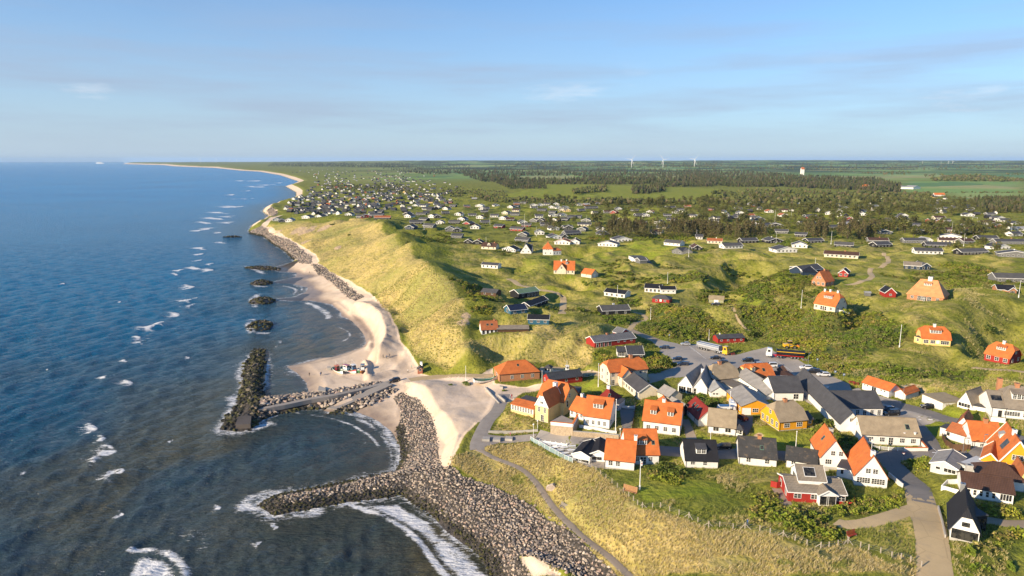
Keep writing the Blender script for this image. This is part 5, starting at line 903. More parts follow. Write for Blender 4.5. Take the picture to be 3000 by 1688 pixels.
SCRUB = ['E 1720 790;E 1900 780;E 2150 820;E 2330 930;E 2480 1010;E 2540 1100;E 2300 1030;E 1990 1080;E 1750 1040;E 1640 960;E 1720 900',
         'G 250 700;G 700 790;G 850 880;G 1300 850;G 1600 950;G 1580 1080;G 1400 1140;G 1250 1230;G 740 1250;G 700 1160;G 480 1110;G 200 930;G 150 800',
         'G 850 1300;G 1200 1260;G 1600 1320;G 2000 1330;G 2300 1340;G 2200 1420;G 1500 1420;G 1150 1400', 'B 830 660;B 950 680;B 1180 860;B 1350 930;B 1100 920;B 870 870;B 800 760',
         'C 0 620;C 200 640;C 400 730;C 700 860;C 880 1000;C 800 1090;C 520 1040;C 300 930;C 0 900', 'D 1690 330;D 1900 310;D 2030 420;D 1950 500;D 1750 460',
         'A 1040 110;A 1300 150;A 1440 200;A 1700 130;A 1880 220;A 1700 300;A 1500 290;A 1150 180', 'A 1950 510;A 2100 500;A 2330 580;A 2350 640;A 2100 640;A 1960 560',
         'E 1330 860;E 1560 880;E 1640 900;E 1560 960;E 1330 930', 'E 1360 740;E 1640 720;E 1650 790;E 1500 790', 'E 2130 650;E 2400 760;E 2350 830;E 2150 720',
         'C 1060 680;C 1480 640;C 1490 720;C 1200 840;C 900 860;C 700 800;C 900 720', 'C 2000 740;C 2400 760;C 2576 820;C 2400 880;C 2180 800', 'C 2000 1230;C 2250 970;C 2576 1000;C 2576 1400;C 2100 1400',
         'R 620 700;R 1000 640;R 1700 640;R 2300 650;R 2250 740;R 1750 740;R 1300 780;R 1000 760;R 640 760', 'C 1410 370;C 1560 290;C 1650 290;C 1680 400;C 1560 440;C 1500 470',
         'S 1150 800;S 1400 720;S 1650 740;S 1640 830;S 1300 830', 'G 250 640;G 480 640;G 700 600;G 720 640;G 400 760;G 250 720', 'E 1780 530;E 2000 520;E 2230 570;E 2200 610;E 1900 600', 'E 210 800;E 430 800;E 430 860;E 230 850',
         'G 1850 460;G 2300 460;G 2350 520;G 2000 510', 'G 1880 570;G 2150 590;G 2300 640;G 1950 660', 'A 1080 480;A 1250 470;A 1300 560;A 1150 560', 'E 1170 590;E 1300 590;E 1300 630;E 1180 630', 'E 130 600;E 300 630;E 480 760;E 300 720']
SCP = [atl(s_) for s_ in SCRUB]
for i_, P in enumerate(SCP): paint_poly(m1, 2, P, .9 if i_ != 13 else .5, 1.5)
for zz_, x_, y_, r_ in (('H', 890, 240, 9), ('H', 950, 265, 8), ('H', 990, 235, 6), ('H', 1140, 215, 8), ('H', 1110, 240, 6), ('H', 1255, 400, 3.5), ('H', 960, 350, 6), ('H', 690, 250, 5), ('H', 1030, 210, 4), ('B', 1650, 400, 3), ('E', 160, 920, 3), ('E', 185, 880, 2.5), ('B', 350, 790, 1.2)):
    c_ = at(zz_, x_, y_); k = region(np.array([[c_.x, c_.y]]), r_*2); d = np.hypot((GX[k]-c_.x)*.8, (GY[k]-c_.y)*.45); q = m1[..., 3]; q[k] = np.maximum(q[k], np.clip(1.25-d/r_, 0, .85))
LAWN = [('A 680 440;A 990 360;A 1190 380;A 1200 500;A 1100 470;A 900 510;A 700 470', .9), ('B 1690 690;B 1930 680;B 1850 780;B 1700 790', 1), ('B 300 750;B 500 700;B 520 760;B 800 770;B 830 900;B 500 910;B 280 850', .8), ('A 2050 800;A 2160 900;A 2500 910;A 2500 960;A 2080 970', 1),
        ('D 1500 430;D 2300 460;D 2350 560;D 1700 650', .8), ('B 1870 560;B 2250 650;B 2430 720;B 2000 650', .8), ('G 150 690;G 350 560;G 700 510;G 750 620;G 500 660;G 300 800', .6), ('R 900 820;R 2000 780;R 2000 960;R 1000 960', .62), ('K 950 370;K 1300 280;K 2100 300;L 330 320;L 300 400;K 1500 410', .62), ('B 2480 670;B 2576 660;B 2576 760;B 2480 740', 1),
        ('E 700 370;E 1300 330;E 1500 420;E 1100 600;E 600 540', .5), ('G 900 560;G 1500 480;G 1650 640;G 1050 640', .5)]
for s_, v_ in LAWN: paint_poly(m2, 1, atl(s_), v_, 1.2)
m2[..., 2] = sstep(2300, 3400, GY+900*(fbm(GX/500, GY/500, 3, 7)-.5))*sstep(-.34, -.02, GS+.12*(fbm(GX/700, GY/700, 3, 8)-.5)); paint_poly(m2, 2, atl('L 1650 260;L 2576 260;L 2576 400;L 2100 400;L 2000 350;L 1650 340'), 1, 4)
m2[..., 0] = np.where((Dc > 0), np.clip(1.35-Hh/1.35, 0, 1)*np.clip(1.8-Dc/14, 0, 1), 1)*(GY < 900)
for s_, w_, v_ in (('I 1900 450;I 1820 330;I 1700 290;H 1690 1370;H 1760 1250;H 1780 1130;H 1740 1010;H 1640 930', 4.5, .42), ('H 1390 990;H 1520 1110;H 1600 1230;H 1610 1340;H 1640 1420', 3.5, .36), ('I 1240 480;I 1200 430;I 1260 380;I 1400 350', 1.2, .5), ('I 1300 490;I 1420 530;I 1560 560', 1.2, .5), ('I 1190 520;I 1220 560', 1.4, .5), ('I 1550 460;I 1600 500;I 1700 470', 5, .4), ('I 800 400;I 1000 370;I 1300 300;I 1500 220', 2.0, .75), ('I 1880 760;I 1820 900;I 1700 860', 4, .6)): paint_line(m2, 0, smooth_line(atl(s_), 3), w_, v_, .8)  # packed tracks via the wet mask; shade of the berm trough painted in too
ROCKP = dict(field='I 1850 640;I 2000 700;I 2130 850;I 2180 1000;I 2200 1200;I 2230 1340;I 2400 1400;D 130 400;D 400 490;D 600 590;D 750 660;D 880 790;D 1010 870;D 1250 1080;D 1420 1230;D 1480 1300;D 420 1290;D 330 1120;D 150 950;D 0 790;O 1080 1300;O 1010 1245;O 860 1265;O 690 1297;O 645 1270;O 690 1245;O 830 1215;O 950 1190;O 1005 1180;I 1800 1380;I 1850 1280;I 1840 1150;I 1800 1000;I 1850 900;I 1850 800;I 1780 700',
             outer='I 480 235;I 560 250;I 555 420;I 540 600;I 545 690;I 500 780;I 520 800;I 560 900;I 440 990;I 330 1015;I 140 1000;I 200 900;I 300 760;I 350 600;I 380 380',
             jetty='I 560 695;I 700 680;I 1000 650;I 1300 610;I 1650 545;I 1700 560;I 1200 775;I 900 815;I 700 850;I 520 880;I 500 780', ramp='I 1180 840;I 1450 690;I 1750 590;I 1820 620;I 1700 690;I 1550 770;I 1400 830;I 1250 860',
             toe='H 420 250;H 540 205;H 650 290;H 800 340;H 900 420;H 1010 490;H 1000 560;H 900 550;H 850 525;H 760 445;H 640 370;H 560 305;H 430 285', toe2='H 1010 555;H 1150 600;H 1300 720;H 1500 870;H 1420 910;H 1330 850;H 1180 720;H 1030 600', point='N 10 290;N 90 230;N 170 330;N 110 390;N 40 350')
ROCKW = {k: atl(v) for k, v in ROCKP.items()}
for P in ROCKW.values(): paint_poly(m2, 3, P, 1, .7)
PILE = atl('D 622 1092;D 760 1090;D 880 1160;D 1020 1270;D 760 1270;D 690 1185'); paint_poly(m1, 0, PILE, 1, .6); m2[..., 3] *= 1-m1[..., 0]*0
kk = region(PILE, 3); q_ = m2[..., 3]; pk = np.stack([GX[kk], GY[kk]], -1); q_[kk] = np.where(inside(pk, PILE), 0, q_[kk])
m2[..., 3] = np.maximum(m2[..., 3], ((Dc < 7) & (Dc > -30) & (GY < 330) & (m1[..., 0] < .3)).astype(float))
for (z_, x_, y_), hg, a_, b_, ro in ISLES:
    c_ = flat(*px(z_, x_, y_), 0); k = region(np.array([c_]), 25); q = m2[..., 3]; q[k] = np.maximum(q[k], (Hh[k] > -.6)*1.0)
paint_line(m2, 3, atl('H 1720 900;H 1900 1010;H 1960 1090'), .1, .0)
# ------------------------------------------------------------------ roads, paths and paved places draped on the ground
def strip(name, spec, width, mat, lift=.07, step=1.2, nx=7, wob=.0, cut=True):
    P = smooth_line(atl(spec), step); T = np.gradient(P, axis=0); T /= np.linalg.norm(T, axis=1)[:, None]; Nn = np.stack([-T[:, 1], T[:, 0]], -1)
    if cut:                                # roads cut a level bed into the ground
        k = region(P, width); pts = np.stack([GX[k], GY[k]], -1); bd = np.full(len(pts), 1e9); zc = np.zeros(len(pts)); pz = hz(P[:, 0], P[:, 1]); ker = np.ones(9)/9; pz = np.convolve(np.pad(pz, 4, 'edge'), ker, 'valid')
        for i in range(0, len(P)):
            d = np.hypot(pts[:, 0]-P[i, 0], pts[:, 1]-P[i, 1]); w = d < bd; bd[w] = d[w]; zc[w] = pz[i]
        w = 1-sstep(width*.55, width*.55+2.2, bd); Hh[k] = Hh[k]*(1-w)+zc*w
    ROADS.append((name, P, Nn, width, mat, lift, nx, wob))
ROADS = []
def road_mesh(name, P, Nn, width, mat, lift, nx, wob):
    V, F = [], []; n = len(P); j1 = (fbm(np.arange(n)*.35, np.zeros(n)+len(name), 3, 4)-.5)*wob; j2 = (fbm(np.arange(n)*.35, np.zeros(n)+9+len(name), 3, 8)-.5)*wob
    for j in range(nx):
        a = -width/2+width*j/(nx-1)+(j1 if j < nx/2 else j2); X = P+Nn*np.atleast_1d(a)[:, None]; z = hz(X[:, 0], X[:, 1])+lift-(.06 if j in (0, nx-1) else 0); V.append(np.concatenate([X, z[:, None]], 1))
    V = np.stack(V, 1).reshape(-1, 3); idx = np.arange(n*nx).reshape(n, nx)
    F = np.stack([idx[:-1, :-1], idx[:-1, 1:], idx[1:, 1:], idx[1:, :-1]], -1).reshape(-1, 4)[:, ::-1]
    return tag(link(name, mesh_np(name, V, F, [M[mat]], smooth=True)), kind='structure')
AREAS = []
def area_mesh(name, P, mat, lift=.06, cell=1.1, zfix=None):
    a, b = P.min(0), P.max(0); xs = np.arange(a[0], b[0], cell); ys = np.arange(a[1], b[1], cell); gx, gy = np.meshgrid(xs, ys); pts = np.stack([gx.ravel(), gy.ravel()], -1)
    ins = inside(pts, P) & (polydist(pts, np.concatenate([P, P[:1]])) > cell*.4); pts = pts[ins]
    bp = []
    for i in range(len(P)):
        p, q = P[i-1], P[i]; m = max(1, int(np.hypot(*(q-p))/cell))
        for j in range(m): bp.append(p+(q-p)*j/m)
    nb = len(bp); allp = [Vector(p) for p in bp]+[Vector(p) for p in pts]
    vo, _, fo, _, _, _ = delaunay_2d_cdt(allp, [(i, (i+1) % nb) for i in range(nb)], [], 1, 1e-4)
    XY = np.array([(v.x, v.y) for v in vo]); z = (hz(XY[:, 0], XY[:, 1]) if zfix is None else np.full(len(XY), zfix))+lift
    F = np.array([f for f in fo if len(f) == 3]); V = np.concatenate([XY, z[:, None]], 1)
    a_, b_, c_ = V[F[:, 0]], V[F[:, 1]], V[F[:, 2]]; nz = (b_[:, 0]-a_[:, 0])*(c_[:, 1]-a_[:, 1])-(b_[:, 1]-a_[:, 1])*(c_[:, 0]-a_[:, 0]); F[nz < 0] = F[nz < 0][:, ::-1]
    return tag(link(name, mesh_np(name, V, F, [M[mat]], smooth=True)), kind='structure')
strip('main_street', 'B 1380 500;B 1560 548;B 1750 595;B 1950 655;B 2200 705;B 2400 775;B 2620 850', 7.0, 'asphalt', .075)
strip('lower_street', 'A 980 935;A 1400 990;A 1800 1040;A 2200 1064;B 300 945;B 700 975;B 1100 985;B 1400 965;B 1650 945;B 1900 935;B 2150 950;B 2420 900;B 2640 900', 6.5, 'asphalt', .08)
strip('link_road', 'B 1790 905;B 1760 830;B 1710 760;B 1660 700;B 1620 660', 5.5, 'asphalt', .07)
strip('side_road', 'B 1420 965;B 1500 1060;B 1610 1170;C 1560 560;C 1590 650;C 1610 720', 5.6, 'asphalt', .072)
strip('sandy_road', 'C 1590 640;C 1620 760;C 1670 900;C 1700 1050;C 1725 1200;C 1745 1500', 6.0, 'track', .07, wob=.6)
strip('side_path', 'C 1640 745;C 1450 800;C 1250 862;C 1050 915;C 900 930;C 800 905', 3.6, 'track', .066, wob=.5)
strip('driveway', 'C 2170 880;C 2300 890;C 2450 915;C 2640 920', 3.2, 'gravel', .066, wob=.5)
strip('cliff_path', 'A -10 1020;D 280 190;D 420 262;D 620 340;D 740 430;D 840 560;D 930 690;D 1060 830;D 1200 950;D 1400 1110;D 1600 1275', 1.9, 'pathm', .07, wob=.35)
strip('promenade', 'A 250 500;A 190 640;A 100 740;A 40 850;A -5 960;A -5 1030', 4.4, 'paving', .074)
strip('beach_road', 'I 1930 525;I 2080 508;I 2250 500;I 2576 488;A 140 322', 5, 'track', .066, wob=.8)
strip('beach_lane', 'A 600 262;A 800 268;A 1000 285;A 1200 322;A 1400 340;A 1620 350', 4.2, 'track', .066, wob=.8)
strip('dune_lane', 'E 540 565;E 640 622;E 760 648;E 900 668;E 975 700;E 1003 760;E 990 862', 3.8, 'track', .09, wob=.7)
strip('dune_track', 'E 1545 1000;E 1640 930;E 1700 908;E 1670 865;E 1590 840', 2.6, 'track', .09, wob=.6)
strip('lot_entrance', 'E 1520 985;E 1620 1020;E 1720 1060;E 1800 1090', 5.5, 'gravel', .075, wob=.8)
strip('hill_track', 'G 1080 615;G 1200 590;G 1300 545;G 1290 480;G 1400 450;G 1440 400;G 1400 345', 3.0, 'track', .09, wob=.7)
strip('villa_lane', 'G 2150 1312;G 2350 1332;G 2640 1352', 3.2, 'track', .08, wob=.5)
strip('gully_path', 'G 140 790;G 160 860;G 200 940;G 270 1010;G 330 1060', 1.6, 'track', .09, wob=.4)
LOT = 'E 1700 1045;E 1800 1072;E 1900 1095;E 2010 1122;E 2130 1110;A 2330 128;A 2440 128;A 2576 92;B 330 72;B 430 48;B 560 132;B 660 142;B 760 207;B 850 227;B 950 287;B 1110 357;B 1215 417;B 1440 480;B 1550 505;B 1510 620;B 1380 655;B 1000 655;B 700 480;B 250 330;A 2200 330;A 1790 345;A 1620 400;A 1602 312;A 1700 295;A 1880 238;A 1800 160;A 1710 90;E 1830 1150;E 1750 1095'
FORE = 'B 1090 655;B 1390 640;B 1500 560;B 1720 610;B 1900 668;B 1690 702;B 1600 696;B 1160 692'
PLAZA = 'A 545 905;A 590 835;A 700 868;A 890 892;A 1330 925;A 1335 1000;A 1000 985;A 600 962;A 530 945'
STEPS = 'A 70 880;A 560 872;A 520 940;A 200 960;A 30 1010;A -5 990'
REST = 'A 520 950;A 900 1000;A 900 1130;A 760 1080;A 600 1000'
YARD = 'A 900 1130;A 1195 1130;A 1195 1200;A 1050 1190'
DRIVE1 = 'A 1340 640;A 1490 600;A 1450 830;A 1360 860'; DRIVE2 = 'A 1925 740;A 1990 740;A 2090 990;A 1980 990'; DRIVE3 = 'B 160 620;B 300 630;B 300 700;B 250 790;B 220 760;B 150 680'
CHD = 'B 460 1235;B 560 1240;B 640 1380;B 560 1400'
for nm, sp, mt, lf in (('car_park', LOT, 'lot', .064), ('forecourt', FORE, 'lot', .058), ('plaza', PLAZA, 'lot', .06), ('stepped_seating_floor', STEPS, 'paving', .06), ('terrace_floor', REST, 'asphalt', .06), ('yard', YARD, 'paving', .06), ('driveway', DRIVE1, 'asphalt', .06), ('driveway', DRIVE2, 'pathm', .06), ('driveway', DRIVE3, 'asphalt', .06), ('driveway', CHD, 'pathm', .06)):
    P = atl(sp); AREAS.append((nm, P, mt, lf))
    for i_ in range(3 if nm == 'car_park' else 1):          # take the roughness out of paved ground
        pass
# ------------------------------------------------------------------ ground mesh
def build_ground():
    V = np.stack([GX, GY, Hh], -1).reshape(-1, 3); idx = np.arange(NS*NQ).reshape(NQ, NS); F = np.stack([idx[:-1, :-1], idx[:-1, 1:], idx[1:, 1:], idx[1:, :-1]], -1).reshape(-1, 4)
    keep = (Dc.ravel()[F] > -32).any(1); F = F[keep]; used = np.unique(F); remap = np.full(len(V), -1); remap[used] = np.arange(len(used))
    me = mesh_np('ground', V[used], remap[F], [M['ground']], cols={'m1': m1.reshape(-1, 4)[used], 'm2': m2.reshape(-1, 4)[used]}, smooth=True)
    tag(link('ground', me), kind='structure')
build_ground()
for r_ in ROADS: road_mesh(*r_)
for a_ in AREAS: area_mesh(*a_)
# ------------------------------------------------------------------ sea
NWS, NWQ = 620, 760
ws = np.linspace(-1.35, .16, NWS); wq = np.concatenate([np.linspace(math.log(66), math.log(1500), NWQ-140), np.linspace(math.log(1500), math.log(42000), 141)[1:]])
WS, WQ = np.meshgrid(ws, wq); WYy = np.exp(WQ); WXx = WS*WYy; WPt = np.stack([WXx.ravel(), WYy.ravel()], -1); Wd = -coastdist(WPt).reshape(WXx.shape)
amp = np.clip(Wd/26, .10, 1)*(1-sstep(350, 1000, WYy)); Z = np.zeros_like(WXx); rw = np.random.RandomState(5)
BAYP = [pl(s_) for s_ in ('I 1500 1350;I 1000 1180;I 760 980;I 700 850;I 1180 820;I 1700 960;I 1850 1250', 'H 620 900;H 1000 880;H 1300 1000;H 1580 1300;I 780 380;I 620 400;I 600 680;I 980 680;I 900 480;I 700 420;I 620 200')]
calm = np.ones(WXx.size)
for i_, P in enumerate(BAYP):
    d_ = polydist(WPt, np.concatenate([P, P[:1]])); calm = np.where(inside(WPt, P), np.minimum(calm, np.clip(1-d_/18, (.55, .25)[i_], 1)), calm)
amp *= calm.reshape(WXx.shape)
for i_ in range(34):
    lam = 2.2*(1.062**i_); th = R(-8 + rw.normal()*26); k_ = 2*math.pi/lam; ph = rw.rand()*6.28; A_ = .0105*lam**.80*(.65+.7*rw.rand())
    if lam > 17: continue
    w_ = k_*(math.cos(th)*WXx+math.sin(th)*WYy)+ph + .8*np.sin(WYy/41+i_)+.6*np.sin(WXx/57-i_); res = np.clip(lam/(.0075*WYy*3.2), 0, 1)**2
    Z += A_*res*(np.exp(np.sin(w_)*1.0)-1.27)*.8
foam = np.zeros(WXx.size); murk = np.zeros(WXx.size); fd = Wd.ravel()
ero = fbm(WPt[:, 0]/9, WPt[:, 1]/9, 3, 31)
foam = np.maximum(foam, np.where((fd < 30) & (WPt[:, 1] < 1400), np.exp(-np.maximum(fd, 0)/(2.2+3.2*ero*(1+WPt[:, 1]/700)))*(.35+.5*ero), 0))
foam[(fd < 60) & (calm < .6)] *= .62
def foamline(spec, wd, val, back=0, wash=.0):
    P = smooth_line(pl(spec), 2.0); k = (WPt[:, 0] > P[:, 0].min()-20) & (WPt[:, 0] < P[:, 0].max()+20) & (WPt[:, 1] > P[:, 1].min()-20) & (WPt[:, 1] < P[:, 1].max()+20); d = polydist(WPt[k], P); bk = fbm(WPt[k][:, 0]/5, WPt[k][:, 1]/5, 2, 44)
    foam[k] = np.maximum(foam[k], val*np.exp(-(d/wd)**2)*(.6+.8*bk)); Zf = Z.ravel(); Zf[k] += .45*np.exp(-(d/(wd*1.6))**2)*val
def foampoly(spec, val):
    P = pl(spec); ins = inside(WPt, P); d = polydist(WPt[ins], np.concatenate([P, P[:1]])); foam[ins] = np.maximum(foam[ins], val*np.clip(d/3, 0, 1)*(.5+1.0*fbm(WPt[ins][:, 0]/6, WPt[ins][:, 1]/6, 3, 51)))
foamline('I 800 825;I 950 850;I 1200 890;I 1400 960;I 1560 1060;I 1640 1150', .9, .62); foamline('I 1290 825;I 1450 860;I 1600 910;I 1720 1010;I 1790 1120;I 1845 1250;I 1835 1340', 2.6, .66); foamline('I 1380 1030;I 1480 1080;I 1510 1130', 1.2, .34)
foampoly('I 1290 830;I 1600 915;I 1790 1120;I 1850 1300;I 1780 1390;I 1680 1330;I 1700 1200;I 1600 1030;I 1400 920', .80); foampoly('I 1150 900;I 1500 980;I 1650 1120;I 1600 1150;I 1300 950', .30)
foamline('O 865 1265;O 945 1293;O 1010 1325;O 1058 1368;O 1090 1412;O 1140 1470', 1.3, .8); foampoly('O 870 1268;O 1005 1262;O 1080 1305;O 1130 1345;O 1200 1395;O 1260 1470;O 1140 1470;O 1060 1368;O 1010 1325;O 945 1293', .86)
foamline('H 740 765;H 840 790;H 862 815;H 830 850', 2.0, .62); foamline('H 840 762;H 910 780;H 915 810', 1.4, .6); foamline('H 650 912;H 800 908;H 950 920', 1.2, .5); foamline('H 950 920;H 1080 975;H 1160 1035;H 1170 1070', 3.4, .66); foamline('H 1250 1150;H 1320 1180;H 1360 1205;H 1362 1250;H 1300 1290', 1.2, .56); foamline('H 1220 1090;H 1300 1110;H 1450 1160', 1.0, .30); foamline('H 640 1285;H 700 1280;H 710 1305;H 660 1350', 1.6, .5); foamline('H 780 640;H 830 660', 1, .5)
for s_ in ('I 375 390;I 335 480;I 380 560;I 330 640;I 300 700', 'I 250 680;I 260 780;I 225 850;I 190 930;I 140 1000', 'I 150 1015;I 330 1030;I 440 1000;I 590 945', 'O 615 1280;O 640 1252;O 690 1240', 'O 640 1282;O 700 1305;O 800 1285', 'H 440 1090;H 420 1140;H 450 1210;H 580 1215', 'H 500 850;H 450 900;H 470 960', 'H 460 730;H 500 770;H 560 775', 'H 380 580;H 440 600;H 560 650'): foamline(s_, 4.0, .62)
for x_, y_, sz in [(470, 723, 20), (490, 675, 16), (455, 680, 14), (520, 680, 16), (480, 755, 18), (432, 793, 20), (385, 825, 24), (360, 860, 18), (320, 963, 18), (265, 950, 12), (315, 908, 10), (225, 1080, 22), (262, 1140, 30), (285, 1195, 26), (545, 1280, 12), (650, 1370, 14), (540, 550, 26), (570, 520, 26), (600, 500, 22), (620, 480, 20), (510, 625, 16), (500, 640, 12), (530, 575, 20), (505, 580, 14), (610, 455, 20), (640, 470, 26), (670, 465, 26), (155, 715, 8), (300, 760, 6), (470, 900, 8), (60, 1190, 6), (700, 520, 14), (560, 610, 14), (580, 560, 20), (300, 1295, 12), (500, 655, 10), (515, 560, 20), (560, 535, 22), (600, 520, 18), (625, 500, 16), (585, 490, 18), (650, 455, 20), (690, 460, 18), (480, 770, 14), (440, 690, 12), (530, 665, 10), (410, 815, 16), (345, 850, 12), (250, 1105, 16), (240, 1160, 14), (300, 1190, 14), (580, 545, 18), (430, 1110, 6), (120, 930, 5), (545, 585, 12), (690, 1325, 10)]:
    u_, v_ = px('O', x_, y_); cx_, cy_ = flat(u_, v_); sw = sz*1.75/.8583*cy_/2000; dx_, dy_ = WPt[:, 0]-cx_, WPt[:, 1]-cy_; k = (np.abs(dx_) < sw*3) & (np.abs(dy_) < sw*5)
    e_ = dx_[k]+.35*dy_[k]+sw*.35*np.sin(dy_[k]/sw*2.2+x_); tr = np.where(e_ > 0, np.exp(-(e_/(sw*.30))**2), np.exp(e_/(sw*.95))); st_ = fbm(WPt[k][:, 0]/(sw*.9), WPt[k][:, 1]/(sw*.16), 4, 61)
    foam[k] = np.maximum(foam[k], np.exp(-(dy_[k]/(sw*1.15))**2)*tr*(.25+1.6*st_**1.2)); zc_ = np.exp(-(dy_[k]/(sw*1.4))**2-(e_/(sw*.5))**2); Zr = Z.ravel(); Zr[k] += .5*min(1, sw/4)*zc_
foamline('O 330 1385;O 400 1388;O 440 1405;O 465 1440;O 480 1480', 1.6, .70); foampoly('O 300 1460;O 335 1395;O 400 1392;O 450 1415;O 470 1470', .74); foampoly('O 400 1290;O 560 1330;O 540 1420;O 470 1400;O 380 1330', .34); foampoly('O 130 1420;O 300 1400;O 300 1480;O 130 1480', .26)
murk = np.clip(1.05-fd/75, 0, 1)**1.2*.60*(WPt[:, 1] < 2500)+ .45*sstep(.46, .66, fbm(WPt[:, 0]/60, WPt[:, 1]/60, 3, 71))*np.clip(1-(WPt[:, 1]-180)/260, 0, 1)+.25*np.clip(1-(WPt[:, 1]-150)/90, 0, 1)
Vw = np.stack([WXx.ravel(), WYy.ravel(), Z.ravel()*amp.ravel()], -1); iw = np.arange(WXx.size).reshape(WXx.shape); Fw = np.stack([iw[:-1, :-1], iw[:-1, 1:], iw[1:, 1:], iw[1:, :-1]], -1).reshape(-1, 4); Fw = Fw[(fd[Fw] > -14).any(1)]
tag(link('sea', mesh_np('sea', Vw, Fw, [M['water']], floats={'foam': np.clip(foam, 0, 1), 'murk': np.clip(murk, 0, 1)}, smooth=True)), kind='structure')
# ------------------------------------------------------------------ houses
for b_ in BUILD: make_house(*b_)
# ------------------------------------------------------------------ scattered holiday houses
def region_name(u, v):
    if u < 1230: return 'behind the dune ridge'
    if v > 712: return 'on the open green slope'
    if u < 1560: return 'far up the treeless village' if v < 622 else ('in the treeless village' if v < 650 else 'along the treeless village front')
    if u < 1930: return 'around the tall round trees'
    if u < 2330: return 'above the conifer belt' if v < 668 else 'beside the conifer belt'
    return 'in the wooded village' if v > 630 else 'in the right-hand woods'
ORD = ['leftmost', 'second from left', 'third from left', 'fourth from left', 'fifth from left', 'sixth from left', 'seventh from left', 'eighth from left', 'ninth from left', 'tenth from left', 'eleventh from left', 'twelfth from left', 'thirteenth from left']
def cottage_mb(wc, rc, oc, L):
    """whole small house in one mesh, for the far ones"""
    mb = MB(); D = 8 if oc == '0' else 11; P, Q = (L, D) if oc == '0' else (D, L); sw = (lambda p: p) if oc == '0' else (lambda p: (p[1], p[0], p[2])); e, r, g = 2.4, 1.9 if oc == '0' else 2.1, .5
    mb.mat(WALLS[wc]); mb.box(0, 0, -1.5, L, D, e)
    for x in (0, P): mb.poly([sw((x, 0, e)), sw((x, Q, e)), sw((x, Q/2, e+r-.1))])
    s = r/(Q/2); ze = e-s*g; tops = [[(-g, -g, ze), (P+g, -g, ze), (P+g, Q/2, e+r), (-g, Q/2, e+r)], [(P+g, Q+g, ze), (-g, Q+g, ze), (-g, Q/2, e+r), (P+g, Q/2, e+r)]]
    mb.mat(ROOFS[rc]); slab(mb, [[sw(p) for p in t] for t in tops], .2)
    mb.mat('trim')
    for x in (-g-.04, P+g+.04):
        mb.bar(sw((x, -g, ze-.08)), sw((x, Q/2, e+r-.08)), .08, .34); mb.bar(sw((x, Q/2, e+r-.08)), sw((x, Q+g, ze-.08)), .08, .34)
    if oc == '0': mb.bar((-g, -g-.05, ze-.1), (L+g, -g-.05, ze-.1), .06, .24)
    n = max(2, int(L/3))
    for i in range(n):
        x = L*(i+.5)/n; w = .55 if i % 2 else .8; mb.mat('trim'); mb.box(x-w-.12, -.05, .55, x+w+.12, -.01, 2.05); mb.mat('glass'); mb.box(x-w, -.07, .65, x+w, -.055, 1.95)
    mb.mat('trim'); mb.box(-.05, D*.3, .8, -.01, D*.7, 2.0); mb.mat('glass'); mb.box(-.07, D*.33, .9, -.055, D*.67, 1.9)
    return mb
def far_houses():
    groups = {}
    for rec in FAR_LIST: groups.setdefault((rec[3], rec[4], rec[5], region_name(rec[0], rec[1])), []).append(rec)
    cache, pro = {}, {}
    for key, lst in groups.items():
        lst.sort(key=lambda q: q[0])
        for i, (u, v, p, wc, rc, oc, L, a) in enumerate(lst):
            lab = f"{WNAME[wc]} holiday house, {RNAME[rc]} roof, {'long side' if oc == '0' else 'gable'} forward, " + (ORD[i]+' ' if len(lst) > 1 else '') + key[3]
            X = Vector((math.cos(a), math.sin(a))); o = (p.x-X.x*L/2, p.y-X.y*L/2, p.z); near = p.y < 640; k = (wc, rc, oc, round(L/2.5))
            if near:
                if k not in pro:
                    D = 8 if oc == '0' else 11; n = max(2, int(L/3)); win = [f'f{n}:1.2,1.3,.6,2,1@.04-.96', 'l1:1.6,1.1,.8,2,1@.5', 'r1:1.2,1.1,.8,2,1@.5']
                    v_ = Vol('@', o[0], o[1], o[0]+X.x, o[1]+X.y, D=D, e=2.4, r=1.9 if oc == '0' else 2.1, k='x' if oc == '0' else 'y', wall=WALLS[wc], roof=ROOFS[rc], trim='trim', win=win, ov=.5, z0=p.z, L=L, chim=[(.6, .5, 'trim' if rnd.random() < .5 else 'chim', .6, .6)] if rnd.random() < .4 else ())
                    pro[k] = make_house('holiday_house', lab, 'holiday house', [v_], 'scattered holiday houses', False, None)
                else: dup(pro[k], o, a, lab, 'scattered holiday houses')
            else:
                if k not in cache: cache[k] = cottage_mb(wc, rc, oc, L).data('holiday_house', fix=False)
                tag(link('holiday_house', cache[k], None, o, a), lab, 'holiday house', 'scattered holiday houses')
far_houses()
def pixel_samples(spec, n, seed, mind=0):
    P = np.array([px(t.split()[0], float(t.split()[1]), float(t.split()[2])) for t in spec.split(';')]); r = np.random.RandomState(seed); a, b = P.min(0), P.max(0); out = []
    while len(out) < n:
        c = a+(b-a)*r.rand(400, 2); out += list(c[inside(c, P)])
    return np.array(out[:n])
def place(uv):
    return np.array([hit(u, v) for u, v in uv])
def merge_meshes(items):
    """items: (V, F, C, pos, rot, scale3) -> arrays"""
    Vs, Fs, Cs, k = [], [], [], 0
    for V, F, C, p, a, s in items:
        c, q = math.cos(a), math.sin(a); W_ = V*s; X = np.stack([W_[:, 0]*c-W_[:, 1]*q+p[0], W_[:, 0]*q+W_[:, 1]*c+p[1], W_[:, 2]+p[2]], -1); Vs.append(X); Fs.append(F+k); Cs.append(C); k += len(V)
    return np.concatenate(Vs), np.concatenate(Fs), np.concatenate(Cs)
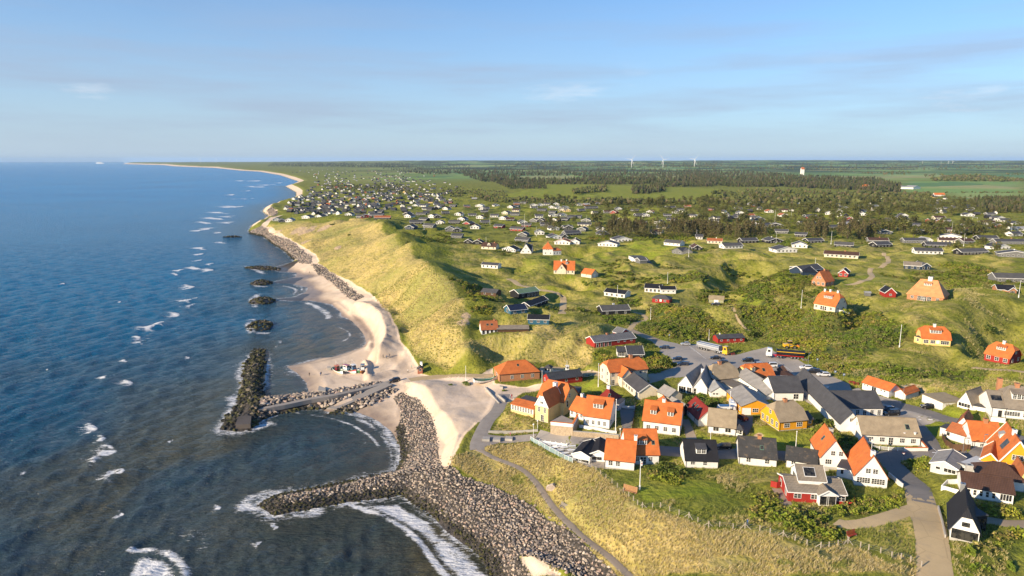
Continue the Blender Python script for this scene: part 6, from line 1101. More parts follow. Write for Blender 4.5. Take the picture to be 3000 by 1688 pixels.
def far_village():
    spec = [('J 1600 190;J 1900 165;J 2576 185;J 2576 330;J 2300 470;J 1950 520;J 1620 500;J 1680 400;J 1820 330;J 1870 255', 420), ('N 620 20;N 2576 20;N 2576 280;N 2000 300;N 1500 380;N 700 400;N 480 250', 120), ('K 0 180;K 420 190;K 640 300;K 480 400;K 0 470', 130), ('Q 0 20;Q 420 20;Q 900 150;Q 460 330;Q 0 420', 26), ('S 300 150;T 1500 60;T 2500 500;S 300 420', 60)]
    r = np.random.RandomState(3); V, F, mi = [], [], []; k = 0; wm = ['white', 'black', 'rust', 'grey', 'lemon']; rm = ['r_dark', 'r_mid', 'r_terra']; mats = [M[x] for x in wm+rm]
    for sp, n in spec:
        for p in place(pixel_samples(sp, n, 17+n)):
            L, D, a = r.uniform(6, 9), r.uniform(4.8, 6), R(r.uniform(-25, 25) + (90 if r.rand() < .5 else 0)); e, h = 2.1, 1.7+r.rand(); c, q = math.cos(a), math.sin(a)
            v = np.array([(-L/2, -D/2, -1.5), (L/2, -D/2, -1.5), (L/2, D/2, -1.5), (-L/2, D/2, -1.5), (-L/2, -D/2, e), (L/2, -D/2, e), (L/2, D/2, e), (-L/2, D/2, e), (-L/2, 0, e+h), (L/2, 0, e+h), (-L/2-.5, -D/2-.6, e-.3), (L/2+.5, -D/2-.6, e-.3), (L/2+.5, D/2+.6, e-.3), (-L/2-.5, D/2+.6, e-.3), (-L/2-.5, 0, e+h+.15), (L/2+.5, 0, e+h+.15)])
            X = np.stack([v[:, 0]*c-v[:, 1]*q+p[0], v[:, 0]*q+v[:, 1]*c+p[1], v[:, 2]+p[2]], -1); V.append(X)
            f = [(0, 1, 5, 4), (1, 2, 6, 5), (2, 3, 7, 6), (3, 0, 4, 7), (5, 6, 9, 9), (7, 4, 8, 8), (10, 11, 15, 14), (12, 13, 14, 15)]; wi = r.choice(5, p=[.46, .20, .04, .28, .02]); ri = 5+r.choice(3, p=[.5, .46, .04]); F += [tuple(k+i for i in t) for t in f]; mi += [wi]*6+[ri]*2; k += 16
    me = bpy.data.meshes.new('far_village'); me.from_pydata(np.concatenate(V).tolist(), [], [tuple(dict.fromkeys(t)) for t in F])
    for m_ in mats: me.materials.append(m_)
    me.polygons.foreach_set('material_index', mi); tag(link('far_village', me), 'hundreds of tiny white and dark houses along the far coast', 'village', None, 'stuff')
far_village()
# ------------------------------------------------------------------ boulders
def rock_shape(seed, n=13):
    r = np.random.RandomState(seed); P = r.normal(size=(n, 3)); P /= np.linalg.norm(P, axis=1)[:, None]; P *= r.uniform(.8, 1.08, (n, 1)); P *= np.array([1, r.uniform(.62, .95), r.uniform(.5, .8)])
    bm = bmesh.new()
    for p in P: bm.verts.new(p)
    bmesh.ops.convex_hull(bm, input=bm.verts); bmesh.ops.delete(bm, geom=[v for v in bm.verts if not v.link_faces], context='VERTS'); bmesh.ops.triangulate(bm, faces=bm.faces); bmesh.ops.recalc_face_normals(bm, faces=bm.faces); bm.verts.index_update()
    V = np.array([v.co[:] for v in bm.verts]); F = np.array([[v.index for v in f.verts] for f in bm.faces]); bm.free(); return V, F
RSH = [rock_shape(100+i, 12+i % 4) for i in range(14)]
DRYC = np.array([(.27, .215, .165), (.33, .27, .21), (.22, .18, .15), (.17, .145, .125), (.36, .26, .20), (.29, .235, .175), (.13, .115, .105), (.40, .33, .26)])
WETC = np.array([(.035, .032, .022), (.05, .05, .02), (.022, .022, .020), (.06, .055, .028), (.075, .07, .022)])
def boulders():
    rec = []; r = np.random.RandomState(23)
    for nm, P in ROCKW.items():
        sp, lo, hi = dict(field=(.70, .24, .66), outer=(1.45, .85, 1.5), jetty=(1.4, .75, 1.45), ramp=(1.35, .7, 1.35), toe=(1.5, .7, 1.3), toe2=(1.4, .6, 1.1), point=(2.4, .9, 1.6))[nm]
        a, b = P.min(0), P.max(0); gx, gy = np.meshgrid(np.arange(a[0], b[0], sp), np.arange(a[1], b[1], sp)); pts = np.stack([gx.ravel(), gy.ravel()], -1)+r.uniform(-.48, .48, (gx.size, 2))*sp; ins = inside(pts, P); ed = polydist(pts, np.concatenate([P, P[:1]])); ins |= (ed < sp*.7) & (r.rand(len(pts)) < .35); pts = pts[ins]
        if nm == 'field': pts = pts[~inside(pts, PILE)]
        if nm == 'jetty' or nm == 'ramp' or nm == 'outer': pts = pts[[not any(inside(pts[i:i+1], q)[0] for q in JET) for i in range(len(pts))]]
        for p in pts: rec.append((p[0], p[1], r.uniform(lo, hi), nm))
    for (z_, x_, y_), hg, a_, b_, ro in ISLES:
        c_ = flat(*px(z_, x_, y_), 0)
        for i in range(int(a_*b_*1.15)):
            t, q = r.rand()*6.28, math.sqrt(r.rand()); dx, dy = a_*q*math.cos(t), b_*q*math.sin(t); rec.append((c_[0]+dx*math.cos(ro)-dy*math.sin(ro), c_[1]+dx*math.sin(ro)+dy*math.cos(ro), r.uniform(.9, 1.5), 'isle'))
    X = np.array([q[0] for q in rec]); Y = np.array([q[1] for q in rec]); S = np.array([q[2] for q in rec]); Zg = hz(X, Y); ok = Zg > -.9
    z0 = Zg+S*.12; vis = S/np.hypot(X, Y); vis[~ok] = 0; U = 1500+FPX*X/Y; big = set(np.argsort(-vis*(U < 2990))[:300].tolist())
    items, proto = [], {}
    for i in range(len(rec)):
        if not ok[i]: continue
        sh = r.randint(len(RSH)); top = z0[i]+S[i]*.5; wetness = np.clip((1.75 if rec[i][3] != 'field' else 2.0)-top+r.normal()*.25, 0, 1); ci = r.randint(len(DRYC)); wi = r.randint(len(WETC)); st = 0 if wetness < .33 else (1 if wetness < .6 else 2)
        if rec[i][3] in ('outer', 'isle') : st = max(st, 2 if r.rand() < .8 else 1)
        col = DRYC[ci]*1.25 if st == 0 else (DRYC[ci]*.4+WETC[wi]*.6 if st == 1 else WETC[wi]); a = r.rand()*6.28
        if i in big:
            k = (sh, ci if st == 0 else wi, st)
            if k not in proto: proto[k] = mesh_np('boulder', RSH[sh][0], RSH[sh][1], [M['rock']], cols={'col': np.tile([*col, 1], (len(RSH[sh][0]), 1))})
            o = link('boulder', proto[k], None, (X[i], Y[i], z0[i]), a); o.scale = (S[i],)*3; tag(o, ('dark wet', 'weathered', 'dry grey')[2-st] + ' boulder among hundreds alike in the sea defences', 'boulder', 'boulders of the sea defences')
        else: items.append((RSH[sh][0], RSH[sh][1], np.tile([*col, 1], (len(RSH[sh][0]), 1)), (X[i], Y[i], z0[i]), a, S[i]))
    V, F, C = merge_meshes(items); tag(link('boulders', mesh_np('boulders', V, F, [M['rock']], cols={'col': C})), 'thousands of grey, pink and weed covered boulders along the shore', 'boulders', None, 'stuff'); print('ROCKS', len(items), len(big))
JETP = dict(walk='I 1745 556;I 1500 612;I 1250 660;I 1000 692;I 750 735;I 500 772', head=[(290, 948), (430, 942), (440, 866), (402, 858), (418, 776), (372, 776), (358, 862), (312, 870)], ramp=[(1150, 795, .6), (1245, 805, .6), (1770, 572, 4.1), (1700, 548, 4.1)])
def ribbon(name, P3, width, th, mat, parent=None):
    n = len(P3); XY = P3[:, :2]; T = np.gradient(XY, axis=0); T /= np.linalg.norm(T, axis=1)[:, None]; Nn = np.stack([-T[:, 1], T[:, 0]], -1); mb = MB(); mb.mat(mat)
    for i in range(n-1):
        a, b = i, i+1; q = lambda j, s, dz: (XY[j, 0]+Nn[j, 0]*s*width/2, XY[j, 1]+Nn[j, 1]*s*width/2, P3[j, 2]+dz)
        mb.poly([q(a, -1, 0), q(b, -1, 0), q(b, 1, 0), q(a, 1, 0)])
        for s in (-1, 1): mb.poly([q(a, s, 0), q(b, s, 0), q(b, s, -th), q(a, s, -th)])
    for j in (0, n-1): mb.poly([q(j, -1, 0), q(j, 1, 0), q(j, 1, -th), q(j, -1, -th)])
    return mb.build(name, parent)
def prism(name, P, z0, z1, mat, parent=None):
    mb = MB(); mb.mat(mat); n = len(P); zt = z1 if hasattr(z1, '__len__') else [z1]*n; mb.mesh([(p[0], p[1], z0) for p in P]+[(p[0], p[1], zt[i]) for i, p in enumerate(P)], [(i, (i+1) % n, n+(i+1) % n, n+i) for i in range(n)]+[tuple(range(n-1, -1, -1)), tuple(range(n, 2*n))]); return mb.build(name, parent)
wl_ = smooth_line(pl(JETP['walk'], 3.2), 3.0); wz = np.linspace(4.0, 2.1, len(wl_)); hd = np.array([flat(*px('I', x, y), 2.0) for x, y in JETP['head']]); rp = np.array([flat(*px('I', x, y), z) for x, y, z in JETP['ramp']])
def buffer_line(P, w): T = np.gradient(P, axis=0); T /= np.linalg.norm(T, axis=1)[:, None]; Nn = np.stack([-T[:, 1], T[:, 0]], -1)*w; return np.concatenate([P+Nn, (P-Nn)[::-1]])
def grown(P, g): c = P.mean(0); d = P-c; return c+d*(1+g/np.linalg.norm(d, axis=1)[:, None])
JET = [buffer_line(wl_, 1.5), grown(hd, .8), grown(rp, .7)]
je = empty('jetty', (hd[0][0], hd[0][1], 0), 0, 'narrow concrete jetty walkway along the boulders to a seaward platform', 'jetty')
def reparent(o, p): o.parent = p; o.matrix_parent_inverse = Matrix.Translation(p.location).inverted(); return o
reparent(ribbon('walkway', np.concatenate([wl_, wz[:, None]], 1), 2.3, 1.6, 'slab'), je); reparent(prism('platform', hd, .4, 2.0, 'wetslab'), je)
tag(prism('slipway', rp, -.5, [.75, .75, 4.22, 4.22], 'slab'), 'broad concrete slipway from the beach road down to the water', 'slipway')
boulders()
# ------------------------------------------------------------------ plants
def leaf_cloud(seed, n, shape, size, cols, tilt=.8):
    """n leaf-sized triangles/quads through a crown volume; shape(r)->points on/in crown, returns V,F,C"""
    r = np.random.RandomState(seed); P = shape(r, n); V = np.zeros((n*4, 3)); A = r.normal(size=(n, 3)); A[:, 2] *= tilt; A /= np.linalg.norm(A, axis=1)[:, None]; B = np.cross(A, r.normal(size=(n, 3))); B /= np.linalg.norm(B, axis=1)[:, None]; s = size*r.uniform(.6, 1.3, (n, 1))
    V[0::4] = P-A*s; V[1::4] = P+B*s*.7; V[2::4] = P+A*s; V[3::4] = P-B*s*.7; F = np.arange(n*4).reshape(n, 4); C = np.repeat(np.concatenate([np.array(cols)[r.randint(len(cols), size=n)]*r.uniform(.7, 1.25, (n, 1)), np.ones((n, 1))], 1), 4, axis=0); return V, F, C
def blobs(k, flat_=1.0, seed=0):
    r0 = np.random.RandomState(seed); cs_ = r0.normal(size=(k, 3)); cs_ /= np.linalg.norm(cs_, axis=1)[:, None]; cs_ *= r0.uniform(.2, .72, (k, 1)); cs_[:, 2] = np.abs(cs_[:, 2])*flat_; rad = r0.uniform(.28, .5, k)
    def shape(r, n):
        i = r.randint(k, size=n); d = r.normal(size=(n, 3)); d /= np.linalg.norm(d, axis=1)[:, None]; d[:, 2] = np.where(d[:, 2] < -.3, -d[:, 2], d[:, 2]); return cs_[i]+d*rad[i][:, None]*r.uniform(.8, 1.05, (n, 1))
    return shape
BC1 = [(.110, .155, .026), (.145, .185, .036), (.085, .120, .022), (.175, .190, .045)]; BC2 = [(.165, .150, .070), (.200, .175, .085), (.130, .130, .055), (.115, .135, .040)]; BC3 = [(.17, .235, .03), (.13, .20, .03), (.21, .24, .045)]
BUSH = [leaf_cloud(i, 90, blobs(6, .75, i), .17, BC1 if i % 3 else BC2) for i in range(9)]
BUSHN = [leaf_cloud(40+i, 420, blobs(9, .75, i), .085, (BC1, BC1, BC3)[i % 3]) for i in range(4)]
def grid_pts(P, sp, seed, jitter=.5):
    r = np.random.RandomState(seed); a, b = P.min(0), P.max(0); gx, gy = np.meshgrid(np.arange(a[0], b[0], sp), np.arange(a[1], b[1], sp)); pts = np.stack([gx.ravel(), gy.ravel()], -1)+r.uniform(-jitter, jitter, (gx.size, 2))*sp; return pts[inside(pts, P)]
def pads_mask(pts, m=.8):
    ok = np.ones(len(pts), bool)
    for cs_, z in PADS:
        o = cs_[0]; X = (cs_[1]-cs_[0]); L = X.length
        if L == 0: continue
        near = (np.abs(pts[:, 0]-o.x) < 60) & (np.abs(pts[:, 1]-o.y) < 60)
        if not near.any(): continue
        X = X/L; Y = Vector((-X.y, X.x)); D = (cs_[3]-cs_[0]).dot(Y); dx, dy = pts[:, 0]-o.x, pts[:, 1]-o.y; a = dx*X.x+dy*X.y; b = dx*Y.x+dy*Y.y; ok &= ~((a > -m) & (a < L+m) & (b > -m) & (b < D+m))
    return ok
def roads_mask(pts, m=.6):
    ok = np.ones(len(pts), bool)
    for nm, P, Nn, w, *_ in ROADS:
        k = (pts[:, 0] > P[:, 0].min()-w) & (pts[:, 0] < P[:, 0].max()+w) & (pts[:, 1] > P[:, 1].min()-w) & (pts[:, 1] < P[:, 1].max()+w)
        if k.any(): ok[k] &= polydist(pts[k], P[::2] if len(P) > 6 else P) > w/2+m
    for nm, P, *_ in AREAS: ok &= ~inside(pts, P)
    return ok
def thickets():
    r = np.random.RandomState(77); items = []
    for i, P in enumerate(SCP):
        far_ = P[:, 1].mean() > 380; sp = 2.4 if far_ else (1.5 if P[:, 1].mean() < 230 else 1.85)
        if i == 13: sp = 3.0
        pts = grid_pts(P, sp, 300+i); pts = pts[pads_mask(pts) & roads_mask(pts)]
        z = hz(pts[:, 0], pts[:, 1]); dens = fbm(pts[:, 0]/11, pts[:, 1]/11, 2, 90+i)
        for p, zz, dn in zip(pts, z, dens):
            if dn < .27: continue
            s = r.uniform(1.15, 2.1)*(sp/2.0)**.5*(.75+.6*dn); V, F, C = BUSH[r.randint(9)]; olive = vnoise(np.array([p[0]/16]), np.array([p[1]/16]), 5)[0]; C2 = C.copy(); C2[:, :3] *= (.85+.5*olive); C2[:, 0] *= .85+.5*olive
            items.append((V, F, C2, (p[0], p[1], zz-.15), r.rand()*6.28, np.array([s, s, s*r.uniform(.7, 1.0)])))
    V, F, C = merge_meshes(items); tag(link('thicket', mesh_np('thicket', V, F, [M['leaf']], cols={'col': C*np.array([1.6, 1.6, 1.1, 1])})), 'dense dark green rose and willow thickets on banks and dunes', 'thicket', None, 'stuff'); print('BUSHES', len(items))
thickets()
def scrub():
    r = np.random.RandomState(19); items = []; n = 26000; u = r.rand(n); Y = 330*np.exp(u*1.45); X = (r.uniform(-.16, .82, n))*Y; c = coastdist(np.stack([X, Y], -1)); z = hz(X, Y); d1 = fbm(X/38, Y/38, 3, 61); d2 = fbm(X/150, Y/150, 2, 63); pts = np.stack([X, Y], -1)
    ok = (c > 45) & (d1 + .5*(d2-.5) + .10*np.clip(X/Y, 0, .6) > .635) & (z > 9); ok &= ~inside(pts, DRYP[0]); ok &= ~inside(pts, atl('R 900 800;R 2000 780;R 2000 960;R 1000 960;R 700 860')); ok[ok] &= pads_mask(pts[ok], 1.0); ok[ok] &= roads_mask(pts[ok], .5)
    for i in np.nonzero(ok)[0]:
        s = r.uniform(1.0, 2.4)*(1 if Y[i] < 600 else 1.35); V, F, C = BUSH[r.randint(9)]; C2 = C.copy(); C2[:, :3] *= r.uniform(.75, 1.2); m = 90 if Y[i] < 700 else 50; items.append((V[:m*4], F[:m], C2[:m*4], (X[i], Y[i], z[i]-.2), r.rand()*6.28, np.array([s*1.2, s*1.2, s*r.uniform(.6, 1.0)])))
    V, F, C = merge_meshes(items); tag(link('scrub', mesh_np('scrub', V, F, [M['leaf']], cols={'col': C*np.array([1.33, 1.3, .9, 1])})), 'scattered low willow and rose scrub between the holiday houses', 'scrub', None, 'stuff'); print('SCRUB', len(items))
scrub()
def tuft(seed, n, h, cols):
    r = np.random.RandomState(seed); V, C = [], []
    for i in range(n):
        a = r.rand()*6.28; rad = r.rand()*.28; x, y = rad*math.cos(a), rad*math.sin(a); lean = r.uniform(.15, .55); hh = h*r.uniform(.6, 1.1); b = r.rand()*6.28; w = .07; dx, dy = math.cos(b)*w, math.sin(b)*w
        tx, ty = x+math.cos(a)*lean*hh+.22*hh, y+math.sin(a)*lean*hh+.10*hh      # wind bends them inland
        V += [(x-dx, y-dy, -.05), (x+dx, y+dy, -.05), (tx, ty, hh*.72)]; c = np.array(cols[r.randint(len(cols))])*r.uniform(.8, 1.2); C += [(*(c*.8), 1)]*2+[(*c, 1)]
    return np.array(V), np.arange(n*3).reshape(n, 3), np.array(C)
ST = [(.66, .52, .25), (.60, .47, .20), (.72, .59, .33), (.48, .42, .14)]; GN = [(.36, .36, .09), (.28, .31, .07), (.46, .41, .13), (.22, .26, .055)]
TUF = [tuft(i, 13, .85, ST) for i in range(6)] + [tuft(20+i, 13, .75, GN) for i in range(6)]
def grasses():
    r = np.random.RandomState(8); items = []
    bank = DRYP[1]; sets = [(bank, .72, .98), (BANK, 1.0, .45), (MOUNDP, .9, .45), (SLOPE2, 1.35, .5), (STRIP, 1.0, .55), (DRYP[0], 1.25, .60)]
    for i, (P, sp, dryness) in enumerate(sets):
        pts = grid_pts(P, sp, 500+i); pts = pts[pads_mask(pts, .2) & roads_mask(pts, .25)]; z = hz(pts[:, 0], pts[:, 1]); dr = fbm(pts[:, 0]/13, pts[:, 1]/13, 3, 33); dn = fbm(pts[:, 0]/5, pts[:, 1]/5, 2, 35); sf = 1 if sp < 1.5 else 1.55
        for p, zz, d, q in zip(pts, z, dr, dn):
            if q < (.30 if i < 5 else .40) or zz < .8 or p[1] > 430: continue
            V, F, C = TUF[r.randint(6)+(0 if d < dryness*.80 else 6)]; s = r.uniform(.7, 1.25)*sf; items.append((V, F, C, (p[0], p[1], zz), r.uniform(-.6, .6), s))
    q = r.rand(52000, 2); Y = 105+q[:, 0]**.8*250; X = (-.02+q[:, 1]*.82)*Y; pts = np.stack([X, Y], -1); c = coastdist(pts); ok = (c > 8) & ~inside(pts, DRYP[0]) & ~inside(pts, DRYP[1]); ok &= ~inside(pts, atl(SAND[0])); ok &= ~inside(pts, ROCKW['field'])
    for s_, v_ in LAWN[:6]: ok &= ~inside(pts, atl(s_))
    ok[ok] &= pads_mask(pts[ok], .3) & roads_mask(pts[ok], .2); pts = pts[ok]; z = hz(pts[:, 0], pts[:, 1]); dn = fbm(pts[:, 0]/9, pts[:, 1]/9, 3, 38)
    for p, zz, d in zip(pts, z, dn):
        if d < .40: continue
        V, F, C = TUF[r.randint(6)+(0 if d > .60 else 6)]; s = r.uniform(.6, 1.2); items.append((V, F, C*np.array([.85, .9, .8, 1]), (p[0], p[1], zz), r.uniform(-.6, .6), s))
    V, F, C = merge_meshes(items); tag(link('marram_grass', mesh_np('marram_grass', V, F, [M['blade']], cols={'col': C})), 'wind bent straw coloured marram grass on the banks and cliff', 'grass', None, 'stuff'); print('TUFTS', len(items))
grasses()
# single bushes one can tell apart
def bush(zz_, x, y, w, h, lab, kind=0, deep=None, nm='shrub'):
    p = at(zz_, x, y); V, F, C = BUSHN[kind]; o = link(nm, BUSHM[kind], None, p-Vector((0, 0, .2)), rnd.random()*6); o.scale = (w/1.7, (deep or w)/1.7, h); tag(o, lab, 'shrub', None)
BUSHM = [mesh_np('shrub', *b_[:2], [M['leaf']], cols={'col': b_[2]}) for b_ in BUSHN]
for a_ in [('V', 1800, 560, 9, 6.5, 'big rounded yellow-green shrub between the guest house and the car park', 0, 8), ('V', 480, 260, 8, 2.6, 'bright green hedge shrub left of the glazed holiday house', 2, 4), ('V', 700, 420, 7, 2.2, 'bright green hedge shrub in front of the glazed holiday house', 2, 4), ('V', 1480, 130, 7, 3, 'dark rounded shrub behind the glazed holiday house', 1, 5), ('A', 2010, 590, 6, 3.6, 'dense round shrub left of the white caravan', 0), ('A', 2200, 620, 6.5, 3.6, 'dense round shrub directly behind the red roofed cottage', 1), ('A', 1120, 540, 4, 2.4, 'green shrub behind the dark red pyramid roof', 2),
           ('D', 1790, 390, 7, 3.6, 'dark round shrub beside the white flagpole on the bluff', 1), ('D', 1960, 420, 7.5, 3.2, 'wide dark shrub behind the bluff lawn', 0), ('D', 1850, 340, 6, 3, 'dark shrub against the stepped orange roofed house', 1), ('Y', 1420, 1160, 5, 3.4, 'bright green shrub between the pale bungalow and the ochre gable', 2), ('A', 245, 470, 2.6, 1.2, 'small marram clump beside the concrete beach blocks', 2), ('I', 2470, 570, 4.2, 2.0, 'marram clump at the flagpole by the beach road', 2), ('I', 2320, 575, 2.4, .9, 'low marram clump on the sand near the beach road', 2),
           ('H', 1210, 190, 9, 3, 'dark bush on the crest of the sandy cliff', 1), ('H', 1365, 290, 7, 2.6, 'dark bush high on the grassy cliff face', 1), ('E', 2380, 1060, 8, 3, 'grey-green willow bush above the lorry with yellow cab', 1), ('E', 2180, 1100, 7, 2.6, 'olive willow bush left of the long red hut', 0), ('G', 300, 1040, 9, 4, 'grey willow bush right of the long red hut', 1), ('G', 2270, 985, 9, 3.4, 'dome shaped dark bush on the hill right of the pale yellow villa', 1), ('C', 1050, 780, 6, 2, 'pinkish brown rose bush below the twin orange gables', 1), ('B', 900, 700, 8, 3.5, 'dark hedge bush beside the long black roof', 1), ('B', 1050, 830, 8, 3, 'rounded hedge bush left of the white hotel', 0), ('B', 1200, 915, 7, 2.2, 'low dark bush in the hotel shade', 1)]: bush(*a_)
# trees
def conifer(seed, n=330):
    cols = [(.16, .145, .055), (.135, .15, .045), (.21, .17, .075), (.11, .12, .04), (.25, .195, .10)]
    def shape(r, m):
        t = r.rand(m)**.75; lay = np.floor(t*9)/9; rad = (1-t)*.30*(.45+.75*((t*9) % 1 < .55))+.02; a = r.rand(m)*6.28; q = np.sqrt(r.rand(m))*.55+.45; lop = 1+.28*np.sin(a*2+seed+lay*5); return np.stack([rad*q*np.cos(a)*lop, rad*q*np.sin(a)*lop, .12+.88*t-.05*q*(1-t)], -1)
    return leaf_cloud(seed, n, shape, .042, cols, .35)
def broad(seed, n=420):
    cols = [(.125, .140, .036), (.155, .160, .048), (.10, .115, .032), (.18, .18, .048), (.16, .135, .06)]; b = blobs(11, 1.1, seed+50)
    def shape(r, m): p = b(r, m); return np.stack([p[:, 0]*.42, p[:, 1]*.42, .30+p[:, 2]*.62], -1)
    return leaf_cloud(seed, n, shape, .05, cols, .8)
def trunk_mb(h=.45, r_=.022):
    mb = MB(); mb.mat('bark'); mb.tube((0, 0, -.06), (.01, 0, h), r_, r_*.6, 7, False)
    for a in (0, 2.1, 4.2): mb.tube((.005, 0, h*.75), (.16*math.cos(a), .16*math.sin(a), h*1.25), r_*.5, r_*.2, 5, False)
    return mb
M['bark'] = simple('bark', (.12, .09, .065), .9, .3, 4)
TREES = {'conifer_tree': [], 'broadleaf_tree': []}
for nm, fn in (('conifer_tree', conifer), ('broadleaf_tree', broad)):
    for i in range(5):
        V, F, C = fn(60+i); cm = mesh_np('crown', V, F, [M['leaf']], cols={'col': C}); tm = trunk_mb(.5 if nm[0] == 'b' else .8, .02).data('trunk', fix=False); TREES[nm].append((cm, tm))
BT = {}
def tree(nm, p, h, i, lab, group, wide=1.0):
    cm, tm = TREES[nm][i % 5]; s = (h*wide, h*wide, h)
    if (nm, i % 5) not in BT:
        e = empty(nm, p, rnd.random()*6, lab, 'tree', group); link('crown', cm, e); link('trunk', tm, e); e.scale = s; BT[nm, i % 5] = e; return e
    return dup(BT[nm, i % 5], p, rnd.random()*6, lab, group, s)
for zz_, x, y, nm, h, w, lab in [('R', 770, 510, 'broadleaf_tree', 17, 1.5, 'large round brown-green tree in the summer village'), ('R', 1190, 460, 'broadleaf_tree', 15, 1.3, 'dark round tree right of the big brown-green crown'), ('R', 1025, 490, 'broadleaf_tree', 14, 1.0, 'dark pointed tree between the two round crowns'), ('R', 2060, 505, 'broadleaf_tree', 17, 1.4, 'wide round tree above the long conifer belt'), ('R', 1545, 250, 'broadleaf_tree', 19, 1.3, 'tall domed tree at the meadow edge'), ('R', 1340, 230, 'broadleaf_tree', 14, 1.0, 'pointed tree left of the tall domed tree'), ('R', 1680, 250, 'broadleaf_tree', 17, 1.2, 'leaning tree right of the tall domed tree'), ('R', 900, 265, 'broadleaf_tree', 14, 1.2, 'round tree behind the long black bungalow'),
                               ('S', 1530, 425, 'broadleaf_tree', 18, 1.1, 'tall slender tree behind the wide black roof'), ('S', 2330, 345, 'broadleaf_tree', 15, 1.2, 'rounded dark tree in the right-hand woods'), ('T', 500, 470, 'broadleaf_tree', 18, .9, 'tall slim tree left of the stacked white gables'), ('T', 1540, 940, 'broadleaf_tree', 10, 1.1, 'bushy tree beside the wide white bungalow on the slope'), ('T', 2150, 950, 'broadleaf_tree', 10, 1.0, 'bushy tree right of the wide white bungalow'), ('T', 1930, 870, 'broadleaf_tree', 11, .9, 'slim tree behind the wide white bungalow'), ('Q', 1265, 440, 'broadleaf_tree', 11, 1.1, 'lone dark tree in the treeless village'), ('R', 420, 480, 'broadleaf_tree', 8, 1.5, 'low sandy brown tree beside the grey gable'), ('T', 330, 660, 'broadleaf_tree', 12, 1.3, 'feathery green tree behind the blue gable')]:
    tree(nm, at(zz_, x, y), h, rnd.randrange(5), lab, None, w)
def tree_fill(spec, n, nm, lo, hi, seed, lab, group, w=(.9, 1.3), mind=2.0):
    pts = place(pixel_samples(spec, n, seed)); pts = pts[pads_mask(pts[:, :2], 1.5)]
    for p in pts: tree(nm, Vector(p), rnd.uniform(lo, hi), rnd.randrange(5), lab, group, rnd.uniform(*w))
LC = 'dark grey-green conifer in the shelter belt behind the green slope'; LB = 'olive broadleaf tree among the wooded holiday houses'
for sp, n, sd in (('S 10 600;S 900 600;S 1000 690;S 700 715;S 40 700', 72, 1), ('R 860 560;R 1490 560;R 1480 660;R 860 650', 48, 2), ('R 1860 560;R 2576 560;R 2576 690;R 1900 680', 52, 3), ('S 1560 600;S 1900 600;S 1950 745;S 1600 690', 34, 4), ('S 2100 600;S 2576 560;T 380 620;T 280 720;S 2300 730;S 2100 700', 34, 5), ('Q 2030 600;Q 2250 600;Q 2420 600;Q 2400 540;Q 2150 560', 8, 6)): tree_fill(sp, n, 'conifer_tree', 9.5, 14.5, sd, LC, 'conifers of the shelter belt', (.8, 1.25))
for sp, n, sd in (('S 0 130;S 900 110;S 2576 100;S 2576 330;S 1500 330;S 0 330', 72, 11), ('T 0 130;T 1000 150;T 1900 200;T 2576 180;T 2576 330;T 1600 380;T 0 440', 76, 12), ('S 0 430;S 2576 430;S 2576 600;S 0 560', 34, 13), ('T 0 480;T 900 480;T 2576 620;T 2576 700;T 1000 720;T 600 800;T 0 620', 40, 14), ('R 0 130;R 2576 150;R 2576 330;R 1700 330;R 700 180;R 0 170', 38, 15)): tree_fill(sp, n, 'broadleaf_tree', 8, 15, sd, LB, 'trees among the holiday houses', (.9, 1.4))
def low_conifer(seed, k=3):
    r = np.random.RandomState(seed); V, F = [], []; b = 0
    for j in range(k):
        z0, z1, rad = .08+.27*j, .45+.275*j, .26-.065*j; n = 6; rr = rad*r.uniform(.6, 1.35, n)
        V += [(rr[i]*math.cos(6.283*i/n+j), rr[i]*math.sin(6.283*i/n+j), z0+r.uniform(-.06, .06)) for i in range(n)]+[(r.uniform(-.03, .03), r.uniform(-.03, .03), z1)]; F += [(b+i, b+(i+1) % n, b+n) for i in range(n)]; b += n+1
    return np.array(V), np.array(F)
LOWC = [low_conifer(i) for i in range(8)]; LOWB = []
for i in range(6):
    V, F = rock_shape(900+i, 16); LOWB.append((np.stack([V[:, 0]*.42, V[:, 1]*.42, .45+V[:, 2]*.62], -1), F))
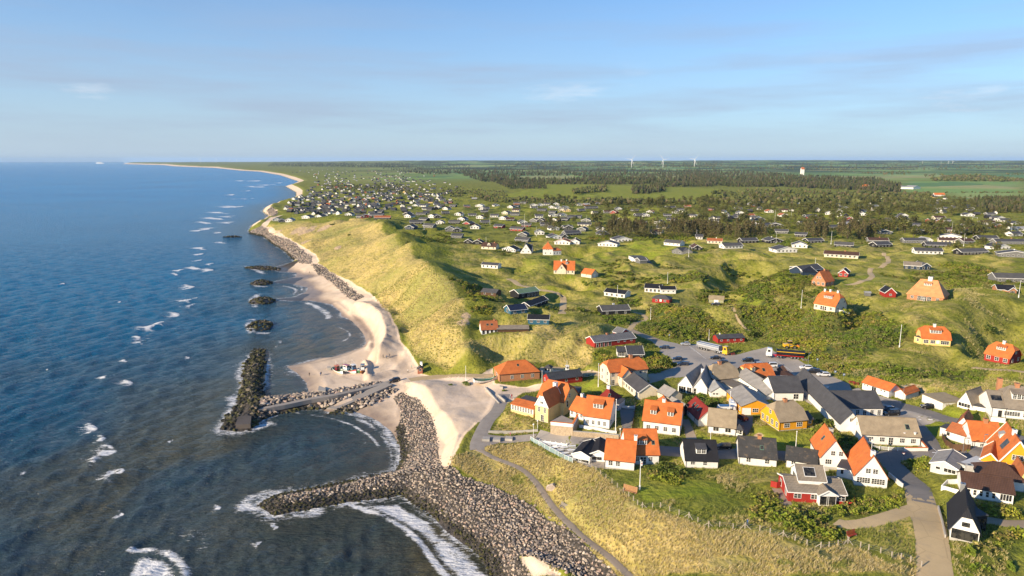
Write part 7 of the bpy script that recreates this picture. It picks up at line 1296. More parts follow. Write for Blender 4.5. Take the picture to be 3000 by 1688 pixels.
def woods():
    r = np.random.RandomState(41); items = []
    W_ = [('K 640 165;K 2576 175;K 2576 300;K 2150 308;K 2100 292;K 1700 285;K 1050 285;K 800 262;K 650 215', 3400, 'c', 9, 15), ('K 860 255;K 1280 295;K 1290 318;K 1020 320', 260, 'c', 9, 13), ('K 1485 335;K 1740 300;K 1740 345;K 1500 362', 160, 'b', 9, 13), ('K 1935 320;K 2165 290;K 2185 345;K 1945 362', 200, 'c', 10, 16), ('L 0 180;L 420 178;L 900 225;L 1450 245;L 1640 295;L 1640 350;L 1350 330;L 700 305;L 0 302', 2500, 'c', 9, 16), ('L 200 350;L 560 330;L 1100 340;L 1650 350;L 1850 370;L 1800 420;L 1100 450;L 300 440', 620, 'b', 7, 13), ('L 1500 360;L 1860 360;L 1870 480;L 1500 480', 160, 'b', 8, 13), ('L 2200 400;L 2576 400;L 2576 500;L 2250 500', 300, 'c', 8, 13), ('L 1870 246;L 2050 222;L 2300 225;L 2576 255;L 2576 268;L 1870 262', 420, 'b', 8, 14), ('K 760 380;K 1400 400;K 1560 420;K 1500 445;K 850 420', 260, 'b', 4, 9), ('K 1560 420;K 1720 400;K 2200 420;K 2576 420;K 2576 445;K 1600 440', 170, 'b', 6, 12), ('J 1560 120;J 2576 125;J 2576 158;J 1500 150', 1500, 'c', 10, 16), ('K 0 125;K 700 120;K 760 200;K 400 215;K 0 160', 900, 'c', 8, 14), ('J 1880 290;J 2576 300;J 2576 350;J 2000 330', 330, 'b', 4, 8), ('K 0 290;K 600 300;K 900 340;K 400 380;K 0 350', 260, 'b', 3, 7), ('K 560 330;K 960 330;K 1000 380;K 560 390', 200, 'b', 2.5, 6), 
          ('L 0 115;L 2576 115;L 2576 170;L 1500 180;L 900 180;L 0 165', 1500, 'b', 9, 15), ('K 900 118;K 2576 118;K 2576 160;K 900 160', 1500, 'b', 9, 15), ('L 1100 190;L 1700 190;L 1840 235;L 2576 205;L 2576 215;L 1500 215', 130, 'b', 8, 13), ('L 1980 345;L 2576 345;L 2576 352;L 1980 352', 60, 'b', 3, 6), ]
    WQ_ = [('S 0 100;T 2576 100;T 2576 345;S 0 345', 900, 'b', 5, 11), ('R 600 560;R 2576 500;R 2576 700;R 900 730', 240, 'c', 7, 12), ('S 0 430;T 2576 480;T 2576 700;S 0 600', 420, 'b', 4, 9), ('R 0 120;R 2576 130;R 2576 420;R 700 300;R 0 180', 300, 'b', 4, 10), ('Q 900 100;Q 2576 130;Q 2576 330;Q 1500 200', 120, 'b', 3, 6), ('T 400 60;T 1150 60;T 1200 300;T 500 300', 160, 'b', 7, 13), ('S 0 690;S 1100 700;S 1100 740;S 0 735', 60, 'b', 2.5, 5), ('T 0 640;T 700 700;T 700 780;T 0 760', 60, 'b', 3, 6)]
    LQ = {'c': [conifer(200+i, 120) for i in range(6)], 'b': [broad(220+i, 120) for i in range(6)]}; iq = []
    for i, (sp, n, kd, lo, hi) in enumerate(WQ_):
        pts = place(pixel_samples(sp, n, 160+i)); okm = pads_mask(pts[:, :2], 2)
        for p in pts[okm]:
            V, F, C = LQ[kd if r.rand() < .85 else 'b'][r.randint(6)]; h = r.uniform(lo, hi); w = h*r.uniform(.9, 1.4); s_ = np.where(np.arange(3) < 2, w, h); C2 = C*np.array([*(r.uniform(.8, 1.25)*np.array([1, 1, 1])), 1]); iq.append((V, F, C2, (p[0], p[1], p[2]-.3-(.1*h if kd == 'b' else 0)), r.rand()*6.28, s_))
    V, F, C = merge_meshes(iq); tag(link('woodland', mesh_np('woodland', V, F, [M['leaf']], cols={'col': C})), 'mixed garden woodland filling the gaps between the holiday houses', 'woodland', None, 'stuff')
    clear = [np.array([px('K', *q) for q in ((1100, 222), (1560, 222), (1560, 248), (1100, 250))]), np.array([px('L', *q) for q in ((230, 295), (310, 295), (310, 318), (230, 318))])]
    for i, (sp, n, kd, lo, hi) in enumerate(W_):
        uv = pixel_samples(sp, n, 60+i)
        for q in clear: uv = uv[~inside(uv, q)]
        pts = place(uv); okm = pads_mask(pts[:, :2], 3)
        for p in pts[okm]:
            V, F = LOWC[r.randint(8)] if kd == 'c' and r.rand() < .85 else LOWB[r.randint(6)]; h = r.uniform(lo, hi)*(1 if p[1] < 2500 else 1.15); w = h*r.uniform(.75, 1.3)
            c = np.array([(.060, .068, .027), (.080, .080, .034), (.100, .085, .045), (.065, .080, .024)][r.randint(4)] if kd == 'c' else [(.10, .115, .034), (.13, .138, .042), (.085, .095, .03), (.15, .125, .06)][r.randint(4)])*r.uniform(.8, 1.25)
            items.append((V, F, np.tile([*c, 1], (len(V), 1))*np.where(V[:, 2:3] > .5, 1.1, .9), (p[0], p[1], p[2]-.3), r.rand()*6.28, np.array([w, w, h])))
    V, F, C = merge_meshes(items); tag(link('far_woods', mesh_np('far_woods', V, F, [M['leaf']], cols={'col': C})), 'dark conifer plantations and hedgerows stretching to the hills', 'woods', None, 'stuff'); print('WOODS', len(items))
woods()
# ------------------------------------------------------------------ vehicles
def lerp_poly(mb, prof_a, prof_b):
    n = len(prof_a); mb.mesh(list(prof_a)+list(prof_b), [(i, (i+1) % n, n+(i+1) % n, n+i) for i in range(n)])
def wheel(parent, x, y, r, w=.22, name='wheel'):
    t = MB(); t.mat('tyre'); t.tube((x, y-w/2, r), (x, y+w/2, r), r, n=16); o = t.build(name, parent, bevel=.015)
    q = MB(); q.mat('rim'); q.tube((x, y-w/2-.012, r), (x, y+w/2+.012, r), r*.62, n=14); q.build('rim', o)
CARS = dict(hatch=dict(L=4.1, H=1.46, body=[(-2.02, .32), (-2.05, .75), (-1.95, .95), (1.0, .93), (1.75, .80), (2.02, .62), (2.05, .32)], cab=[(-1.95, .95), (-1.72, 1.30), (-1.35, 1.45), (.15, 1.46), (.95, .95)]),
            wagon=dict(L=4.6, H=1.5, body=[(-2.28, .34), (-2.3, .8), (-2.24, 1.0), (1.15, .98), (2.0, .84), (2.28, .62), (2.3, .34)], cab=[(-2.24, 1.0), (-2.0, 1.42), (-1.6, 1.52), (.2, 1.53), (1.08, .99)]),
            suv=dict(L=4.6, H=1.68, body=[(-2.25, .4), (-2.3, .9), (-2.22, 1.1), (1.15, 1.08), (2.05, .98), (2.28, .75), (2.28, .4)], cab=[(-2.22, 1.1), (-2.0, 1.58), (-1.6, 1.68), (.25, 1.69), (1.1, 1.09)]),
            sedan=dict(L=4.6, H=1.43, body=[(-2.28, .34), (-2.3, .78), (-2.2, .95), (1.15, .92), (2.0, .80), (2.28, .6), (2.3, .34)], cab=[(-1.75, .95), (-1.1, 1.36), (-.7, 1.43), (.2, 1.43), (1.05, .93)]),
            van=dict(L=4.9, H=1.95, body=[(-2.42, .38), (-2.45, 1.0), (-2.42, 1.15), (1.35, 1.12), (2.2, 1.0), (2.42, .75), (2.44, .38)], cab=[(-2.42, 1.15), (-2.33, 1.85), (-2.1, 1.95), (.55, 1.95), (1.5, 1.12)]))
def car(p, head, kind, col, lab, group='parked cars'):
    d = CARS[kind]; W_ = .88; e = empty('parked_car', p, R(head), lab, 'car', group); b = MB(); b.mat('p_'+col)
    A = [(x, -W_*(.93 if z < .5 else 1), z) for x, z in d['body']]; B = [(x, W_*(.93 if z < .5 else 1), z) for x, z in d['body']]; lerp_poly(b, A, B); b.poly(A); b.poly(B)
    c = d['cab']; n = len(c); ins = lambda z: W_-.02-(z-c[0][1])*.42; L_ = [(x, -ins(z), z) for x, z in c]; R_ = [(x, ins(z), z) for x, z in c]
    b.poly([L_[1], L_[2], R_[2], R_[1]]); b.poly([L_[2], L_[3], R_[3], R_[2]]); b.poly(L_); b.poly(R_); b.poly([L_[0], L_[1], R_[1], R_[0]]); b.poly([L_[3], L_[4], R_[4], R_[3]])
    b.mat('black_metal'); b.box(d['body'][0][0]+.1, -W_+.05, .22, d['body'][-1][0]-.1, W_-.05, .36)
    b.build('body', e, bevel=.03)
    def glass(nm, pts, off):
        g = MB(); g.mat('glass'); o = Vector(off); c0 = sum((Vector(q) for q in pts), Vector())/len(pts); P = [c0+(Vector(q)-c0)*.86+o for q in pts]; g.poly(P); g.poly([q-o*1.6 for q in P][::-1]); g.build(nm, e)
    glass('windscreen', [L_[3], L_[4], R_[4], R_[3]], (.02, 0, .02)); glass('rear_window', [L_[0], L_[1], R_[1], R_[0]], (-.025, 0, .012)); glass('side_window', L_, (0, -.02, .008)); glass('side_window', R_, (0, .02, .008))
    r = .32 if kind in ('hatch', 'sedan', 'wagon') else .36; xf, xr = d['body'][-1][0]-.85, d['body'][0][0]+.82
    for x in (xf, xr):
        for y in (-W_+.08, W_-.08): wheel(e, x, y, r)
    fx, rx, fz = d['body'][-2][0], d['body'][1][0], d['body'][-2][1]
    for s in (-1, 1):
        q = MB(); q.mat('headl'); q.box(fx-.16, s*W_*.62-.17, fz-.05, fx+.03, s*W_*.62+.17, fz+.08); q.build('headlight', e); q = MB(); q.mat('taill'); q.box(rx-.03, s*W_*.8-.1, d['body'][1][1]-.12, rx+.12, s*W_*.8+.1, d['body'][1][1]+.12); q.build('tail_light', e)
    q = MB(); q.mat('plate'); q.box(rx-.035, -.26, .5, rx+.0, .26, .61); q.build('number_plate', e)
for zz_, x, y, hd_, kd, col, lab in [('V', 2230, 85, 178, 'hatch', 'silver', 'silver hatchback alone at the far edge of the car park'), ('V', 1785, 160, 172, 'wagon', 'navy', 'navy estate car in the hedge shade left of the silver hatchback'), ('V', 2062, 400, 176, 'hatch', 'navy', 'dark blue hatchback nearest the big rounded shrub'), ('V', 2175, 510, 176, 'wagon', 'navy', 'dark blue estate car behind the twin roofed shop'),
    ('W', 335, 92, 176, 'sedan', 'black', 'black saloon in front of the lorry with yellow cab'), ('W', 480, 185, 170, 'wagon', 'black', 'black estate car above the tan roof chimney'), ('W', 320, 255, 205, 'hatch', 'blue', 'light blue small car beside the tan roofed town house'), ('W', 1015, 145, 182, 'suv', 'black', 'black off-roader alone in the middle of the car park'), ('W', 1215, 232, 178, 'wagon', 'silver', 'silver car half hidden by the orange roof'), ('W', 1500, 262, 182, 'van', 'white', 'white people carrier behind the orange roof'),
    ('W', 2250, 308, 172, 'suv', 'white', 'white off-roader at the car park edge'), ('W', 2400, 388, 162, 'van', 'black', 'black van beside the white off-roader'), ('B', 892, 292, 176, 'wagon', 'white', 'white estate car near the blue parking signs'), ('B', 1425, 585, 186, 'wagon', 'navy', 'dark blue estate car by the inn end wall'), ('B', 1462, 622, 188, 'van', 'black', 'black people carrier by the inn end wall'), ('B', 1352, 670, 186, 'wagon', 'black', 'black estate car in the shade below the inn windows'), ('B', 1395, 687, 188, 'hatch', 'black', 'black hatchback closest to the tan hotel roof'),
    ('X', 510, 705, 172, 'suv', 'black', 'black off-roader with red tail lights by the double garage'), ('B', 205, 655, 108, 'wagon', 'red', 'dark red estate car in the drive beside the ochre villa'), ('A', 2312, 1012, 178, 'wagon', 'black', 'black estate car on the lower street'), ('B', 785, 968, 175, 'hatch', 'silver', 'silver car behind the low slab roof'), ('AB', 2230, 345, 200, 'hatch', 'silver', 'silver car tucked behind the stepped orange roofs'), ('E', 2280, 790, 150, 'suv', 'black', 'black car beside the pale olive garage')]:
    car(at(zz_, x, y)+Vector((0, 0, .07)), hd_, kd, col, lab)
p_ = at('I', 1790, 545); car(Vector((p_.x, p_.y, p_.z+.15)), 214, 'suv', 'black', 'black off-roader heading down onto the slipway', None)
def lorry(A, B, lab, cabcol, tubcol, chassis, stripe=None, rot=0):
    d = Vector((B.x-A.x, B.y-A.y)); L = 14.6; mid = (A+B)/2; e = empty('tipper_lorry', (mid.x, mid.y, mid.z+.08), math.atan2(d.y, d.x), lab, 'lorry')
    x0, x1 = -L/2, L/2; c = MB(); c.mat('p_'+cabcol); c.extrude([(x1-2.3, 1.0), (x1-2.3, 3.5), (x1-.5, 3.7), (x1-.12, 2.4), (x1, 1.9), (x1, .55), (x1-2.3, .55)], -1.22, 1.22)
    if cabcol == 'yellow': c.mat('p_black'); c.box(x1-2.34, -1.24, 2.0, x1-1.9, 1.24, 3.4)
    c.build('cab', e, bevel=.06)
    g = MB(); g.mat('glass'); g.mesh([(x1-.47, -1.08, 3.35), (x1-.47, 1.08, 3.35), (x1-.07, 1.08, 2.3), (x1-.07, -1.08, 2.3)], [(0, 1, 2, 3)]); g.build('windscreen', e)
    for s in (-1, 1): g = MB(); g.mat('glass'); g.box(x1-1.6, s*1.225-.012, 2.2, x1-.6, s*1.225+.012, 3.1); g.build('side_window', e)
    f = MB(); f.mat('p_'+chassis); f.box(x0+.3, -.55, .85, x1-2.2, .55, 1.15); f.box(x1-4.4, -1.1, .5, x1-3.4, -.6, 1.0); f.box(x1-4.4, .6, .5, x1-3.4, 1.1, 1.0); f.build('chassis', e)
    t = MB(); t.mat('p_'+tubcol); xa, xb = x0, x1-4.0; zt, zb = 3.1, 1.25      # tub tapering to a rounded belly
    prof = [(-1.25, zt), (-1.2, 1.9), (-.8, zb), (.8, zb), (1.2, 1.9), (1.25, zt), (1.12, zt), (1.05, 2.0), (.7, zb+.25), (-.7, zb+.25), (-1.05, 2.0), (-1.12, zt)]; t.extrude(prof, xa, xb, 'x'); t.box(xa-.04, -1.25, zb, xa+.1, 1.25, zt+.1); t.box(xb-.1, -1.25, zb+.2, xb+.04, 1.25, zt+.25)
    t.mat('c_dark' if tubcol == 'black' else 'metal'); t.box(xa+.12, -1.1, zt-.25, xb-.12, 1.1, zt-.12); t.build('tipper_body', e)
    if stripe:
        s_ = MB(); s_.mat('p_'+stripe)
        for s in (-1, 1): s_.box(xa+.1, s*1.262-.012, 2.55, xb-.1, s*1.262+.012, 2.78)
        s_.build('stripe', e)
    for x in (x0+1.1, x0+2.4, x0+3.7, x0+5.0, x1-5.6, x1-4.4, x1-1.3):
        for y in (-1.02, 1.02): wheel(e, x, y, .52, .34)
    for s in (-1, 1): q = MB(); q.mat('headl'); q.box(x1-.05, s*.85-.2, .85, x1+.03, s*.85+.2, 1.05); q.build('headlight', e)
lorry(at('E', 2142, 1148), at('E', 2378, 1206), 'long lorry with silver tipper trailer and yellow-black cab', 'yellow', 'silver', 'silver', 'blue')
lorry(at('B', 724, 142), at('B', 420, 136), 'long lorry with white cab and black tipper trailer striped yellow', 'white', 'black', 'dred', 'yellow')
def loader():
    p = at('B', 620, 62)+Vector((0, 0, .05)); e = empty('wheel_loader', p, R(0), 'yellow wheel loader behind the black tipper trailer', 'loader')
    b = MB(); b.mat('p_yellow'); b.extrude([(-3.2, .9), (-3.2, 2.1), (-1.2, 2.3), (-1.2, .9)], -1.0, 1.0); b.box(-1.2, -.6, .8, 1.4, .6, 1.4); b.build('body', e, bevel=.05)
    c = MB(); c.mat('p_yellow'); c.box(-1.5, -.8, 3.3, .3, .8, 3.45); c.box(-1.5, -.8, 1.9, .2, .8, 2.3); c.mat('glass'); c.box(-1.42, -.76, 2.3, .16, .76, 3.3); c.build('cab', e)
    a = MB(); a.mat('p_yellow'); a.bar((.6, -.5, 1.5), (3.0, -.5, .9), .2, .35); a.bar((.6, .5, 1.5), (3.0, .5, .9), .2, .35); a.build('arm', e)
    k = MB(); k.mat('p_orange'); k.extrude([(3.0, .3), (3.0, 1.5), (3.15, 1.5), (3.3, .5), (4.2, .35), (4.2, .25)], -1.35, 1.35); k.build('bucket', e)
    for x in (-2.2, 1.2):
        for y in (-1.0, 1.0): wheel(e, x, y, .75, .5)
loader()
def caravan(zz_, x, y, head, col, lab):
    e = empty('caravan', at(zz_, x, y)+Vector((0, 0, .05)), R(head), lab, 'caravan'); b = MB(); b.mat('p_white'); b.extrude([(-2.6, .5), (-2.75, 1.6), (-2.4, 2.55), (2.3, 2.6), (2.7, 1.7), (2.55, .5)], -1.1, 1.1); b.build('body', e, bevel=.06); r_ = MB(); r_.mat(col); r_.box(-2.3, -1.0, 2.58, 2.2, 1.0, 2.66); r_.box(-.6, -.4, 2.66, .4, .4, 2.8); r_.build('roof', e)
    for s in (-1, 1): q = MB(); q.mat('glass'); q.box(-1.6, s*1.105-.01, 1.4, -.2, s*1.105+.01, 2.0); q.box(.4, s*1.105-.01, 1.4, 1.7, s*1.105+.01, 2.0); q.build('window', e)
    for y in (-.95, .95): wheel(e, 0, y, .33)
    h = MB(); h.mat('black_metal'); h.bar((2.5, 0, .45), (3.7, 0, .45), .1); h.build('drawbar', e)
caravan('W', 690, 1150, 75, 'p_white', 'white caravan beside the ochre workshop'); caravan('W', 560, 1245, 0, 'p_blue', 'white caravan with pale blue roof behind the ribbed tan roof')
# ------------------------------------------------------------------ boats
def boat(p, head, L, hull, lab, house=None, bow=None, deckc='greywood', list_=0.0):
    e = empty('fishing_boat', p, R(head), lab, 'boat'); e.rotation_euler[0] = R(list_); b = MB(); b.mat(hull); n = 9; S = []
    for i in range(n):
        t = i/(n-1); x = -L/2+L*t; w = L*.16*(math.sin(math.pi*min(1, .30+t*.72))**.75 if t < .98 else .04)*(1 if t < .7 else max(.05, 1-((t-.7)/.3)**1.8)); zt = L*.125+L*.075*((2*t-1)**2)+(.25 if t > .8 else 0); k = L*.035*((2*t-1)**4)*1.6
        S.append([(x, -w, zt), (x, -w*.86, zt*.45), (x, -w*.3, .06+k), (x, 0, k), (x, w*.3, .06+k), (x, w*.86, zt*.45), (x, w, zt)])
    for i in range(n-1):
        for j in range(6): b.poly([S[i][j], S[i+1][j], S[i+1][j+1], S[i][j+1]])
    b.poly(S[0]); b.poly(S[-1]); b.build('hull', e)
    d = MB(); d.mat(deckc)
    for i in range(n-1): d.poly([(S[i][0][0], S[i][0][1]*.92, S[i][0][2]*.86), (S[i+1][0][0], S[i+1][0][1]*.92, S[i+1][0][2]*.86), (S[i+1][6][0], S[i+1][6][1]*.92, S[i+1][6][2]*.86), (S[i][6][0], S[i][6][1]*.92, S[i][6][2]*.86)])
    d.build('deck', e)
    g = MB(); g.mat('trim' if hull != 'hullw' else 'hullg')
    for i in range(n-1):
        for j in (0, 6): g.bar(S[i][j], S[i+1][j], .12, .12)
    g.build('gunwale', e)
    if bow:
        q = MB(); q.mat(bow)
        for i in range(n-4, n-1):
            for j in (0, 5):
                a0, a1, b1, b0 = [Vector(v) for v in (S[i][j], S[i+1][j], S[i+1][j+1], S[i][j+1])]; o = Vector((0, -.03 if j == 0 else .03, .0))
                if j == 0: q.poly([a0+o, a1+o, a1.lerp(b1, .55)+o, a0.lerp(b0, .55)+o])
                else: q.poly([b0+o, b1+o, b1.lerp(a1, .55)+o, b0.lerp(a0, .55)+o])
        q.build('bow_band', e)
    if house:
        h = MB(); zd = L*.12; h.mat(house[0]); h.taper(-L*.28, -L*.09, zd*.8, -L*.02, L*.09, zd+1.9, .92); h.mat(house[1]); h.box(-L*.3, -L*.1, zd+1.9, 0, L*.1, zd+2.02); h.build('wheelhouse', e)
        w = MB(); w.mat('glass'); w.box(-L*.025, -L*.07, zd+1.05, -L*.012+.02, L*.07, zd+1.65); w.box(-L*.24, -L*.093, zd+1.05, -L*.06, L*.093, zd+1.6); w.build('window', e)
        m_ = MB(); m_.mat('polew'); m_.tube((-L*.3, 0, zd), (-L*.3, 0, zd+4.0), .06, .04, 6); m_.tube((L*.22, 0, zd), (L*.22, 0, zd+2.6), .05, .04, 6); m_.bar((-L*.3, 0, zd+3.8), (L*.22, 0, zd+2.5), .03); m_.build('mast', e)
    else:
        t = MB(); t.mat('greywood')
        for x in (-L*.2, .05*L, L*.22): t.box(x-.12, -L*.12, L*.1, x+.12, L*.12, L*.1+.06)
        t.build('thwart', e)
    return e
boat(at('AA', 985, 335), -52, 8.5, 'hullw', 'white fishing boat with orange-red wheelhouse, leftmost on the beach', ('p_red', 'p_orange'), None, 'hullg', 3); boat(at('AA', 1165, 330), -35, 9.5, 'hullw', 'white fishing boat with red bow band drawn up on the sand', ('trim', 'p_dred'), 'hullr', 'hullg', -3); boat(at('AA', 1290, 320), -50, 8.5, 'hullg', 'green fishing boat with blue-grey wheelhouse on the beach', ('p_blue', 'trim'), None); boat(at('AA', 1430, 320), -85, 8.5, 'hullo', 'varnished orange fishing boat, rightmost on the beach', ('trim', 'p_grey'), None)
boat(at('A', 72, 388), 20, 9.5, 'hullw', 'long white boat with green gunwale beside the boathouse', None, None, 'hullg'); boat(at('A', 848, 300), -82, 6.5, 'hullw', 'white motor boat parked on the sandy lane behind the boathouse', ('trim', 'trim'), None); boat(at('A', 1022, 338), 8, 4.5, 'hullw', 'small white dinghy beside the ribbed red shed', None, None)
# ------------------------------------------------------------------ poles, lamps, signs
def pole(zz_, x, y, h, lab, wood=False, flag=False):
    p = at(zz_, x, y); e = empty('flagpole', p, 0, lab, 'flagpole', None); r = .07+.006*h if p.y < 300 else .11; m_ = MB(); m_.mat('polew'); m_.tube((0, 0, .0), (0, 0, h), r, r*.55, 8); m_.build('mast', e); k = MB(); k.mat('p_yellow' if False else 'polew'); k.ball((0, 0, h+.1), r*1.3); k.build('knob', e)
    f = MB(); f.mat('polew'); f.box(-.16, -.16, -.3, .16, .16, 1.1); f.build('tabernacle', e)
    if flag: q = MB(); q.mat('c_white'); q.box(.06, -.02, h-1.3, .45, .02, h-.15); q.mat('c_red'); q.box(.06, -.025, h-.8, .45, .025, h-.65); q.build('pennant', e)
for a_ in [('A', 1135, 430, 8.6, 'white flagpole on the sloping lawn left of the guest house'), ('A', 605, 440, 6.5, 'white flagpole behind the yellow mansion'), ('A', 1298, 856, 10, 'tall white flagpole in front of the stepped orange house'), ('A', 2372, 700, 7.6, 'white flagpole behind the ribbed tan roof'), ('D', 1643, 528, 7.4, 'white flagpole with pennant on the bluff lawn', False, True), ('B', 654, 985, 7.6, 'white flagpole between the slab roofed houses'), ('E', 1733, 915, 6.6, 'white flagpole at the edge of the thicket'), ('E', 1455, 735, 7.6, 'white flagpole in front of the white glass fronted house'), ('E', 1875, 612, 7.2, 'white flagpole above the white two-part house'), ('E', 2222, 1090, 5.2, 'white flagpole behind the silver tipper trailer'), ('G', 705, 820, 9.4, 'white flagpole left of the cream villa'), ('G', 1530, 1142, 9.4, 'tall white flagpole left of the pale yellow villa'), ('G', 823, 472, 6, 'white flagpole behind the brick gable'), ('G', 957, 276, 8, 'white flagpole beside the long black cabin'), ('E', 2053, 382, 8, 'white flagpole before the charcoal twin gables'), ('E', 355, 272, 6, 'white flagpole behind the brown roofed houses'), ('E', 186, 1425, 6.2, 'white flagpole on the beach road before the boathouse'),
    ('Q', 1838, 580, 17, 'very tall white mast in the treeless village'), ('Q', 322, 585, 10, 'white flagpole before the long pale house'), ('Q', 1315, 502, 9, 'white flagpole right of the lone dark tree'), ('Q', 2015, 683, 9, 'white flagpole by the dark gabled house'), ('S', 1150, 795, 10, 'white flagpole by the trellis gable'), ('S', 1980, 803, 11, 'white flagpole right of the long black cabin on the slope'), ('S', 1132, 468, 14, 'tall white flagpole in the woodland clearing'), ('S', 1378, 420, 9, 'white flagpole right of the woodland clearing'), ('S', 598, 437, 8, 'white flagpole left of the salmon house'), ('T', 1663, 833, 10, 'white flagpole beside the brown bungalow'), ('T', 1488, 590, 9, 'white flagpole right of the thatched roof'), ('R', 610, 470, 8, 'white flagpole at the grey gable'), ('Q', 905, 380, 7, 'white flagpole at the centre of the treeless village'), ('Q', 1243, 290, 7, 'white flagpole on the upper village lane'), ('G', 2530, 722, 8, 'white flagpole at the right edge by the brick bungalow'), ('T', 2383, 632, 9, 'white flagpole near the right-hand white bungalows'), ('R', 2270, 715, 8, 'white flagpole in the gap of the conifer belt')]: pole(*a_)
def lamp(zz_, x, y, h, lab, arm=0):
    p = at(zz_, x, y); e = empty('street_lamp', p, 0, lab, 'street lamp', None); m_ = MB(); m_.mat('metal' if arm else 'polew'); m_.tube((0, 0, -.3), (0, 0, h), .085, .055, 8)
    if arm: m_.bar((0, 0, h-.05), (arm, 0, h+.05), .07)
    m_.build('post', e); k = MB()
    if arm: k.mat('metal'); k.box(arm-.25, -.14, h-.02, arm+.45, .14, h+.14)
    else: k.mat('lampglass'); k.ball((0, 0, h+.22), .27)
    k.build('lamp_head', e)
for a_ in [('A', 524, 940, 5, 'white globe street lamp at the head of the terrace steps'), ('A', 1340, 978, 4.6, 'white globe street lamp left of the stepped orange roofs'), ('A', 2191, 990, 3.9, 'white globe street lamp on the lower street verge'), ('B', 1293, 945, 3.6, 'globe street lamp in front of the hotel rail fence'), ('V', 1832, 280, 5, 'car park lamp with bent head by the hedge', .5), ('B', 765, 202, 5, 'car park lamp by the thicket edge', .4), ('B', 1558, 500, 5.2, 'street lamp beside the single orange garage', .5), ('Y', 965, 660, 4.5, 'street lamp with crossbar by the brown fence', .9), ('Y', 1440, 570, 4.4, 'curved street lamp before the orange roofed cottage', .4), ('U', 1150, 1180, 2.6, 'short white lamp at the mansion steps')]: lamp(*a_)
def sign(zz_, x, y, h, w, hh, m_, lab, glyph=None):
    e = empty('road_sign', at(zz_, x, y), R(-8), lab, 'sign', None); q = MB(); q.mat('metal'); q.tube((0, .04, -.2), (0, .04, h+hh), .035, n=6); q.build('post', e); b = MB(); b.mat(m_); b.box(-w/2, -.02, h, w/2, .02, h+hh)
    b.build('sign_plate', e)
    if glyph: g = MB(); g.mat('trim'); g.box(-w*.22, -.035, h+hh*.15, -w*.08, -.022, h+hh*.85); g.box(-w*.08, -.035, h+hh*.72, w*.2, -.022, h+hh*.85); g.box(-w*.08, -.035, h+hh*.42, w*.2, -.022, h+hh*.54); g.box(w*.1, -.035, h+hh*.54, w*.2, -.022, h+hh*.72); g.build('sign_symbol', e)
for a_ in [('B', 990, 300, 1.7, .8, .8, 'p_blue', 'blue square parking sign in the scrub, left one', True), ('B', 1063, 325, 1.7, .8, .8, 'p_blue', 'blue square parking sign in the scrub, right one', True), ('B', 840, 205, 2.2, .7, .7, 'p_blue', 'blue sign on a tall post by the car park', True), ('B', 1340, 990, 1.8, .6, .6, 'p_blue', 'blue sign at the hotel corner', True), ('E', 1890, 1075, 1.9, .6, .6, 'p_blue', 'blue sign at the car park entrance', True)]: sign(*a_)
e = empty('give_way_sign', at('B', 1558, 1010), 0, 'white and red triangular give way sign at the bend', 'sign'); q = MB(); q.mat('metal'); q.tube((0, 0, -.2), (0, 0, 2.0), .04, n=6); q.build('post', e); q = MB(); q.mat('p_red'); q.mesh([(-.5, -.05, 2.5), (.5, -.05, 2.5), (0, -.05, 1.65), (-.5, -.03, 2.5), (.5, -.03, 2.5), (0, -.03, 1.65)], [(0, 1, 2), (5, 4, 3), (0, 3, 4, 1), (1, 4, 5, 2), (2, 5, 3, 0)]); q.mat('trim'); q.mesh([(-.33, -.06, 2.4), (.33, -.06, 2.4), (0, -.06, 1.84)], [(0, 1, 2)]); q.build('sign_plate', e)
def marking(spec, w, dash=0):
    P = smooth_line(atl(spec), 1.0); T = np.gradient(P, axis=0); T /= np.linalg.norm(T, axis=1)[:, None]; Nn = np.stack([-T[:, 1], T[:, 0]], -1)*w/2; V, F = [], []
    for i in range(len(P)-1):
        if dash and (i//dash) % 2: continue
        q = [P[i]-Nn[i], P[i+1]-Nn[i+1], P[i+1]+Nn[i+1], P[i]+Nn[i]]; k = len(V); V += [(x, y, float(hz(x, y))+.105) for x, y in q]; F.append((k, k+1, k+2, k+3))
    tag(link('road_marking', mesh_np('road_marking', np.array(V), np.array(F), [M['trim']])), kind='structure')
for s_, w_, d_ in (('E 2040 1118;E 2200 1240', .14, 0), ('B 1690 655;B 1810 660', .35, 1), ('B 1650 660;B 1700 630', .14, 0), ('B 1800 890;B 1850 930', .14, 0), ('B 1805 935;B 1870 935', .4, 1), ('E 2090 1140;E 2150 1120', .12, 0), ('A 2100 130;A 2000 60', .12, 0), ('B 500 160;B 640 260', .12, 0)): marking(s_, w_, d_)
# ------------------------------------------------------------------ benches, tables
def bench(zz_, x, y, head, L, m_, lab, high=.9, group=None):
    e = empty('bench', at(zz_, x, y), R(head), lab, 'bench', group); q = MB(); q.mat(m_)
    for k in range(3): q.box(-L/2, -.05+.17*k, .42, L/2, .09+.17*k, .47)
    q.build('seat', e); q = MB(); q.mat(m_)
    for k in range(max(2, int(high/.2))): q.bar((-L/2, .5+.06*k, .58+.2*k), (L/2, .5+.06*k, .58+.2*k), .05, .17)
    q.build('backrest', e)
    for s in (-1, 1): q = MB(); q.mat('greywood'); q.box(s*L*.42-.07, -.04, -.2, s*L*.42+.07, .5, .42); q.bar((s*L*.42, .46, -.1), (s*L*.42, .5+.06*(high/.2), .5+high), .1); q.build('leg', e)
bench('D', 1555, 560, -33, 3.6, 'wood', 'big orange timber bench with high slanted back on the bluff', 1.3); bench('D', 1000, 690, -52, 2.6, 'greywood', 'grey wooden bench on the cliff path'); bench('C', 962, 1045, 25, 2.4, 'redwood', 'red bench beside the post fence')
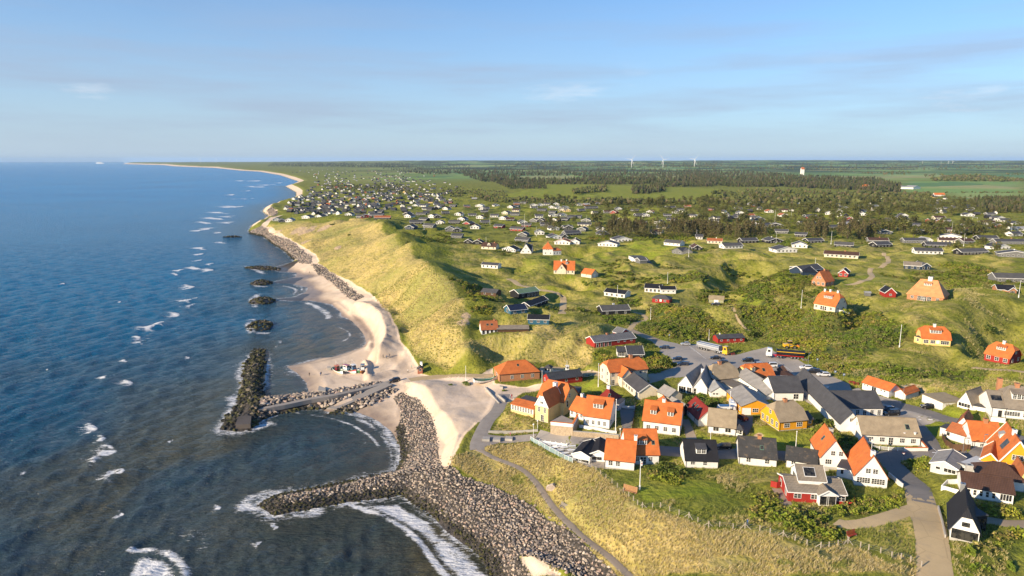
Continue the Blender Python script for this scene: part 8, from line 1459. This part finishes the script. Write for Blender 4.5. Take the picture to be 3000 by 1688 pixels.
def picnic(zz_, x, y, head, m_, lab):
    e = empty('picnic_table', at(zz_, x, y), R(head), lab, 'picnic table'); q = MB(); q.mat(m_)
    for k in range(4): q.box(-1.0, -.38+.2*k, .72, 1.0, -.2+.2*k, .77)
    q.build('tabletop', e)
    for s in (-1, 1): q = MB(); q.mat(m_); q.box(-1.0, s*.75-.14, .43, 1.0, s*.75+.14, .48); q.build('seat', e); q = MB(); q.mat(m_); q.bar((s*.7, -.7, 0), (s*.7, -.2, .72), .1); q.bar((s*.7, .7, 0), (s*.7, .2, .72), .1); q.bar((s*.7, -.85, .4), (s*.7, .85, .4), .1); q.build('leg', e)
picnic('B', 1130, 352, -20, 'redwood', 'red picnic table at the car park edge, left one'); picnic('B', 1165, 364, -20, 'redwood', 'red picnic table at the car park edge, right one'); picnic('A', 2400, 128, 20, 'redwood', 'red picnic table beside the yellow lorry cab'); picnic('W', 2230, 130, -25, 'greywood', 'grey picnic table below the car park lamp'); picnic('V', 810, 935, 10, 'greywood', 'dark picnic table by the guest house door')
tt = None
for i_, (x, y, hd_) in enumerate([(330, 300, 10), (640, 412, 12), (760, 478, 14), (890, 553, 16), (1030, 618, 16), (1060, 475, 6), (880, 405, 6), (680, 350, 6), (470, 300, 6), (1070, 375, 4), (560, 330, 6), (790, 385, 6)]):
    p = at('AB', x, y)+Vector((0, 0, .06)); lb = 'white terrace table among the rows beside the black roofed restaurant'
    if tt is None:
        tt = empty('terrace_table', p, R(hd_), lb, 'table', 'terrace tables'); q = MB(); q.mat('trim'); q.box(-1.1, -.45, .7, 1.1, .45, .76); q.build('tabletop', tt); q = MB(); q.mat('trim')
        q.box(-1.1, .62, .42, 1.1, .95, .47); q.build('seat', tt); q = MB(); q.mat('trim'); q.box(-1.1, -.95, .42, 1.1, -.62, .47); q.build('seat', tt)
        for s in (-1, 1): q = MB(); q.mat('greywood'); q.bar((s*.8, -.8, 0), (s*.8, 0, .7), .09); q.bar((s*.8, .8, 0), (s*.8, 0, .7), .09); q.build('leg', tt)
    else: dup(tt, p, R(hd_), lb, 'terrace tables')
# ------------------------------------------------------------------ walls and fences
def wall_line(name, spec, h, th, mat, lab, cat, cap=None, capm=None, base=-.8, zlift=0.0, flat_top=False):
    P = atl(spec); zs = hz(P[:, 0], P[:, 1]); e = empty(name, (P[0][0], P[0][1], 0), 0, lab, cat); mb, cp = MB(), MB(); mb.mat(mat); cp.mat(capm or mat); o = Vector((P[0][0], P[0][1], 0)); zt = zs.max() if flat_top else None
    for i in range(len(P)-1):
        a, b = Vector((*P[i], 0))-o, Vector((*P[i+1], 0))-o; d = (b-a).normalized(); n = Vector((-d.y, d.x, 0))*th/2; ha = (zt if flat_top else zs[i])+h; hb = (zt if flat_top else zs[i+1])+h
        a2, b2 = a-d*(.0 if i == 0 else 0), b+d*th*.5*(i < len(P)-2)
        mb.mesh([a2-n+Vector((0, 0, zs[i]+base)), b2-n+Vector((0, 0, zs[i+1]+base)), b2+n+Vector((0, 0, zs[i+1]+base)), a2+n+Vector((0, 0, zs[i]+base)), a2-n+Vector((0, 0, ha)), b2-n+Vector((0, 0, hb)), b2+n+Vector((0, 0, hb)), a2+n+Vector((0, 0, ha))], [(3, 2, 1, 0), (4, 5, 6, 7), (0, 1, 5, 4), (1, 2, 6, 5), (2, 3, 7, 6), (3, 0, 4, 7)])
        if cap: n2 = n*1.35; cp.mesh([a2-n2+Vector((0, 0, ha)), b2-n2+Vector((0, 0, hb)), b2+n2+Vector((0, 0, hb)), a2+n2+Vector((0, 0, ha)), a2-n2+Vector((0, 0, ha+cap)), b2-n2+Vector((0, 0, hb+cap)), b2+n2+Vector((0, 0, hb+cap)), a2+n2+Vector((0, 0, ha+cap))], [(3, 2, 1, 0), (4, 5, 6, 7), (0, 1, 5, 4), (1, 2, 6, 5), (2, 3, 7, 6), (3, 0, 4, 7)])
    mb.build('masonry', e)
    if cap: cp.build('coping', e)
    return e
wall_line('terrace_wall', 'A 688 868;A 892 890;A 942 800', 2.7, .5, 'stone', 'rubble stone terrace wall below the white parapet', 'wall', .04, 'kerb', flat_top=False)
P_ = atl('A 688 868;A 892 890;A 942 800'); z_ = hz(P_[:, 0], P_[:, 1])
def parapet():
    e = empty('parapet', (*P_[0], 0), 0, 'white parapet with orange tile coping on the stone terrace', 'wall'); o = Vector((*P_[0], 0)); w, c = MB(), MB(); w.mat('white'); c.mat('r_orange')
    for i in range(2):
        a, b = Vector((*P_[i], 0))-o, Vector((*P_[i+1], 0))-o; w.bar(a+Vector((0, 0, z_[i]+3.25)), b+Vector((0, 0, z_[i+1]+3.25)), .35, 1.0); c.bar(a+Vector((0, 0, z_[i]+3.8)), b+Vector((0, 0, z_[i+1]+3.8)), .55, .12)
    w.build('masonry', e); c.build('coping', e)
parapet()
prism('terrace', [tuple(p) for p in grown(atl('A 690 866;A 890 888;A 940 802;A 790 770'), -.1)], 9, float(z_.mean()+2.72), 'paving'); tag(bpy.data.objects['terrace'], 'paved terrace platform on top of the rubble wall', 'terrace')
for a_ in [('retaining_wall', 'A 900 893;A 1100 908;A 1330 930', 1.5, .5, 'stone', 'long low rubble retaining wall along the plaza', 'wall', .1, 'kerb'), ('garden_wall', 'A 955 812;A 1130 838;A 1230 862;A 1310 872', .8, .3, 'white', 'low white garden wall in front of the green dormer house', 'wall'), ('garden_wall', 'A 100 862;A 330 866;A 568 850', .7, .3, 'concrete', 'curved pale retaining wall under the mansion bank', 'wall'), ('garden_wall', 'B 1575 922;B 1762 922;B 1700 850', 1.0, .3, 'white', 'white forecourt wall with orange coping at the hotel corner', 'wall', .14, 'r_orange'), ('garden_wall', 'C 1765 770;C 1800 900;C 1832 1050', .7, .25, 'concrete', 'low pale wall along the sandy road', 'wall'), ('garden_wall', 'B 1440 1130;B 1500 1180;B 1556 1226', 1.0, .25, 'white', 'white wall running down from the twin gabled house', 'wall'), ('garden_wall', 'G 992 838;G 1050 846;G 1112 856', 1.0, .3, 'white', 'white garden wall right of the cream villa', 'wall'), ('garden_wall', 'X 1730 770;X 1840 970;X 2140 1000', 1.2, .3, 'white', 'white angled wall enclosing the manor terrace', 'wall'),
           ('board_fence', 'Y 480 262;Y 560 430;Y 740 540;Y 1145 548', 1.5, .08, 'brown', 'brown board fence around the orange cottage yard', 'fence'), ('board_fence', 'C 880 742;C 975 757;C 975 690', 1.0, .08, 'red', 'red board fence around the chalet deck', 'fence'), ('board_fence', 'C 185 565;C 240 580;C 300 572', 1.5, .2, 'red', 'red board fence left of the chalet', 'fence'), ('board_fence', 'U 1680 860;U 1690 740;U 2070 400', 1.8, .08, 'black', 'black board fence between mansion and stepped orange house', 'fence'), ('board_fence', 'A 1455 840;A 1490 610', 1.2, .08, 'brown', 'red-brown board fence left of the dormer house', 'fence'), ('patio_wall', 'C 1795 600;C 1980 650', 1.2, .2, 'white', 'white patio screen left of the long brown roof', 'wall'), ('patio_wall', 'C 1795 600;C 1850 545;C 1950 540', 1.2, .2, 'white', 'white rear patio wall left of the long brown roof', 'wall'), ('beach_wall', 'A 70 440;A 200 590', .5, .4, 'concrete', 'low concrete kerb wall left of the beach ramp', 'wall'), ('beach_wall', 'A 190 520;A 258 578', .9, .4, 'concrete', 'short concrete wall right of the beach ramp', 'wall'), ('garden_wall', 'V 1650 1215;V 1830 1225', 1.1, .25, 'cream', 'cream yard wall between guest house wing and shed', 'wall'), ('garden_wall', 'A 960 520;A 1040 560', 1.0, .25, 'white', 'white yard wall behind the stepped orange house', 'wall'), ('garden_wall', 'A 1340 625;A 1480 635', .7, .25, 'white', 'white yard wall at the top of the drive', 'wall')]: wall_line(*a_)
def terrace_screen(spec, lab):
    P = atl(spec); e = empty('screen_wall', (*P[0], 0), 0, lab, 'wall'); o = Vector((*P[0], 0)); q = MB(); q.mat('trim'); d = P[1]-P[0]; L = np.hypot(*d); n = max(2, int(L/1.6)); z = hz(P[:, 0], P[:, 1])
    a, b = Vector((0, 0, z[0]+.3)), Vector((d[0], d[1], z[1]+.3)); q.bar(a, b, .18, .9); q.build('panel', e)
    for i in range(n+1): q = MB(); q.mat('trim'); c = a.lerp(b, i/n); q.box(c.x-.14, c.y-.14, c.z-.6, c.x+.14, c.y+.14, c.z+.75); q.build('post', e)
terrace_screen('AB 130 215;AB 940 325', 'long white low wall with posts along the terrace top'); terrace_screen('AB 525 372;AB 830 380', 'short white low wall in the middle of the terrace'); terrace_screen('AB 1720 690;AB 1870 690', 'white slatted screen beside the restaurant yard')
def glass_fence():
    P = smooth_line(atl('AB 35 185;AB 300 330;AB 640 520;AB 890 660;AB 1085 742'), 50); P = atl('AB 35 185;AB 120 238;AB 240 300;AB 380 375;AB 510 450;AB 650 525;AB 730 570;AB 890 660;AB 985 700;AB 1085 745'); z = hz(P[:, 0], P[:, 1]); e = empty('glass_fence', (*P[0], 0), 0, 'glass panelled windbreak fence along the restaurant terrace', 'fence'); o = Vector((*P[0], 0))
    for i in range(len(P)):
        a = Vector((*P[i], z[i]))-o; q = MB(); q.mat('trim'); q.box(a.x-.06, a.y-.06, a.z-.4, a.x+.06, a.y+.06, a.z+1.5); q.build('post', e)
        if i < len(P)-1:
            b = Vector((*P[i+1], z[i+1]))-o; q = MB(); q.mat('pane'); q.bar(a+Vector((0, 0, .75)), b+Vector((0, 0, .75)), .03, 1.25); q.build('pane', e); q = MB(); q.mat('trim'); q.bar(a+Vector((0, 0, 1.43)), b+Vector((0, 0, 1.43)), .07, .06); q.build('rail', e)
def panemat():
    t = NT('clear_pane'); t.b.inputs['Base Color'].default_value = (.35, .48, .50, 1); t.b.inputs['Roughness'].default_value = .08; t.b.inputs['Alpha'].default_value = .45; return t.m
M['pane'] = panemat(); glass_fence()
def post_fence():
    pts = [('D', x, y) for x, y in ((1165, 325), (1235, 340), (1275, 368), (1315, 402), (1360, 437), (1410, 473), (1455, 512), (1505, 552), (1550, 588), (1590, 622), (1625, 658), (1665, 683), (1750, 683), (1817, 678), (1893, 710), (1972, 740), (2055, 768), (2130, 805), (2220, 845), (2313, 842), (2425, 860), (2525, 855))]+[('C', x, y) for x, y in ((83, 985), (180, 1010), (303, 1040), (415, 1075), (527, 1120), (658, 1150), (735, 1140), (820, 1125), (913, 1105), (1033, 1140), (1110, 1165), (1222, 1195), (1327, 1235), (1415, 1250), (1505, 1275), (1607, 1325))]
    P = [at(*p) for p in pts]; o = P[0].copy(); o.z = 0; e = empty('post_fence', o, 0, 'long wire fence on pale wooden posts along the bluff edge', 'fence'); br = (11, 16, 18, 21, 24, 27, 30)
    for i, p in enumerate(P):
        a = p-o; q = MB(); q.mat('postw'); h = 1.25 if i not in br else 1.45; q.box(a.x-.08, a.y-.08, a.z-.5, a.x+.08, a.y+.08, a.z+h); q.build('post', e)
        if i in br:
            for j in (i-1, i+1):
                if 0 <= j < len(P): b = P[j]-o; m_ = a.lerp(b, .42); m_.z = float(hz(m_.x+o.x, m_.y+o.y)); q = MB(); q.mat('postw'); q.bar((a.x, a.y, a.z+1.1), m_, .09); q.build('brace', e)
        if i < len(P)-1:
            b = P[i+1]-o; q = MB(); q.mat('metal')
            for zz in (.35, .75, 1.15): q.bar(a+Vector((0, 0, zz)), b+Vector((0, 0, zz)), .018)
            q.build('wire', e)
M['postw'] = simple('pale_fence_post', (.44, .38, .30), .8, .2, 3); post_fence()
def rail_fence(spec, lab, rails=(.35, .7, 1.0), step=2.0):
    P = smooth_line(atl(spec), step); z = hz(P[:, 0], P[:, 1]); e = empty('rail_fence', (*P[0], 0), 0, lab, 'fence'); o = Vector((*P[0], 0))
    for i in range(len(P)):
        a = Vector((*P[i], z[i]))-o; q = MB(); q.mat('trim'); q.box(a.x-.07, a.y-.07, a.z-.3, a.x+.07, a.y+.07, a.z+1.1); q.build('post', e)
        if i < len(P)-1:
            b = Vector((*P[i+1], z[i+1]))-o; q = MB(); q.mat('trim')
            for r_ in rails: q.bar(a+Vector((0, 0, r_)), b+Vector((0, 0, r_)), .05, .13)
            q.build('rail', e)
rail_fence('B 1305 905;B 1440 918;B 1575 922', 'white three rail fence in front of the tan roofed hotel'); rail_fence('B 760 342;B 850 375;B 935 400', 'white fence around the grass triangle at the inn', (.3, .55, .8, 1.0))
for x, y in ((1562, 868), (1652, 868)): e = empty('column', at('B', x, y), 0, ('left' if x < 1600 else 'right') + ' of the two white columns before the hotel front', 'column'); q = MB(); q.mat('white'); q.tube((0, 0, -.3), (0, 0, 3.4), .26, .24, 14); q.build('shaft', e); q = MB(); q.mat('white'); q.tube((0, 0, 3.4), (0, 0, 3.6), .36, n=14); q.build('capital', e)
# ------------------------------------------------------------------ beach things
house('beach_hut', 'small white hut with dark hipped roof behind the boathouse', 'hut', Vol('A', 628, 300, 684, 300, D=3.2, e=2.2, r=.9, k='hipx', wall='white', roof='r_dark', win=['f2:.8,1,.9,1,1']))
BUILD and make_house(*BUILD[-1])
house('kiosk', 'tiny salmon red hut at the foot of the cliff beside the beach road', 'kiosk', Vol('I', 2008, 462, 2055, 455, D=2.4, e=1.9, r=.8, k='y', wall='rust', roof='r_mid', win=['f1:.8,.9,.8,1,1@.5']))
make_house(*BUILD[-1])
def slab_block(zz_, pts, h, lab, nm='concrete_block', m_='concrete'):
    P = atl(';'.join(f'{zz_} {x} {y}' for x, y in pts)); z = float(hz(P[:, 0], P[:, 1]).min()); o = prism(nm, [tuple(p) for p in P], z-.6, z+h, m_); tag(o, lab, 'concrete block')
slab_block('AA', ((590, 712), (735, 722), (735, 668), (610, 655)), 1.7, 'big pale concrete block beside the jetty boulders'); slab_block('AA', ((765, 285), (835, 285), (835, 262), (765, 262)), 1.1, 'grey concrete anchor block left of the fishing boats'); slab_block('A', ((205, 446), (236, 452), (240, 436), (208, 430)), .9, 'small concrete block by the boathouse corner'); slab_block('A', ((75, 472), (110, 478), (112, 466), (80, 460)), .5, 'flat concrete block on the sand by the ramp')
slab_block('AA', ((2515, 240), (2560, 240), (2560, 200), (2515, 200)), 2.2, 'small white service cabinet above the salmon hut', 'service_cabinet', 'trim')
for i_, (x, y, lab) in enumerate(((70, 945, 'left'), (170, 948, 'middle'), (285, 940, 'right'))): slab_block('A', ((x-30, y), (x+40, y+4), (x+45, y-25), (x-20, y-30)), .8, f'{lab} stone seat block on the stepped plaza', 'seat_block', 'concrete'); bush('A', x+25, y-22, 1.6, 1.0, f'small marram tuft behind the {lab} stone seat block', 2)
p = at('D', 915, 515); V_, F_ = RSH[3]; o = link('boulder', mesh_np('boulder', V_, F_, [M['rock']], cols={'col': np.tile([.60, .48, .38, 1], (len(V_), 1))}), None, p+Vector((0, 0, .3)), .4); o.scale = (2.3, 1.9, 2.0); tag(o, 'lone large pale boulder in the straw grass above the cliff path', 'boulder')
for zz_, x, y in (('H', 985, 648), ('I', 1430, 1010)): pass
# ------------------------------------------------------------------ people
def person_mesh(seed, top, legs, sit=False):
    r = random.Random(seed); st = r.uniform(.12, .3); V, E, Rr = [], [], []
    def add(p, rad, par=None):
        V.append(p); Rr.append(rad)
        if par is not None: E.append((par, len(V)-1))
        return len(V)-1
    pel = add((0, 0, .93), (.15, .12)); ch = add((0, 0, 1.20), (.15, .11), pel); sh = add((0, 0, 1.40), (.16, .10), ch); nk = add((0, 0, 1.52), (.055, .055), sh); hd0 = add((.01, 0, 1.62), (.09, .085), nk); add((.01, 0, 1.74), (.075, .075), hd0)
    for s, k in ((-1, 1), (1, -1)):
        h = add((0, s*.09, .88), (.10, .10), pel); kn = add((k*st*.5, s*.10, .50), (.068, .068), h); an = add((k*st-.04, s*.10, .09), (.045, .045), kn); add((k*st+.14, s*.11, .04), (.045, .04), an)
        so_ = add((0, s*.20, 1.40), (.06, .06), sh); el = add((-k*st*.4, s*.27, 1.12), (.046, .046), so_); wr = add((-k*st*.5+.10, s*.27, .90), (.032, .032), el); add((-k*st*.5+.15, s*.26, .80), (.034, .022), wr)
    me = bpy.data.meshes.new('person'); me.from_pydata(V, E, []); o = bpy.data.objects.new('tmp_person', me); COL.objects.link(o); m = o.modifiers.new('skin', 'SKIN'); sv = me.skin_vertices[0].data
    for i, rr in enumerate(Rr): sv[i].radius = rr
    sv[0].use_root = True; o.modifiers.new('sub', 'SUBSURF').levels = 1
    out = bpy.data.meshes.new_from_object(o.evaluated_get(bpy.context.evaluated_depsgraph_get())); bpy.data.objects.remove(o); out.name = 'person'
    out.materials.clear()
    for k in (legs, top, 'skin', 'hair', 'c_dark'): out.materials.append(M[k])
    for p in out.polygons:
        c = p.center; p.material_index = 4 if c.z < .1 else (0 if c.z < .96 and abs(c.y) < .215 else (2 if abs(c.y) > .2 and c.z < .9 else (1 if c.z < 1.5 else (3 if c.z > 1.70 or (c.x < -.01 and c.z > 1.58) else 2)))); p.use_smooth = True
    return out
for i_, (zz_, x, y, hd_, top, legs, lab) in enumerate([('AA', 428, 400, 90, 'c_dark', 'c_dark', 'lone person in dark clothes nearest the wet sand'), ('AA', 638, 400, 80, 'c_blue', 'c_denim', 'person in blue jacket walking on the beach'), ('AA', 652, 385, 75, 'c_dark', 'c_dark', 'person in dark jacket beside the blue jacket'), ('AA', 1820, 58, 30, 'c_dark', 'c_dark', 'leftmost of three dark figures on the sand track'), ('AA', 1888, 70, 30, 'c_blue', 'c_dark', 'middle of three figures on the sand track'), ('AA', 1937, 40, 30, 'c_dark', 'c_denim', 'rightmost of three dark figures on the sand track'), ('AA', 2288, 340, 210, 'c_white', 'c_dark', 'person in white top walking by the beach road'), ('AA', 2360, 265, 200, 'c_teal', 'c_tan', 'person in turquoise jacket near the salmon hut'), ('U', 508, 405, -40, 'c_red', 'c_red', 'person in red jacket on the sand below the mansion'), ('U', 480, 400, -40, 'c_white', 'c_denim', 'person in white beside the red jacket'), ('W', 18, 365, 200, 'c_pink', 'c_dark', 'person in pink top on the car park'), ('W', 38, 350, 200, 'c_white', 'c_dark', 'person in white top on the car park'), ('W', 140, 315, 180, 'c_dark', 'c_dark', 'person in black on the car park by the tan roof'), ('Y', 745, 655, 180, 'c_dark', 'c_dark', 'person in dark clothes crossing the street by the brown fence'), ('D', 2545, 835, 200, 'c_blue', 'c_denim', 'person in blue beside the fence below the thicket'), ('H', 988, 648, 0, 'c_dark', 'c_dark', 'tiny dark figure on the northern beach'), ('H', 770, 700, 0, 'c_dark', 'c_dark', 'tiny dark figure at the water of the sand spit'), ('U', 470, 1375, 0, 'c_pink', 'c_tan', 'person in pink at the stepped plaza seats')]):
    tag(link('person', person_mesh(i_, top, legs), None, at(zz_, x, y)+Vector((0, 0, .03)), R(hd_)), lab, 'person')
# ------------------------------------------------------------------ far landmarks
def turbine(p, hub, rot, rad, angs, lab, group):
    e = empty('wind_turbine', p, rot, lab, 'wind turbine', group); k = rad/56
    t = MB(); t.mat('polew'); t.tube((0, 0, -3), (0, 0, hub), 2.6*k, 1.5*k, 14); t.build('tower', e, smooth=True); n = MB(); n.mat('polew'); n.box(-1.9*k, -2*k, hub-1.8*k, 1.9*k, 8*k, hub+2*k); n.build('nacelle', e, bevel=.5*k); h = MB(); h.mat('polew'); h.ball((0, -3*k, hub), 2.0*k); h.build('hub', e)
    for a in angs:
        b = MB(); b.mat('polew'); d = Vector((math.sin(a), 0, math.cos(a))); q = Vector((math.cos(a), 0, -math.sin(a))); c0 = Vector((0, -3.4*k, hub)); V_ = []
        for f, w, th in ((.02, 1.3, 1.2), (.12, 2.9, .8), (.45, 1.9, .45), (.8, 1.1, .25), (1, .35, .1)): c = c0+d*rad*f; V_ += [c-q*w*k*.35-Vector((0, th*k, 0)), c+q*w*k-Vector((0, th*k*.3, 0)), c-q*w*k*.35+Vector((0, th*k, 0))]
        b.mesh(V_, [(3*i+j, 3*i+(j+1) % 3, 3*i+3+(j+1) % 3, 3*i+3+j) for i in range(4) for j in range(3)]+[(0, 2, 1), (12, 13, 14)]); b.build('blade', e)
for (x, y, yh, a0, lab) in ((1932, 158, 98, 38, 'left of the three big white wind turbines'), (2170, 157, 98, -38, 'middle of the three big white wind turbines'), (2406, 155, 97, 39, 'right of the three big white wind turbines')):
    p = at('K', x, y); turbine(p, (y-yh)/2.576*p.y/2000, 0, 17.3*p.y/2000, [R(a0+120*i) for i in range(3)], lab, 'big wind turbines on the plain')
for i_, (zz_, x, y, h_, dist, lab) in enumerate((('J', 995, 92, 15, 13000, 'first from left of the faint turbines over the coast'), ('J', 1115, 96, 13, 13500, 'second from left of the faint turbines over the coast'), ('J', 1220, 96, 13, 13800, 'third from left of the faint turbines over the coast'), ('J', 1270, 95, 13, 14500, 'fourth from left of the faint turbines over the coast'), ('L', 1808, 143, 17, 9000, 'first from left of the four distant turbines on the right plain'), ('L', 1947, 145, 15, 9200, 'second from left of the four distant turbines on the right plain'), ('L', 2003, 142, 16, 9300, 'third from left of the four distant turbines on the right plain'), ('L', 2036, 140, 18, 9000, 'fourth from left of the four distant turbines on the right plain'), ('L', 1360, 122, 10, 12000, 'faint lone turbine near the middle of the right horizon'))):
    u, v = px(zz_, x, y); dx, dy, dz = ray(u, v); t_ = dist/dy; X, Y, zh = dx*t_, dist, CAMH+dz*t_; zg = float(hz(X, Y)); turbine((X, Y, zg), max(30, zh-zg), R(15*i_), h_/2.576*dist/2000, [R(20+37*i_+120*k) for k in range(3)], lab, 'far wind turbines')
u, v = px('J', 240, 126); X, Y = flat(u, v+1.0, 0); k = Y/2000*23/220
sh = empty('ship', (X, Y, 0), 0, 'white ship on the sea horizon at left', 'ship'); q = MB(); q.mat('p_white'); q.extrude([(-110*k, 20*k), (-104*k, -2), (100*k, -2), (112*k, 20*k)], -14*k, 14*k); q.build('hull', sh); q = MB(); q.mat('p_white'); q.box(-95*k, -11*k, 20*k, 60*k, 11*k, 36*k); q.box(-80*k, -9*k, 36*k, 10*k, 9*k, 44*k); q.build('superstructure', sh); q = MB(); q.mat('p_white'); q.tube((-50*k, 0, 44*k), (-52*k, 0, 56*k), 5*k, n=8); q.build('funnel', sh)
def farm(*v, **kw): house(*v, near=False, **kw); make_house(*BUILD[-1])
farm('barn', 'long white barn with pale roof at the edge of the green field', 'barn', Vol('L', 1640, 318, 1740, 320, D=22, e=4.5, r=3.5, wall='white', roof='r_pale'), Vol('L', 1740, 320, 1795, 318, D=26, e=4.5, r=5, k='y', wall='white', roof='r_pale', win=['f1:g8,4,.1,1,1@.3']))
farm('church_tower', 'white church tower with red pitched roof above the plantation', 'church', Vol('L', 893, 214, 916, 214, D=16, e=30, r=11, k='x', wall='white', roof='r_terra'))
farm('farmhouse', 'long farmhouse with orange roof at the edge of the bright field', 'farmhouse', Vol('T', 1225, 75, 1385, 76, D=9, e=3, r=4, wall='white', roof='r_orange', win=['f5']))
farm('farmhouse', 'white farmhouse with orange roof half hidden in the plantation', 'farmhouse', Vol('L', 1352, 310, 1390, 312, D=9, e=4, r=6, wall='white', roof='r_orange'))
gp = at('T', 1835, 425); g_ = empty('football_goal', gp, .1, 'white football goal on the small green pitch', 'goal'); q = MB(); q.mat('polew'); q.bar((-3.2, 0, 2.3), (3.2, 0, 2.3), .16); q.build('crossbar', g_)
for s in (-1, 1): q = MB(); q.mat('polew'); q.bar((s*3.2, 0, -.2), (s*3.2, 0, 2.35), .16); q.build('post', g_)
# ------------------------------------------------------------------ haze
def haze():
    mb = MB(); mb.box(-64000, -500, -6, 64000, 47000, 215); o = link('haze', mb.data('haze'), None); tag(o, kind='stuff'); m_ = bpy.data.materials.new('haze'); m_.use_nodes = True; n, l = m_.node_tree.nodes, m_.node_tree.links; n.clear(); out = n.new('ShaderNodeOutputMaterial'); v = n.new('ShaderNodeVolumePrincipled'); v.inputs['Color'].default_value = (.48, .71, 1.0, 1); v.inputs['Density'].default_value = HAZE_D; v.inputs['Anisotropy'].default_value = .1; l.new(v.outputs[0], out.inputs['Volume']); o.data.materials.append(m_)
HAZE_D = 2.5e-5
haze()
